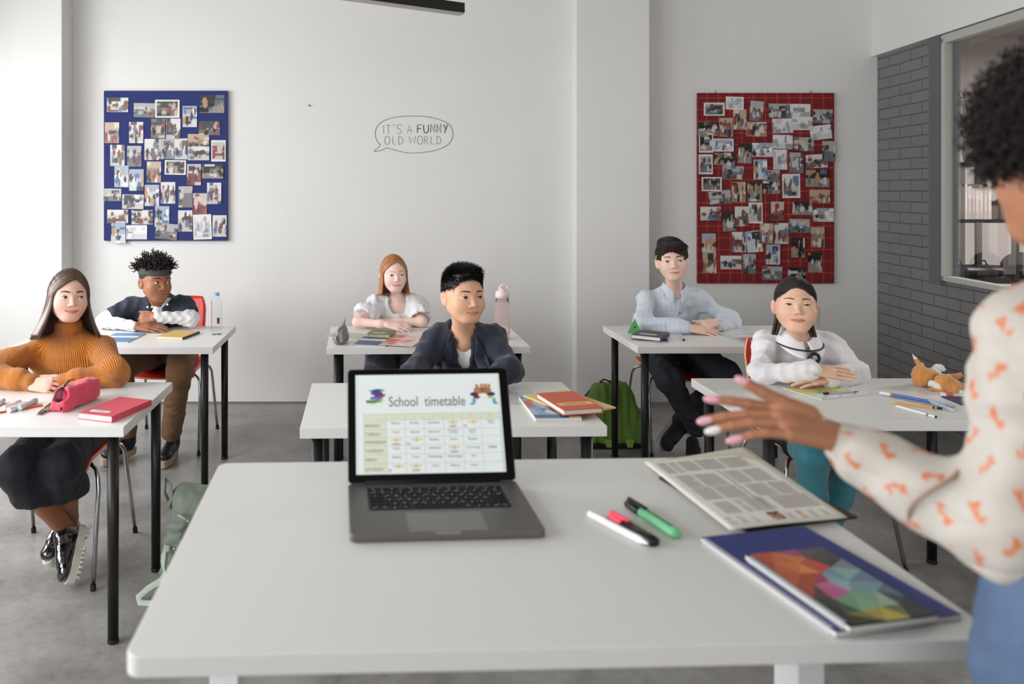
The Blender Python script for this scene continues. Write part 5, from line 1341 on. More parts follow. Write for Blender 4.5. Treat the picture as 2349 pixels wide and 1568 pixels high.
BLUES = """148,140,348,276,0,w,two women by a white wall,0|400,192,600,326,1,g,a person at a desk near a window,0|602,160,834,330,0,d,a bright hall with a dark stage,1|862,218,998,418,0,b,a blue-dressed child with an orange cup,0|1026,115,1258,284,0,k,a dark crowded auditorium,0|126,374,262,570,0,o,a woman in a red room,0|356,370,490,570,0,w,a row of children on the floor,0|564,338,698,524,1,d,a busy grey playroom,0|706,338,842,530,0,w,a grey-haired person in white,0|1016,362,1216,494,0,d,a crowd in a dim room,0|502,530,638,730,0,w,a person leaning to the lens,0|638,530,776,720,0,g,a circle of children round a dark head,0|776,526,908,724,0,w,a bright room with a small group,0|912,484,1112,604,0,o,two girls lying on a sofa,0|912,600,1114,732,0,w,a black-suited man before a whiteboard,0|1134,542,1270,744,0,r,a red-shirted child with white border,1|178,586,314,786,0,w,children in a bright corridor with red bag,0|338,596,472,792,0,g,two people holding white certificates,0|218,782,352,986,0,b,a child at a blue table,0|358,816,494,1020,0,b,a child in yellow over a blue mat,0|524,744,658,944,0,o,long legs on a wooden floor,0|694,732,894,868,1,k,four faces in a white-bordered dark row,1|904,768,1036,968,0,r,a child in red above blue paper,0|1046,770,1246,904,0,k,an audience under a blue screen,0|656,938,792,1142,0,w,a white room with a red table,0|504,964,640,1164,0,b,a swimmer in pale water,0|824,978,956,1178,0,g,a small figure on a grey floor,0|1094,944,1228,1146,0,w,children drawing at a long white table,0|960,1044,1092,1242,0,r,children sitting under red curtains,0|114,1000,282,1118,0,g,a group on dark chairs,0|292,1056,494,1192,1,w,many children on a pale rug,0|150,1200,348,1326,0,w,a girl beside colourful book shelves,0|380,1204,580,1338,0,w,two children bending over papers,0|600,1166,736,1362,1,b,a child painting a blue page,0|820,1206,954,1406,0,w,white cups on a round table,0|962,1244,1136,1480,-2,s,a dancer drawn on white paper,1|1146,1252,1278,1454,0,w,a group in white coats,0|186,1326,322,1516,0,b,a blue tub hanging below the edge,0|328,1346,526,1480,0,s,scattered toys on white,0|606,1330,814,1480,6,g,a tilted indoor group,0"""
REDS = """112,148,268,246,0,g,a grey projection screen,1|276,104,410,200,2,s,a drawing inside an oval,1|330,200,432,350,0,o,children around a craft table,0|228,262,330,404,0,o,an orange and white mask,0|70,294,222,396,1,k,a person in a dark car,0|458,136,558,284,4,g,a faint figure on grey paper,0|426,294,582,402,1,o,dark heads over brown paper,0|598,156,752,262,1,g,a person sitting by pale steps,0|756,158,910,262,1,s,washed-out white shapes,0|930,200,1076,302,2,g,faces in pale light,0|624,268,780,376,-2,s,blank white glare,0|776,256,926,354,0,s,grey smudges on white,0|908,318,1068,424,-7,s,a pale pile of toys,0|628,390,778,494,1,s,a faint grey crowd,0|786,408,938,510,1,g,a grey door and a seated person,0|1000,436,1098,588,0,g,a misty grey crowd hanging past the edge,0|76,376,182,522,0,k,a black and white face collage,1|184,418,334,514,0,b,three children at a blue table,1|74,536,178,684,0,g,children round a white table,1|190,522,346,618,4,k,a long table in a dark room,0|368,454,470,602,3,k,a dark figure from behind,0|474,450,628,554,0,b,children with blue paint,0|632,500,736,650,0,s,two people under a bright window,0|754,522,858,674,1,g,a pale staircase,0|878,536,1036,636,-4,w,children lying on white paper,0|250,622,410,722,3,g,a sculpture beside a poster,0|484,574,586,722,0,b,a child in a white shirt,0|580,654,682,740,0,g,a grey television set,0|556,732,682,830,0,k,a cardboard box in the dark,0|700,682,834,862,-1,w,three children lifting a cloth,1|876,650,1054,780,1,k,a busy dark workshop,0|96,706,246,810,0,d,four faces with certificates,1|150,808,314,910,-6,g,people at a round table,0|320,742,426,894,0,o,a child in black at a tray,0|440,740,548,888,0,k,a black and white group,0|904,800,1058,902,0,o,children in red costumes,0|86,928,238,1030,0,w,a child with a red hat,0|250,964,352,1110,-4,k,an orange shirt in a dark room,0|344,926,446,1074,0,w,a child behind black railings,0|448,896,552,1052,0,w,white paper with small letters,1|614,890,712,1030,1,r,a standing girl in a red dress,0|776,890,930,988,1,k,four people at a black counter,0|932,938,1086,1040,0,b,two boys in blue,0|530,1052,632,1202,2,o,orange children by a window,0|640,1050,744,1206,0,w,many hands around a white table,0|754,1020,906,1122,1,g,a lit screen in an office,0|912,1080,1016,1232,0,o,a pair of dancers outside,0|98,1128,202,1270,0,b,a heap of children in blue,0|322,1116,428,1268,0,w,intertwined white figures,0|432,1108,550,1268,-5,b,a bus window above blue paper,0|766,1158,868,1308,0,k,a bright doorway behind people,0|580,1210,684,1360,1,b,two people in blue shirts,0|104,1272,206,1426,0,o,a reader beside a shuttered window,0|236,1294,394,1396,0,w,a man pointing at a board,0|404,1282,502,1430,1,g,a crowded white studio,0|550,1376,700,1478,1,g,a black figure at a whiteboard,0|744,1384,876,1474,0,k,people leaning over a pink sheet,0|894,1270,996,1418,1,k,a blue lamp in the dark,0"""
def place(n, lo, mid): return lo if n < 1/3 else (mid if n < 2/3 else None)
for (txt, k, ox, oy, Y, W_, H_, bn, grp, sd) in ((BLUES, 4.126, 210, 190, YBB, 1400, 1568, 'blue', 'photo prints on the blue board', 0), (REDS, 3.267, 1580, 190, YRB, 1176, 1568, 'red', 'photo prints on the red board', 500)):
    for i, ln in enumerate(txt.split('|')):
        f = ln.split(','); px = [int(q) for q in f[:4]]; cy = (px[1]+px[3])/2/H_; cxn = (px[0]+px[2])/2/W_
        vpos = 'upper' if cy < .35 else 'lower' if cy > .68 else 'middle'; hpos = 'left' if cxn < .36 else 'right' if cxn > .66 else 'centre'
        photo(px, k, ox, oy, Y-.0012*(i % 4), int(f[4]), f[5], f[6], int(f[7]), i+sd, '%s %s of the %s board' % (vpos, hpos, bn), grp)
# ---- room beyond the right-hand window: black shelf, vase with flowers, boxes, books
SH = mat('black_steel_shelf', (22,20,22), .5)
def pw(x, y, Y): return at(x, y, Y)
YS = 5.15
sx0, sx1 = pw(2198, 0, YS).x, pw(2560, 0, YS).x
zt, zm, zb = pw(0, 372, YS).z, pw(0, 503, YS).z, pw(0, 642, YS).z
shf = thing('shelf_unit', 'black metal shelf unit seen through the interior window', 'shelf', (sx0, YS, 0))
for (z, nm) in ((zt,'shelf_board'),(zm,'shelf_board'),(zb,'shelf_board'),(.35,'shelf_board')): MB().box(sx0-.03, sx1, YS-.02, YS+.32, z-.022, z).build(nm, SH, shf, off=shf.location)
for x in (sx0, (sx0+sx1)/2-.16, sx1-.03):
    for y in (YS-.02, YS+.30): MB().box(x, x+.03, y, y+.03, 0, zt).build('post', SH, shf, off=shf.location)
def vase(x, z, y):
    t = thing('vase', 'pale glass vase on the shelf holding dark red flowers', 'vase', (x, y, z))
    MB().lathe([(.03,0),(.045,.03),(.05,.07),(.035,.12),(.018,.16),(.017,.20),(.024,.22)], n=20).build('vase_body', mat('pale_vase', (186,182,184), .2), t, smooth=True)
vx = pw(2232, 0, YS+.1).x; vase(vx, zt, YS+.12)
fl = thing('flower_bouquet', 'dark red and pink blossoms with leaves standing in the vase', 'flowers', (vx, YS+.12, zt+.21))
rs = random.Random(5)
PK, DG = mat('dusty_pink_petal', (150,112,112), .8), mat('dark_red_petal', (86,30,38), .8); LF = mat('olive_leaf', (78,82,62), .7)
for i in range(26):
    a = rs.uniform(0, 6.28); r_ = rs.uniform(.04, .20); h = rs.uniform(.05, .42)*(1-.5*r_/.2)+.05; e = Vector((r_*math.cos(a), r_*math.sin(a)*.6, h if i % 5 else -.02)); 
    MB().tube([(0,0,-.05), e*.5+Vector((0,0,.05)), e], .0015, 5).build('stem', LF, fl, smooth=True)
    mb = MB()
    for k in range(9): q = e+Vector((rs.gauss(0,.014), rs.gauss(0,.012), rs.gauss(0,.010))); mb.ball(q, rs.uniform(.008,.015), None, 5, (1,1,.55))
    mb.build('blossom', (DG if i % 3 == 0 else PK if i % 3 == 1 else LF), fl, smooth=True)
CR = mat('cream_paper_spine', (206,196,188), .7)
x = pw(2178, 0, YS+.1).x
for i in range(9):
    w_ = (.022,.028,.018,.03,.02,.026,.03,.024,.028)[i]; h = (.235,.22,.23,.215,.20,.20,.225,.21,.23)[i]
    o = MB().box(0, w_-.002, 0, .2, 0, h).mi(1).box(w_*.2, w_*.75, -.0005, .001, h*.25, h*.75)
    tag(o.build('binder', [CR, mat('pale_label', (226,220,214), .7)]), ('white binder beyond the window, %s' % ('the tallest, at the left end','second from the left','third from the left','fourth from the left','the shortest, mid row','fifth from the right end of its row','fourth from the right end of its row','second from the right end','at the right end')[i]), 'binder', 'white binders on the shelf').location = (x, YS+.03, zm); x += w_
hx = pw(2262, 0, YS+.1).x
for i, (w_, h, c) in enumerate(((.06,.115,(96,60,44)),(.07,.13,(60,58,48)),(.065,.12,(150,138,130)),(.08,.125,(160,150,142)),(.07,.12,(150,130,116)))):
    t = thing('toy_house', ('small dark red model house box on the middle shelf beside the binders','small olive model house box with pointed roof on the shelf','small beige speckled model house box, third on the shelf','wide pale speckled model house box on the shelf','tan model house box farthest right on the shelf')[i], 'toy house', (hx, YS+.06, zm), 0, 'model houses on the shelf')
    hm_ = mat('patterned_card_%d' % i, c, .7, var=.5, vscale=90)
    MB().box(0, w_, 0, .08, 0, h*.7).build('house_wall', hm_, t); MB().prism([(0,0),(w_,0),(w_/2,h*.32)], 0, .08, Matrix(((1,0,0,0),(0,0,1,0),(0,1,0,h*.7),(0,0,0,1)))).build('roof', mat('dark_roof_card', (50,44,44), .8), t); hx += w_+.006
hb = Vol(*[np.arange(a, b, .008) for a, b in ((-.2,.2),(-.15,.15),(-.05,.2))]); hb.rc((-.13,0,.045), (.10,0,.045), .045, .04, .02, flat=((0,1,0),.7)); hb.chain([(-.05,0,.08),(-.03,0,.115),(.02,0,.115),(.04,0,.08)], [.006]*4, .004)
V, Q = hb.mesh(); o = add_mesh('handbag', V, Q, mat('black_leather_bag', (20,18,20), .45)); o.location = pw(2255, 0, YS+.12).x, YS+.13, zb; tag(o, 'black leather bag lying on the lowest visible shelf beyond the window', 'bag')
hb = Vol(*[np.arange(a, b, .01) for a, b in ((-.2,.2),(-.15,.15),(-.02,.25))]); hb.el((0,0,.08), (.12,.09,.09), None, .01); hb.rc((-.08,0,.04), (.1,0,.03), .04, .04, .03)
V, Q = hb.mesh(); o = add_mesh('shoulder_bag', V, Q, mat('dark_cloth_bag', (34,30,32), .8)); o.location = pw(2345, 0, YS+.12).x, YS+.13, zb; tag(o, 'bulky dark cloth bag on the low shelf, right of the black leather bag', 'bag')
# ================= things on the desks
ZD = .73
PAGE = mat('white_page_block', (226,222,214), .8, bump=.0006, bscale=500, stretch=(1,1,12)); CPAGE = mat('cream_page_block', (196,176,150), .8, bump=.0006, bscale=500, stretch=(1,1,12))
def rect(px, z):
    """px: back-left, back-right, front-right, front-left pixels of the top face -> centre, half sizes, matrix"""
    c = [on(x, y, z) for x, y in px]; u = ((c[1]-c[0])+(c[2]-c[3]))/2; v = ((c[0]-c[3])+(c[1]-c[2]))/2; cen = sum(c, Vector())/4
    U = u.normalized(); Vn = (v-U*v.dot(U)); return cen, u.length/2, Vn.length/2, math.atan2(U.y, U.x)
def book(name, label, cat, px, z0, t, m, spine='l', pages=PAGE, group=None, soft=False):
    cen, hu, hv, a = rect(px, z0+t); b = thing(name, label, cat, (cen.x, cen.y, z0), a, group); ct = .0012 if soft else .0024; ov = 0 if soft else .003
    mb = MB().box(-hu, hu, -hv, hv, 0, ct).box(-hu, hu, -hv, hv, t-ct, t)
    s = {'l':(-hu, -hu+ct, -hv, hv), 'r':(hu-ct, hu, -hv, hv), 'f':(-hu, hu, -hv, -hv+ct), 'b':(-hu, hu, hv-ct, hv)}[spine]; mb.box(s[0], s[1], s[2], s[3], ct*.5, t-ct*.5)
    mb.build('cover', m, b, bevel=.0007 if not soft else .0003)
    MB().box(-hu+ov+(.001 if spine == 'l' else 0), hu-ov-(.001 if spine == 'r' else 0), -hv+ov, hv-ov, ct*.9, t-ct*.9).build('pages', pages, b)
    return b, hu, hv
def pencil(label, name, p0, p1, r, m, tip=None, cap=None, n=6, cat='pencil', parts=()):
    p0, p1 = Vector(p0), Vector(p1); d = (p1-p0); t = thing(name, label, cat, p0); L = d.length; d.normalize(); o = Vector((0,0,0))
    a, b = (0, L)
    if tip: MB().tube([o, d*L*.02, d*.018], [r*.15, r*.3, r*.98], n).build('tip', tip, t); a = .018
    if cap: MB().tube([d*(L-cap[0]), d*(L-.001), d*L], [r*1.12, r*1.12, r*.9], 10).build(cap[2] if len(cap) > 2 else 'end_cap', cap[1], t, smooth=False); b = L-cap[0]
    MB().tube([d*a, d*b], r, n).build('barrel', m, t); 
    return t, d, L
def lie(x, y, z): v = on(x, y, z); return v
PKB = mat('coral_pink_cover', (206,78,92), .45, bump=.0003, bscale=300)
b, hu, hv = book('book', 'thick coral pink hardback diary near the front corner of the left desk', 'book', [(276,909),(349,917),(256,954),(177,946)], ZD, .022, PKB, 'r')
lm = mat('mint_label', (196,222,212), .6)
MB().prism([(-hu*.55+.01*math.cos(a)*(1)+(hu*.62 if math.cos(a) > 0 else 0)*1.4, -hv*.66+.011*math.sin(a)) for a in np.linspace(0, 2*math.pi, 20, endpoint=False)], .0221, .0226).build('title_label', lm, b)
text_mesh('title', 'DIARY', .014, mat('grey_ink', (120,130,124), .6), b, Matrix.Translation((-.006, -hv*.66, .0228)) @ Matrix.Rotation(math.pi, 4, 'Z'), .0001)
# pink pencil case
pc = thing('pencil_case', 'open pink fabric pencil case with black zip standing beside the pink diary', 'pencil case', on(165, 935, ZD)); L0 = pc.location.copy()
a_, b_ = Vector(on(146,940,ZD)), Vector(on(206,916,ZD)); dx = (b_-a_).normalized(); up = Vector((0,0,1)); sd = dx.cross(up)
v = Vol(*[np.arange(L0[i]-.16, L0[i]+.18, .0035) for i in range(3)])
Rb = np.stack([np.array(dx), np.array(sd), np.array(up)], 1); cb_ = a_.lerp(b_, .52)
v.box(cb_+up*.041, (.098,.034,.040), Rb, .017, .01); v.box(a_+up*.022-dx*.006, (.03,.03,.022), Rb, .014, .012); v.el(a_-dx*.020+up*.060, (.030,.022,.028), None, .008, 's')
V, Q = v.mesh(); V = relax(V, Q, 2); V = folds(V, vnormals(V, Q), .0035, 15, 3); PKF = mat('pink_fabric', (222,66,92), .75, sheen=.3, bump=.0005, bscale=500)
add_mesh('pouch', V, Q, PKF, pc, True, off=L0); BZP = mat('black_zip', (16,16,18), .5)
MB().tube([a_+up*h_+dx*x_+sd*s_ for (x_, h_, s_) in ((.055,.096,0),(.030,.097,0),(.006,.086,.0),(-.014,.066,0),(-.022,.045,.003),(-.018,.032,.010))], .0055, 8, flat=.25).tube([a_+up*h_+dx*x_+sd*s_ for (x_, h_, s_) in ((.0,.080,-.006),(-.020,.066,-.018),(-.030,.045,-.016),(-.018,.032,.010))], .0055, 8, flat=.25).build('zip_tape', BZP, pc, smooth=True, off=L0)
MB().tube([a_+up*.030-dx*.018+sd*.010, a_+up*.012-dx*.045+sd*.022], .0035, 4).build('zip_pull', BZP, pc, off=L0)
MB().ball(a_+up*.034-dx*.019+sd*.011, .0042, None, 8).build('zip_slider', CHR, pc, smooth=True, off=L0)
r = .0038
pencil('orange pencil lying across the left desk in front of the clasped hands', 'pencil', lie(-40,952,ZD+r), lie(97,929,ZD+r), r, mat('orange_paint', (212,96,36), .4))
GP = mat('sage_green_plastic', (112,150,88), .3); DGP = mat('dark_green_plastic', (26,52,44), .3)
pencil('light green pen pointing out of the pink pencil case', 'pen', lie(90,950,ZD+.005), lie(128,921,ZD+.007), .0045, GP, mat('steel', (150,150,150), .3, 1), n=10, cat='pen')
pencil('thin dark green pen beside the light green one on the left desk', 'pen', lie(84,951,ZD+.004), lie(119,922,ZD+.004), .0032, DGP, mat('steel', (150,150,150), .3, 1), n=10, cat='pen')
er = MB().box(-.012,.012,-.028,.028,0,.010).build('sharpener', mat('clear_blush_plastic', (232,190,180), .15, trans=.6, ior=1.4), None, bevel=.002); er.location = on(119,940,ZD); er.rotation_euler = (0,0,R(-30)); tag(er, 'small clear blush plastic sharpener between green pens and pink case', 'sharpener')
for i, (p0, p1, r_, c, lb, nm) in enumerate((((8,936),(46,922),.009,(232,214,214),'chunky pale pink marker at the left edge of the left desk','marker'),((20,941),(58,926),.009,(228,230,232),'chunky white marker lying in front of the pale pink one','marker'),((44,936),(82,918),.0095,(196,212,216),'chunky pale blue marker nearest the clasped hands','marker'),((-6,928),(8,918),.008,(206,196,206),'pale lilac marker cut by the left picture edge','marker'))):
    t, d, L = pencil(lb, nm, lie(p0[0],p0[1],ZD+r_), lie(p1[0],p1[1],ZD+r_), r_, mat('pastel_%d' % i, c, .3), None, (.03, mat('pastel_cap_%d' % i, tuple(int(q*.93) for q in c), .3), 'marker_cap'), 14, 'marker')
# headband boy's desk
def striped(name, label, cat, px, z0, t, ca, cb, bands, group=None):
    b, hu, hv = book(name, label, cat, px, z0, t, ca, 'l', soft=True, group=group)
    mb = MB()
    for (v0, v1) in bands: mb.box(-hu, hu, -hv+2*hv*v0, -hv+2*hv*v1, t, t+.0003)
    mb.build('cover_band', cb, b); return b
WB_ = mat('white_cover_band', (222,226,230), .5); BC = mat('cornflower_cover', (96,138,190), .45); BC2 = mat('slate_blue_cover', (72,96,142), .45)
striped('notebook', 'blue and white striped notebook beside the folded arms of the headband boy', 'notebook', [(262,763),(336,764),(292,784),(225,783)], ZD, .005, BC, WB_, [(.48,.66)])
b, hu, hv = book('book', 'mustard yellow hardback with dark spine by the headband boy', 'book', [(393,756),(453,758.5),(424,774),(367,771)], ZD, .013, mat('mustard_cover', (206,168,92), .5), 'r')
MB().box(-hu+.004, hu-.004, -hv+.006, -hv+.028, .0131, .0135).build('cover_band', mat('olive_band', (186,176,120), .5), b)
MB().box(hu-.0005, hu+.0006, -hv, hv, .0005, .0125).build('spine', mat('dark_brown_spine', (62,48,40), .5), b)
def bottle_clear():
    p = on(497, 767, ZD); t = thing('water_bottle', 'clear plastic water bottle with blue cap on the back left desk', 'bottle', p)
    prof = [(.0,.002),(.026,.0),(.0285,.006),(.029,.03),(.0275,.05),(.0285,.08)]
    for i in range(6): z = .086+.014*i; prof += [(.0285,z),(.0268,z+.006),(.0285,z+.012)]
    prof += [(.028,.175),(.022,.192),(.013,.203),(.0115,.212)]
    inner = [(max(.001, r_-.0012), z+.001) for r_, z in reversed(prof)]
    CP = mat('clear_pet', (250,252,253), .02, trans=1, ior=1.12); MB().lathe(prof+inner, n=28).build('bottle_body', CP, t, smooth=True)
    MB().lathe([(.0145,.206),(.0145,.222),(.012,.2235),(0,.2238)], n=20).build('bottle_cap', mat('pale_blue_cap', (132,176,208), .35), t)
    mb = MB(); M = Matrix.Rotation(R(25), 4, 'Z')
    mb.grid(lambda u, v_: M @ Vector((.0292*math.cos(R(-100+28*u)), .0292*math.sin(R(-100+28*u)), .062+.032*v_)), 8, 3)
    mb.build('bottle_label', mat('red_black_label', (128,50,58), .5, var=.9, vscale=120), t)
bottle_clear()
# ginger girl's desk
g_ = on(781, 789, ZD); t = thing('pencil_case', 'silver sequin pencil case standing on the left end of the back middle desk', 'pencil case', g_)
v = Vol(*[np.arange(a, b, .003) for a, b in ((-.06,.07),(-.06,.13),(-.01,.15))])
for i in range(8):
    q = i/7; v.rc((-.004+.012*q, -.012+.085*q, .032+.0*q), (.006+.006*q, .0+.08*q, .060+.012*math.sin(q*3)), .030, .018-.004*q, .012)
v.rc((.012,.02,.07), (.020,.03,.122), .014, .003, .015); v.cut((0,0,.001), (0,0,-1)); v.el((-.005,-.042,.05), (.012,.018,.03), None, .006, 's')
SQ = mat('silver_sequins', (150,150,146), .22, .85, bump=.004, bscale=260); V, Q = v.mesh(); add_mesh('sequin_pouch', folds(relax(V, Q, 1), vnormals(V, Q), .004, 30, 4), Q, SQ, t)
MB().tube([(-.006,-.040,.012),(-.012,-.044,.045),(-.004,-.038,.075),(.010,.0,.09)], .003, 6).build('zip_tape', mat('copper_zip', (120,90,72), .4, .6), t, smooth=True)
striped('notebook', 'slate blue notebook with a white band under the green book', 'notebook', [(835,771),(905,773),(884,793),(811,789)], ZD, .005, BC2, WB_, [(.50,.72)])
b, hu, hv = book('book', 'olive green hardback lying on the slate blue notebook', 'book', [(854,754),(907.5,757),(894,766.5),(843.5,765)], ZD+.0055, .020, mat('olive_green_cover', (112,128,86), .5), 'b', CPAGE)
MB().box(-hu*.6, hu*.5, -hv*.75, -hv*.35, .0201, .0205).build('title_label', mat('pale_teal_label', (160,184,176), .6), b); MB().box(hu*.15, hu*.5, -hv*.75, -hv*.25, .0205, .0208).build('cover_picture', mat('amber_print', (206,170,96), .6), b)
def painted(name, label, cat, px, z0, t, fn, group=None, pages=PAGE, nu=34, nv=26):
    b, hu, hv = book(name, label, cat, px, z0, t, mat('printed_edge', (214,208,202), .5), 'l', pages, group, True)
    V = [((i/(nu-1)*2-1)*hu, (j/(nv-1)*2-1)*hv, t+.0004) for j in range(nv) for i in range(nu)]; C_ = [lin(fn(i/(nu-1), j/(nv-1))) for j in range(nv) for i in range(nu)]
    add_mesh('printed_cover', V, [(j*nu+i, j*nu+i+1, (j+1)*nu+i+1, (j+1)*nu+i) for j in range(nv-1) for i in range(nu-1)], mat('printed_paper', (200,200,200), .4, attr='Col'), b, False, col=np.array(C_)); return b, hu, hv
def blobs(seed, n, cl, bg, s0=.05, s1=.2):
    rs = random.Random(seed); L = [(rs.random(), rs.random(), rs.uniform(s0, s1), rs.uniform(s0, s1), rs.choice(cl), rs.random()*3) for _ in range(n)]
    def f(u, v_):
        c = bg
        for (x, y, a, b, q, an) in L:
            du, dv = u-x, v_-y; p, q2 = du*math.cos(an)-dv*math.sin(an), du*math.sin(an)+dv*math.cos(an)
            if (p/a)**2+(q2/b)**2 < 1: c = q
        return c
    return f
fm_ = blobs(3, 16, [(186,96,70),(206,140,110),(168,70,56),(214,170,140)], (206,130,104)); fm2 = blobs(8, 16, [(226,170,170),(236,210,206),(200,140,140)], (228,196,194))
painted('magazine', 'brick red and pink magazine at the front edge of the ginger girl\'s desk', 'magazine', [(896,766),(968,771),(958,794),(881,790)], ZD+.0055, .003, lambda u, v_: (240,214,196) if abs(u-.42) < .02 or abs(v_-.62+.0*u) < .025 else (fm_(u, v_) if u < .45 else fm2(u, v_)))
fo = MB().box(-.11,.11,-.075,.075,0,.002).build('plastic_folder', mat('mint_clear_film', (196,216,206), .2, alpha=.55)); p = on(800, 769, ZD+.0005); fo.location = p; fo.rotation_euler = (0,0,R(-24)); tag(fo, 'thin mint clear plastic folder between sequin case and green book', 'folder')
def bottle_pink():
    p = on(1152, 777, ZD); t = thing('drinking_bottle', 'tall translucent pink drinking bottle with loop lid behind the boy in the blazer', 'bottle', p)
    PKT = mat('translucent_pink', (253,242,240), .06, trans=.92, ior=1.12)
    prof = [(0,.002),(.037,0),(.0395,.01),(.040,.06),(.0385,.12),(.0355,.18),(.0335,.212)]; inn = [(max(.001, r_-.002), z+.002) for r_, z in reversed(prof)]
    MB().lathe(prof+inn, n=30).build('bottle_body', PKT, t, smooth=True)
    WA = mat('pink_water', (236,200,196), .05, trans=.8, ior=1.2); MB().lathe([(0,.03),(.034,.03),(.034,.034),(0,.034)], n=24).build('strainer', mat('salmon_ring', (222,160,148), .3), t)
    LP_ = mat('blush_lid', (236,212,208), .4); MB().lathe([(.035,.212),(.0355,.235),(.031,.246),(.016,.252),(.014,.262),(0,.262)], n=26).build('bottle_lid', LP_, t, smooth=True)
    MB().tube([(.008+.022*math.cos(a), 0, .266+.014*math.sin(a)+.006*math.cos(a)) for a in np.linspace(0, 2*math.pi, 22, endpoint=False)], .0052, 8, closed=True).build('carry_loop', LP_, t, smooth=True)
bottle_pink()
# desk behind the laptop
sk = blobs(21, 26, [(120,150,180),(160,186,206),(90,120,156),(206,214,216),(190,110,90)], (136,164,190))
painted('book', 'light blue picture book at the bottom of the stack on the middle desk', 'book', [(1202,910),(1292,906),(1327,960),(1215,957)], ZD, .011, lambda u, v_: (60,104,150) if v_ < .14 and u < .75 else (226,206,130) if u > .62 and v_ < .5 else sk(u, v_), pages=PAGE)
book('book', 'thin cream yellow book between the blue and the orange book', 'book', [(1225,902),(1328,889),(1379,938),(1287,954)], ZD+.0115, .005, mat('cream_yellow_cover', (226,196,130), .5), 'l', CPAGE, soft=True)
OR = mat('burnt_orange_cover', (196,84,48), .45, bump=.0002, bscale=300)
b, hu, hv = book('book', 'thick burnt orange textbook on top of the stack on the middle desk', 'book', [(1233,900.5),(1318,896.5),(1381,934),(1290,941)], ZD+.017, .019, OR, 'r')
mb = MB(); n = 26; mb.add([(-hu*.86+hu*1.76*i/n, -hv*.58+(.002*math.sin(i*1.9) if k == 1 else 0)+(hv*.34 if k else 0), .0193) for k in (0,1) for i in range(n+1)], [(i, i+1, n+2+i, n+1+i) for i in range(n)]); mb.build('title_band', mat('parchment_band', (224,176,116), .6), b)
text_mesh('title', 'ENGLISH', .020, mat('brown_ink', (120,76,44), .6), b, Matrix.Translation((.0, -hv*.41, .0196)) @ Matrix.Rotation(math.pi, 4, 'Z'), .0001)
sh = MB().box(-.075,.075,-.10,.10,0,.0012).build('plastic_sleeve', mat('clear_film', (232,234,236), .12, alpha=.45)); sh.location = on(1186, 912, ZD+.0003); tag(sh, 'clear plastic sleeve between the laptop and the blue book', 'sleeve')
# shirt boy's desk
b, hu, hv = book('book', 'dark plum hardback on the corner of the back right desk', 'book', [(1476,756),(1541,763),(1511,773),(1442,766.5)], ZD+.005, .021, mat('plum_cover', (66,50,62), .45), 'r')
MB().box(-hu*.62, hu*.1, -hv*.55, -hv*.1, .0211, .0216).build('title_label', mat('pale_blue_label', (160,180,196), .5), b); MB().box(hu*.1, hu*.52, -hv*.55, -hv*.1, .0211, .0216).build('cover_picture', mat('amber_print', (206,170,96), .6), b)
book('notebook', 'thin royal blue notebook half hidden under the plum book', 'notebook', [(1478,768),(1528,771),(1534,783),(1455,780)], ZD, .004, mat('royal_blue_cover', (38,58,128), .45), 'l', soft=True)
q = on(1456, 764.5, ZD); py = thing('paper_pyramid', 'green paper pyramid with a round black hole on the back right desk', 'paper pyramid', q)
tt_ = [Vector((-.040,0,0)), Vector((.038,.006,0)), Vector((.0,.030,0)), Vector((.004,.012,.080))]
MB().add(tt_, [(0,2,1),(0,1,3),(1,2,3),(2,0,3)]).build('paper_side', mat('apple_green_card', (98,176,104), .6), py)
MB().tube([Vector((.003,.012,.032)), Vector((.003,.0055,.033))], .0045, 12).build('hole', INKB, py)
pencil('short clear pen with a black end lying in front of the folded hands', 'pen', lie(1568,779,ZD+.005), lie(1561,765,ZD+.005), .0045, mat('clear_film2', (220,222,224), .1, alpha=.5), None, None, 10, 'pen')[0]
MB().ball((0,-.002,0), .0062, None, 8).build('pen_end', INKB, [o for o in bpy.data.objects if o.name.startswith('pen') and o.type == 'EMPTY' and 'short clear' in o.get('label','')][0], smooth=True)
for i, (px, c, lb) in enumerate(((((1650,768),(1752,764),(1790,785),(1700,787)), (216,228,226), 'pale plastic folder under the elbow side of the back right desk'),)):
    cen, hu, hv, a = rect(px, ZD+.001); t = thing('plastic_folder', lb, 'folder', (cen.x, cen.y, ZD+.0003), a); MB().box(-hu, hu, -hv, hv, 0, .0015).build('film', mat('pale_film', c, .2, alpha=.7), t)
    MB().box(-hu*.6, hu*.9, -hv*.5, hv*.2, .0016, .0022).build('red_sheet', mat('rose_paper', (206,120,122), .6), t); MB().box(-hu*.5, hu*.6, hv*.2, hv*.8, .0016, .0024).build('blue_sheet', mat('ice_paper', (190,214,222), .6), t)
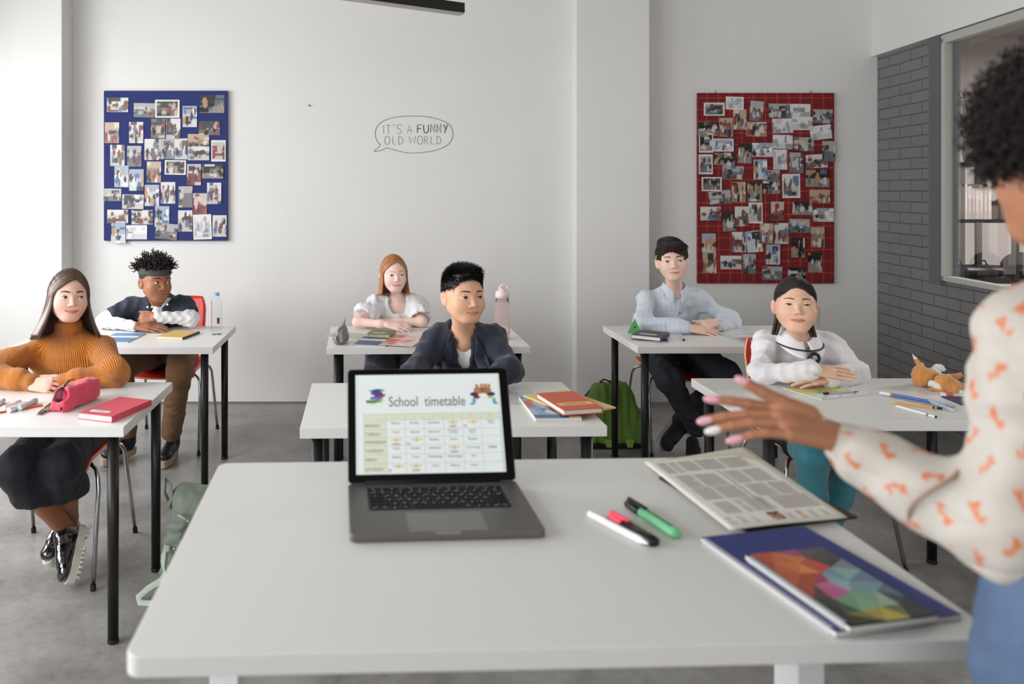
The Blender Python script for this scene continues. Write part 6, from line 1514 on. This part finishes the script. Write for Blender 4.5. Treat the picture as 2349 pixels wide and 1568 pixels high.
# blouse girl's desk
mp = blobs(44, 22, [(196,214,110),(150,196,130),(226,206,120),(236,170,130),(206,220,160)], (206,220,150), .06, .22)
painted('worksheet', 'sheet with a green and yellow map under the crossed arms', 'worksheet', [(1800,886),(1936,877),(1981,903),(1880,918.5)], ZD, .003, lambda u, v_: mp(u, v_) if v_ > .34 and u < .82 else ((90,90,96) if (math.sin(u*31)*math.sin(v_*27+u*9) > .86) else (226,228,232)))
t, d, L = pencil('grey capped pen lying across the map worksheet', 'pen', lie(1969,897.5,ZD+.008), lie(1889,902,ZD+.008), .0036, mat('pale_grey_plastic', (176,178,180), .3), INKB, (.022, INKB, 'pen_cap'), 12, 'pen')
q = on
NV_ = mat('royal_blue_plastic', (54,98,170), .3)
t, d, L = pencil('thick blue marker pen with a white and orange cap on the right desk', 'marker', lie(2135,921,ZD+.006), lie(2018,900,ZD+.006), .0055, NV_, None, (.040, mat('white_pen_cap', (226,228,232), .3), 'marker_cap'), 12, 'marker')
MB().tube([d*(L-.044), d*(L-.036)], .0066, 12).build('orange_ring', mat('orange_ring', (226,110,60), .4), t)
rl = thing('ruler', 'clear plastic ruler under the yellow pencil on the right desk', 'ruler', q(2092,921,ZD)); a = math.atan2((q(2150,934,ZD)-q(2040,913,ZD)).y, (q(2150,934,ZD)-q(2040,913,ZD)).x)
rl.rotation_euler = (0,0,a); MB().box(-.105,.105,-.013,.013,0,.002).build('ruler_body', mat('clear_blue_acrylic', (196,212,226), .1, alpha=.6), rl)
t, d, L = pencil('yellow pencil with a black end among the pens on the right desk', 'pencil', lie(2040,920,ZD+.0065), lie(2162,937,ZD+.0065), .0040, mat('amber_paint', (226,160,66), .4), mat('sharpened_wood', (206,180,150), .7), (.028, INKB, 'black_end'))
MB().tube([d*(L-.022), d*(L-.016)], .0048, 8).build('gold_ring', mat('gold_foil', (206,196,120), .3, .7), t)
t, d, L = pencil('white pencil nearest the front edge of the right desk', 'pencil', lie(2046,928,ZD+.004), lie(2148,956,ZD+.004), .0040, mat('white_lacquer', (230,230,232), .3), mat('sharpened_wood', (206,180,150), .7), (.003, INKB, 'black_end'), 12)
MB().tube([d*(L-.034), d*(L-.026)], .0041, 12).build('printed_mark', mat('grey_ink', (120,130,124), .6), t)
CLB = mat('clear_ice_plastic', (186,206,224), .1, alpha=.65)
pencil('clear ballpoint pen crossing the ruler, farther one of two', 'pen', lie(2128,914,ZD+.012), lie(2190,932,ZD+.005), .0045, CLB, None, (.03, mat('silver_grey_plastic', (150,160,172), .3), 'pen_cap'), 10, 'pen')
pencil('clear ballpoint pen crossing the ruler, nearer one of two', 'pen', lie(2132,918,ZD+.012), lie(2189,942,ZD+.005), .0045, CLB, None, (.03, mat('pale_blue_plastic', (180,200,216), .3), 'pen_cap'), 10, 'pen')
for (px, z, c, lb) in (((2172,908),0,(226,226,228),'white eraser with a red sleeve beside the plush toy'),((2192,899),0,(120,180,160),'mint green eraser behind the white and red one')):
    p = on(px[0], px[1], ZD); t = thing('eraser', lb, 'eraser', p, R(-20)); MB().box(-.018,.018,-.010,.010,0,.011).build('rubber', mat('rubber_%d' % c[0], c, .7), t, bevel=.001); MB().box(-.004,.0185,-.0105,.0105,-.0,.0115).build('paper_sleeve', mat('sleeve_%d' % c[0], (206,90,66) if c[0] == 226 else (226,226,226), .5), t)
book('notebook', 'dark navy notebook under the pen tips at the right desk end', 'notebook', [(2196,909),(2300,909),(2320,930),(2170,926)], ZD, .004, mat('dark_navy_cover', (36,52,96), .45), 'l', soft=True)
# plush toy
q = Vector(on(2140, 893, ZD)); pt = thing('plush_toy', 'orange and white plush fox lying on its side on the right desk', 'plush toy', q)
def W(x, y, Y): return at(x, y, Y)-q
FZ = mat('orange_plush', (206,140,72), .95, sheen=.6, bump=.0012, bscale=420); FW_ = mat('white_plush', (228,226,224), .95, sheen=.6, bump=.0012, bscale=420)
def blob(name, m, prims, parent=pt, h=.0028, fold=(.004,22,2)):
    P_ = [p for pr in prims for p in (pr[0], pr[1])]; vv = grid_for(P_, .06, h)
    for (a, b, r0, r1) in prims: vv.rc(a, b, r0, r1, .012)
    vv.cut((0,0,.0005), (0,0,-1)); V, Q = vv.mesh(); return add_mesh(name, folds(relax(V, Q, 1), vnormals(V, Q), *fold), Q, m, parent)
ot = blob('torso', FZ, [(W(2116,858,3.12), W(2138,866,3.11), .033, .030),(W(2108,850,3.14), W(2112,872,3.12), .020, .026)])
blob('head', FZ, [(W(2165,876,3.05), W(2184,885,3.04), .032, .030)])
blob('tail', FZ, [(W(2113,843,3.14), W(2101,824,3.15), .013, .010)], ot); blob('tail_tip', FW_, [(W(2100,822,3.15), W(2093,813,3.15), .0095, .004)], ot)
blob('belly', FW_, [(W(2140,853,3.14), W(2160,872,3.10), .020, .022),(W(2118,874,3.14), W(2104,866,3.16), .012, .012)])
blob('ear', FW_, [(W(2150,845,3.15), W(2159,844,3.15), .017, .016)]); blob('muzzle', FW_, [(W(2138,880,3.06), W(2150,884,3.05), .014, .018)])
blob('paw', FZ, [(W(2138,893,3.05), W(2160,897,3.04), .010, .012)]); blob('paw', FZ, [(W(2178,863,3.14), W(2200,860,3.14), .011, .012)]); blob('paw', FZ, [(W(2190,880,3.10), W(2210,886,3.08), .013, .014)])
# ================= teacher's desk: laptop, papers, pens, notebooks
AL = mat('space_grey_aluminium', (104,101,100), .45, .6, bump=.0001, bscale=900); KB = mat('black_key_plastic', (12,12,13), .7, spec=.25); KW = mat('key_legend_white', (190,190,190), .5)
lp = thing('laptop', 'open dark grey laptop showing a school timetable on the foreground desk', 'laptop', (.1095, 1.552, TZ), R(3.3))
W2, D2 = .1775, .1235
def rpoly(w, d, r, n=5):
    out = []
    for (cx, cy, a0) in ((w-r, d-r, 0), (-w+r, d-r, 90), (-w+r, -d+r, 180), (w-r, -d+r, 270)):
        for k in range(n): a = R(a0+90*k/(n-1)); out.append((cx+r*math.cos(a), cy+r*math.sin(a)))
    return out
MB().prism(rpoly(W2, D2, .009), .0015, .0155).build('base', AL, lp, bevel=.0022)
MB().prism(rpoly(W2-.012, D2-.012, .009), 0, .0018).build('rubber_foot', RUB, lp)
MB().box(-.070, .074, -D2+.006, -D2+.090, .0155, .0158).build('trackpad', mat('trackpad_grey', (122,119,118), .40, .5), lp, bevel=.0001)
MB().box(-.022, .022, -D2-.0005, -D2+.004, .0125, .0157).build('opening_notch', mat('bright_edge', (150,146,140), .25, 1), lp)
kb = MB().box(-.139, .139, -.018, .098, .0150, .01575).build('keyboard', mat('keyboard_well', (10,10,11), .6), lp)
def keymesh(w, h, mk):
    mb = MB().box(-w/2, w/2, -h/2, h/2, 0, .0012, taper=.0004)
    mb.mi(1)
    rs = random.Random(mk)
    for _ in range(2 if mk else 0): x, y = rs.uniform(-.003,.003), rs.uniform(-.003,.003); mb.box(x-.0012, x+.0012, y-.0012, y+.0012, .0012, .0013)
    return mb
rows = [(.0895,.011,14),(.0735,.0165,14),(.0545,.0165,14),(.0355,.0165,13),(.0165,.0165,12),(-.0035,.0165,10)]
cnt = 0
protos = {}
for ri, (y, h, n) in enumerate(rows):
    ws = [.0193]*n
    tot = .272
    if ri == 2: ws[0] = .0275
    if ri == 3: ws[0] = .032; ws[-1] = .032
    if ri == 4: ws[0] = .042; ws[-1] = .042
    if ri == 5: ws = [.0193,.0193,.0193,.023,.098,.023,.0193,.0165,.0165,.0165]
    if ri == 1: ws[-1] = .0275
    k = tot/sum(ws); x = -tot/2
    for ci, w_ in enumerate(ws):
        w_ *= k; key = (round(w_, 4), h, (ri*5+ci*3) % 4+1 if w_ < .03 else 0)
        if key in protos: o = protos[key].copy(); COL.objects.link(o)
        else: o = keymesh(w_-.0028, h-.0010+0.0, key[2]).build('key', [KB, KW]); protos[key] = o
        o.parent = kb; o.location = (x+w_/2, y-.004, .0157); x += w_
# lid, turned back about the hinge
T_ = R(23.5); HM_ = Matrix.Translation((0, D2-.004, .0165)) @ Matrix.Rotation(-T_, 4, 'X')   # local z runs up the lid, -y faces the viewer
def lidp(u, v, d=0): return HM_ @ Vector((-W2+2*W2*u, -d, .237*(1-v)))
pl = [(p[0], p[1]+.1185) for p in rpoly(W2, .1185, .009)]
LM2 = HM_ @ Matrix(((1,0,0,0),(0,0,1,0),(0,1,0,0),(0,0,0,1)))
lid = MB().prism(pl, -.0006, .0046, LM2).build('lid', AL, lp, bevel=.0012)
MB().prism([(p[0]*.994, (p[1]-.1185)*.992+.1185) for p in pl], -.0012, -.0004, LM2).build('screen_bezel', mat('glossy_black_glass', (6,6,7), .25, spec=.15), lp)
MB().tube([HM_ @ Vector((-W2*.8,.002,.001)), HM_ @ Vector((W2*.8,.002,.001))], .006, 12).build('hinge', KB, lp, smooth=True)
us0, us1, vs0, vs1 = .050, .944, .055, .925
def sp(u, v, d=.0014): return lidp(us0+(us1-us0)*u, vs0+(vs1-vs0)*v, d)
SCR = mat('screen_white', (206,212,212), .3, emit=.34, spec=.2)
scr = MB().quad(sp(0,1), sp(1,1), sp(1,0), sp(0,0)).build('screen', SCR, lp)
SW_, SHt = 2*W2*(us1-us0), .237*(vs1-vs0)
def scr_rect(mb, u0, v0, u1, v1, d=.0016): return mb.quad(sp(u0,v1,d), sp(u1,v1,d), sp(u1,v0,d), sp(u0,v0,d))
def em(name, c): return mat(name, c, .4, emit=.2, spec=.1)
HB = em('timetable_header', (206,212,192)); GR = em('timetable_line', (150,160,150)); TX = em('timetable_text', (96,84,90)); TX2 = em('timetable_day_text', (106,116,100)); GD = em('timetable_gold', (206,184,124)); TL = em('timetable_teal', (70,150,150)); RD_ = em('timetable_maroon', (120,50,60)); OC = em('timetable_ochre', (170,130,80))
us = [.052,.205,.335,.462,.595,.725,.855,.985]; vs = [.405,.470,.562,.640,.722,.808,.898,.992]
m_ = MB(); scr_rect(m_, us[0], vs[0], us[-1], vs[1]); scr_rect(m_, us[0], vs[1], us[1], vs[-1]); m_.build('timetable_shading', HB, scr)
m_ = MB()
for u in us: scr_rect(m_, u-.0008, vs[0], u+.0008, vs[-1], .0017)
for v_ in vs[:-1]: scr_rect(m_, us[0], v_-.0012, us[-1], v_+.0012, .0017)
scr_rect(m_, .012,.0,.0135,1,.0017); scr_rect(m_, .988,0,.9895,1,.0017); m_.build('timetable_grid', GR, scr)
SB_ = LM2.to_3x3()
def stext(body, u, v_, size, m, align='CENTER', shear=0, xs=1.0, nm='screen_text'):
    p = sp(u, v_, .0018); M = Matrix.Translation(p) @ Matrix(((1,0,0,0),(0,HM_[1][2],-HM_[1][1],0),(0,HM_[2][2],-HM_[2][1],0),(0,0,0,1)))
    return text_mesh(nm, body, size, m, scr, M, .00005, align, shear, 1.0, xs)
stext('School  timetable', .49, .285, .030, TX, xs=.80, nm='title_text')
for i, n_ in enumerate('123456'): stext(n_, (us[i+1]+us[i+2])/2, .437, .0105, GD)
for i, n_ in enumerate(('MONDAY','TUESDAY','WEDNESDAY','THURSDAY','FRIDAY','SATURDAY')): stext(n_, us[0]+.008, (vs[i+1]+vs[i+2])/2+.008, .0088, TX2, 'LEFT', xs=.86)
tb = ['History;Russian;Literature;*English;PE*;Natural\nscience','Maths;Russian;Literature;The basics of\nLife Safety;Natural\nScience;','*English;PE*;Russian;Maths;Russian;','Maths;Russian;Literature;*English;Psychology;Singing','History;Maths;Technology;Technology;Art;','PE*;*English;Maths;History;Maths;']
for r_, ln in enumerate(tb):
    for c_, wd in enumerate(ln.split(';')):
        if not wd: continue
        u, v_ = (us[c_+1]+us[c_+2])/2, vs[r_+1]+.032; mm = TL if wd == 'Psychology' else RD_ if wd == 'Singing' else OC if wd == 'Maths' else TX
        if '*' in wd:
            w2 = wd.replace('*', ''); stext(w2, u if w2 != 'PE' else u-.045, v_+.036, .0062, TX)
            mb = MB(); cx_, cy_ = u+(0 if w2 != 'PE' else .01), v_-.004
            pts = [sp(cx_+.021*math.sin(a)*(1 if k % 2 == 0 else .45), cy_-.026*math.cos(a)*(1 if k % 2 == 0 else .45)*1.1, .0019) for k, a in enumerate(np.linspace(0, 2*math.pi, 10, endpoint=False))]
            mb.add(pts+[sp(cx_, cy_, .0019)], [(10, (k+1) % 10, k) for k in range(10)]); scr_rect(mb, cx_-.036, cy_-.010, cx_-.018, cy_+.004, .0018); scr_rect(mb, cx_+.018, cy_-.010, cx_+.036, cy_+.004, .0018)
            mb.build('timetable_icon', GD, scr)
        else: stext(wd, u, v_-.004, .0066 if len(wd) < 14 else .0048, mm)
# book stack icon
for (c, q) in (((58,76,140),[(.085,.165),(.15,.145),(.205,.160),(.145,.185)]),((58,76,140),[(.105,.178),(.185,.178),(.185,.205),(.105,.205)]),((150,50,60),[(.125,.205),(.205,.200),(.200,.225),(.13,.235)]),((90,120,176),[(.105,.225),(.19,.225),(.175,.262),(.095,.255)]),((226,230,230),[(.085,.235),(.125,.245),(.12,.262),(.085,.255)]),((80,130,80),[(.070,.262),(.165,.262),(.18,.285),(.075,.295)]),((206,190,110),[(.12,.285),(.19,.255),(.20,.262),(.10,.315)])):
    mb = MB(); mb.add([sp(a, b, .0018+.00005*q.index((a, b))) for a, b in q], [tuple(range(len(q)))[::-1]]); mb.build('books_icon', em('icon_%d_%d' % (c[0], c[1]), c), scr)
# two small figures icon
for (cx_, cy_, rx, ry, c) in ((.855,.175,.040,.035,(170,120,80)),(.90,.175,.040,.035,(160,110,72)),(.84,.130,.012,.022,(176,130,90)),(.875,.125,.012,.022,(176,130,90)),(.90,.125,.012,.022,(176,130,90)),(.925,.130,.012,.022,(176,130,90)),(.82,.215,.030,.022,(40,60,104)),(.935,.215,.030,.022,(40,60,104)),(.835,.245,.024,.018,(140,50,54)),(.93,.245,.022,.018,(206,176,110)),(.815,.285,.014,.030,(90,170,190)),(.955,.285,.014,.030,(90,170,190)),(.80,.315,.016,.008,(60,90,120)),(.965,.312,.016,.008,(60,120,110))):
    mb = MB(); n = 14; mb.add([sp(cx_+rx*math.cos(a), cy_+ry*math.sin(a), .0018) for a in np.linspace(0, 2*math.pi, n, endpoint=False)], [tuple(range(n))[::-1]]); mb.build('figures_icon', em('icon_%d_%d' % (c[0], c[1]), c), scr)
# newspapers
NP = mat('newsprint', (214,210,201), .8, bump=.0003, bscale=200); NI = mat('newsprint_ink', (194,190,183), .8); BLKC = mat('black_magazine_cover', (30,26,27), .5)
def sheet(name, label, px, z, m, lift=(0,0,0,0), parent=None, th=.0006, group=None, cat='newspaper'):
    cs = [on(x, y, z) for x, y in px]; cen = sum(cs, Vector())/4
    t = thing(name, label, cat, (cen.x, cen.y, TZ), 0, group) if parent is None else parent
    o0 = t.location
    def fn(u, v_):
        p = cs[3].lerp(cs[2], u).lerp(cs[0].lerp(cs[1], u), v_); l = (lift[3]*(1-u)+lift[2]*u)*(1-v_)+(lift[0]*(1-u)+lift[1]*u)*v_+.0012*math.sin(u*5)*math.sin(v_*4+1)
        return p+Vector((0,0,max(0, l)))-o0
    o = MB().grid(fn, 18, 14).build('sheet', m, t, smooth=True); md = o.modifiers.new('s', 'SOLIDIFY'); md.thickness = th; md.offset = 1
    return t, fn
cen, hu, hv, a = rect([(1548,1092),(1750,1064),(1952,1190),(1668,1212)], TZ+.006); mg = thing('magazine', 'black glossy magazine lying under the newspaper', 'magazine', (cen.x, cen.y, TZ), a); MB().box(-hu, hu, -hv, hv, 0, .005).build('magazine_cover', BLKC, mg, bevel=.0006)
sheet('newspaper', 'lower newspaper curling up at the far desk edge', [(1500,1056),(1708,1034),(1935,1180),(1690,1210)], TZ+.0065, mat('old_newsprint', (186,180,166), .8), (0,.008,0,0))
nw, fn = sheet('newspaper', 'opened newspaper page with small print on the foreground desk', [(1477,1060),(1727,1044),(1943,1187),(1674,1217)], TZ+.011, NP, (.0,.0,.001,.001), th=.0016)
def npr(u, v_, d=.0022): return fn(u, v_)+Vector((0,0,d))
rs = random.Random(3)
def column(u0, u1, v0, v1, m=NI, step=.012, gap=.0):
    mb = MB(); v_ = v0
    while v_ < v1:
        ue = u1-(rs.random()*.04 if rs.random() < .15 else 0); segs = np.linspace(u0, ue, 5)
        for i in range(4): mb.quad(npr(segs[i], v_), npr(segs[i+1]-.002, v_), npr(segs[i+1]-.002, v_+step*.55), npr(segs[i], v_+step*.55))
        v_ += step
    mb.build('printed_column', m, nw)
for (u0,u1,v0,v1) in ((.08,.16,.78,.96),(.18,.24,.78,.96),(.26,.40,.80,.96),(.42,.62,.80,.97),(.64,.86,.80,.97),(.10,.24,.55,.74),(.26,.46,.55,.74),(.54,.68,.56,.76),(.70,.88,.56,.76),(.10,.26,.36,.53),(.28,.48,.36,.53),(.56,.74,.36,.53),(.76,.92,.36,.53),(.12,.26,.17,.32),(.30,.36,.17,.33),(.38,.56,.17,.34),(.62,.94,.17,.34)): column(u0, u1, v0, v1)
MB().quad(npr(.505,.20,.0023), npr(.512,.20,.0023), npr(.512,.78,.0023), npr(.505,.78,.0023)).build('column_rule', mat('dark_rule', (96,92,88), .8), nw)
for i in range(9):
    u = .06+.1*i
    if 3 <= i <= 4: continue
    column(u, u+.05, .04, .13, mat('red_newsprint_ink', (206,130,110), .8) if i in (6,) else NI, .016)
mb = MB(); nn = 8
PC_ = [lin(c) for c in ((150,90,60),(90,70,60),(60,60,64),(190,90,50),(60,50,46),(206,170,130))]
C_ = []; V = []
for j in range(nn):
    for i in range(nn): V.append(npr(.42+.10*i/(nn-1), .045+.095*j/(nn-1), .0026)); C_.append(PC_[rs.randint(0, 5)])
add_mesh('printed_picture', V, [(j*nn+i, j*nn+i+1, (j+1)*nn+i+1, (j+1)*nn+i) for j in range(nn-1) for i in range(nn-1)], mat('printed_paper', (200,200,200), .4, attr='Col'), nw, False, col=np.array(C_))
# blue folder-notebook and the geometric spiral notebook
def spiral(b, hu, hv, t, m, n, r_, x=None):
    for i in range(n):
        y = -hv+.012+(2*hv-.024)*i/(n-1)
        yield [Vector((-hu+.002+r_*math.cos(a), y+.0006*math.sin(a), t*.5+r_*.95*math.sin(a))) for a in np.linspace(0, 2*math.pi, 12, endpoint=False)]
WIRE = mat('white_wire', (226,228,232), .35)
b, hu, hv = book('notebook', 'large royal blue spiral notebook near the right edge of the foreground desk', 'notebook', [(1610,1229),(1861,1206),(2186,1408),(1915,1452)], TZ, .009, mat('royal_blue_card', (31,45,114), .4, bump=.0002, bscale=200), 'b', PAGE, soft=True)
for pts in spiral(b, hu, hv, .009, WIRE, 44, .0062): MB().tube(pts, .0010, 5, closed=True).build('spiral_ring', WIRE, b, smooth=True)
b, hu, hv = book('notebook', 'spiral notebook with a colourful geometric cover on the large blue notebook', 'notebook', [(1718,1268),(1890,1255),(2146,1408),(1940,1442)], TZ+.0095, .0085, BLKC, 'b', PAGE, soft=True)
for pts in spiral(b, hu, hv, .0085, WIRE, 38, .0055): MB().tube(pts, .0010, 5, closed=True).build('spiral_ring', WIRE, b, smooth=True)
gv = {'a':(0,1),'b':(.28,1),'c':(.62,1),'d':(1,1),'e':(.14,.84),'f':(.42,.80),'g':(.60,.86),'h':(.80,.82),'i':(1,.80),'j':(0,.72),'k':(.26,.66),'l':(.50,.64),'m':(.72,.70),'n':(1,.62),'o':(0,.50),'p':(.22,.50),'q':(.44,.52),'r':(.66,.50),'s':(1,.42),'t':(.0,.34),'u':(.20,.30),'v':(.50,.36),'w':(.78,.34),'x':(1,.24),'y':(0,0),'z':(.30,.14),'A':(.56,.16),'B':(.80,.16),'C':(1,0),'D':(.40,0),'E':(.70,0),'F':(.10,.12)}
gt = 'aeb c84832|aje b4452e|bef d86a30|bgc a8486a|bfg e0823a|cgd 5a4a56|gdh 46424c|hdi 3c3a40|ejk d0602e|efk e27a36|fkl e8943e|fgl c8502c|glm d4442e|ghm 5c3036|hmi 2e2a2c|min 8a8a96|jok c85a2c|kop b04a2a|klp c04428|plq a83a6a|pqv d8709c|lqr 8cb4be|lmr 76a2ac|mnr 90bcb6|rns 6e86a6|opt b8462c|ptu 5c3a34|puv c8609a|qrv 9cc0c6|rwv 7ca8a6|rsw 84a2b4|swx 5e7a86|tuF 2f3a34|tFy 23241f|uvz 79a886|uFz 3c5a44|vAz 8cba92|vwA 88ac98|wAB a4c0a4|wxB 39443c|xBC 1f2220|yFD 3a3222|FzD 8a8034|zAD b4a644|AED c8b848|ABE 6e7a46|BEC 262a26'
MB_ = {}
for s_ in gt.split('|'):
    k, c = s_.split(); MB_.setdefault(c, []).append(k)
mb = MB()
for c, ks in MB_.items():
    mb.color(tuple(int(int(c[i:i+2], 16)*.86) for i in (0,2,4)))
    for k in ks:
        P_ = [Vector(((gv[q][0]*2-1)*(hu-.004)+.003, (gv[q][1]*2-1)*(hv-.002), .0091)) for q in k]
        if (P_[1]-P_[0]).cross(P_[2]-P_[0]).z < 0: P_ = P_[::-1]
        mb.add(P_, [(0,1,2)])
mb.build('geometric_cover', mat('gloss_print', (200,200,200), .2, attr='Col'), b)
# pens
r_ = .0066
t, d, L = pencil('white ballpoint pen, leftmost of the three pens on the foreground desk', 'pen', on(1487,1247,TZ+r_), on(1352,1178,TZ+r_), r_, mat('white_lacquer', (230,230,232), .3), mat('white_lacquer', (230,230,232), .3), None, 14, 'pen')
MB().tube([d*(L-.002)+Vector((-.002,0,.006)), d*(L-.045)+Vector((-.002,0,.0065))], .0018, 6, flat=.6).build('pen_clip', mat('white_lacquer', (230,230,232), .3), t)
def highlighter(label, p0, p1, mb_, mc, capL, gm):
    t = thing('highlighter', label, 'highlighter', p0); d = (p1-p0); L = d.length; d.normalize(); s_ = d.cross(Vector((0,0,1)))
    MB().tube([d*0, d*.004, d*(L-capL)], [.0095,.0125,.0125], 14, flat=.72).build('barrel', mb_, t, smooth=True, bevel=0)
    MB().tube([d*(L-capL), d*(L-.004), d*L], [.0132,.0125,.0090], 14, flat=.74).build('marker_cap', mc, t, smooth=True)
    MB().tube([d*(L-.002)+Vector((0,0,.0100)), d*(L-capL-.012)+Vector((0,0,.0104))], .0050, 8, flat=.5).build('cap_clip', mc, t, smooth=True)
    M = frame(d*(L-capL)*.5+Vector((0,0,.0074)), -d, -s_.cross(Vector((0,0,1))).cross(Vector((0,0,1)))*-1); 
    MB().box(-(L-capL)*.34, (L-capL)*.34, -.0022, .0022, 0, .0003, frame(d*(L-capL)*.5+Vector((0,0,.0088)), d, s_)).build('printed_stripe', gm, t)
    return t
highlighter('black highlighter with a pink cap, middle one of the three pens', on(1504,1244,TZ+.008), on(1402,1183,TZ+.008), mat('glossy_black_plastic', (14,14,15), .25), mat('neon_pink_cap', (244,84,104), .35), .040, mat('grey_print', (70,70,72), .4))
highlighter('green highlighter with a black cap, nearest the newspaper', on(1554,1226,TZ+.008), on(1441,1152,TZ+.008), mat('mint_green_barrel', (120,196,146), .35), mat('glossy_black_plastic', (14,14,15), .25), .048, mat('dark_green_print', (30,66,44), .5))
# ================= bags on the floor
def bag_green():
    q = on(1412, 1040, 0); q = Vector((1.335, 4.68, 0)); t = thing('backpack', 'lime green backpack standing on the floor against the wall beside a desk leg', 'backpack', q)
    v = Vol(np.arange(-.22,.24,.006), np.arange(-.16,.17,.006), np.arange(-.01,.44,.006))
    for i in range(9): z = .04+.30*i/8; w_ = .125*(1-.50*max(0, (z-.12)/.25)**1.6); v.rc((-w_+.01,0,z), (w_,0,z), .055*(1-.35*(z/.36)**2), None, .03, flat=((0,1,0), .72))
    v.cut((0,0,.004), (0,0,-1)); V, Q = v.mesh(); G_ = mat('lime_green_nylon', (96,132,48), .7, sheen=.2, bump=.0008, bscale=220)
    add_mesh('bag_body', folds(relax(V, Q, 2), vnormals(V, Q), .012, 7, 8, (1.6,1,.35)), Q, G_, t)
    BK = mat('black_webbing', (14,16,18), .7)
    MB().tube([(-.07,-.02,.375),(-.05,-.03,.395),(-.01,-.03,.380),(.03,-.02,.372)], .009, 8, flat=.5).build('carry_handle', BK, t, smooth=True)
    v = Vol(np.arange(-.22,.24,.006), np.arange(-.16,.17,.006), np.arange(-.01,.10,.005)); v.rc((-.12,0,.03), (.13,0,.03), .058, .058, .02, flat=((0,1,0), .70)); v.cut((0,0,.035), (0,0,1)); v.cut((0,0,.002), (0,0,-1)); V, Q = v.mesh(); add_mesh('base_panel', V, Q, BK, t)
    LG = mat('light_green_nylon', (136,170,80), .6)
    for x in (-.035, .085): MB().prism([(x-.026,.06),(x+.026,.06),(x+.016,.015),(x-.014,.015)][::-1], .083, .090, Matrix(((1,0,0,0),(0,0,-1,0),(0,1,0,0),(0,0,0,1)))).build('strap_patch', LG, t)
    MB().tube([(-.12,.05,.05),(-.165,.03,.16),(-.155,.02,.27),(-.10,.03,.33)], .018, 8, flat=.3).build('shoulder_strap', mat('dark_green_nylon', (44,74,34), .7), t, smooth=True)
bag_green()
def bag_sage():
    q = Vector((-.745, 3.04, 0)); t = thing('backpack', 'sage green backpack slumped on the floor against the left desk leg', 'backpack', q)
    S_ = mat('sage_nylon', (122,134,120), .6, sheen=.2, bump=.0006, bscale=250); LS = mat('pale_sage_webbing', (176,188,174), .6)
    def V3(x, y, Y): return at(x, y, Y)-q
    v = Vol(np.arange(-.16,.25,.006), np.arange(-.14,.20,.006), np.arange(-.01,.42,.006))
    for i in range(8): z = .04+.24*i/7; v.rc((-.03+.02*(i/7),0,z), (.11,.03,z), .062, .055, .03)
    v.cut((0,0,.003), (0,0,-1)); V, Q = v.mesh(); o = add_mesh('bag_body', folds(relax(V, Q, 2), vnormals(V, Q), .016, 8, 5), Q, S_, t)
    v = Vol(np.arange(-.16,.28,.005), np.arange(-.16,.20,.005), np.arange(.20,.46,.005)); v.rc((-.005,-.01,.335), (.13,.02,.30), .050, .055, .02, flat=((0,1,0), .8)); v.rc((.0,-.03,.31), (.13,-.01,.26), .045, .045, .03); v.cut((0,0,.25), (.25,0,-1)); V, Q = v.mesh(); add_mesh('bag_flap', folds(relax(V, Q, 1), vnormals(V, Q), .006, 9, 2), Q, mat('sage_flap', (128,138,124), .5, sheen=.2), t)
    MB().tube([V3(392,1160,3.02), V3(378,1130,3.02), V3(380,1098,3.02), V3(392,1110,3.01), V3(394,1140,3.0), V3(384,1165,3.0)], .013, 8, flat=.3).build('carry_handle', S_, t, smooth=True)
    MB().tube([V3(384,1250,2.98), V3(376,1285,2.96), V3(382,1310,2.95), V3(372,1330,2.93), V3(340,1350,2.92), V3(318,1370,2.90), V3(322,1382,2.885), V3(345,1384,2.88), V3(385,1382,2.88)], .013, 8, flat=.2, up=(0,-1,.2)).build('shoulder_strap', LS, t, smooth=True)
    MB().tube([V3(382,1265,2.96), V3(378,1300,2.94), V3(388,1340,2.92)], .012, 8, flat=.25).build('lower_strap', LS, t, smooth=True)
    MB().tube([V3(408,1180,2.94), V3(420,1186,2.935), V3(432,1194,2.935)], .006, 8, flat=.6).build('drawstring', LS, t, smooth=True)
    MB().ball(V3(432,1195,2.93), .006, None, 8).build('buckle', CHR, t, smooth=True); MB().ball(V3(400,1258,2.93), .006, None, 8).build('zip_slider', CHR, t, smooth=True)
bag_sage()
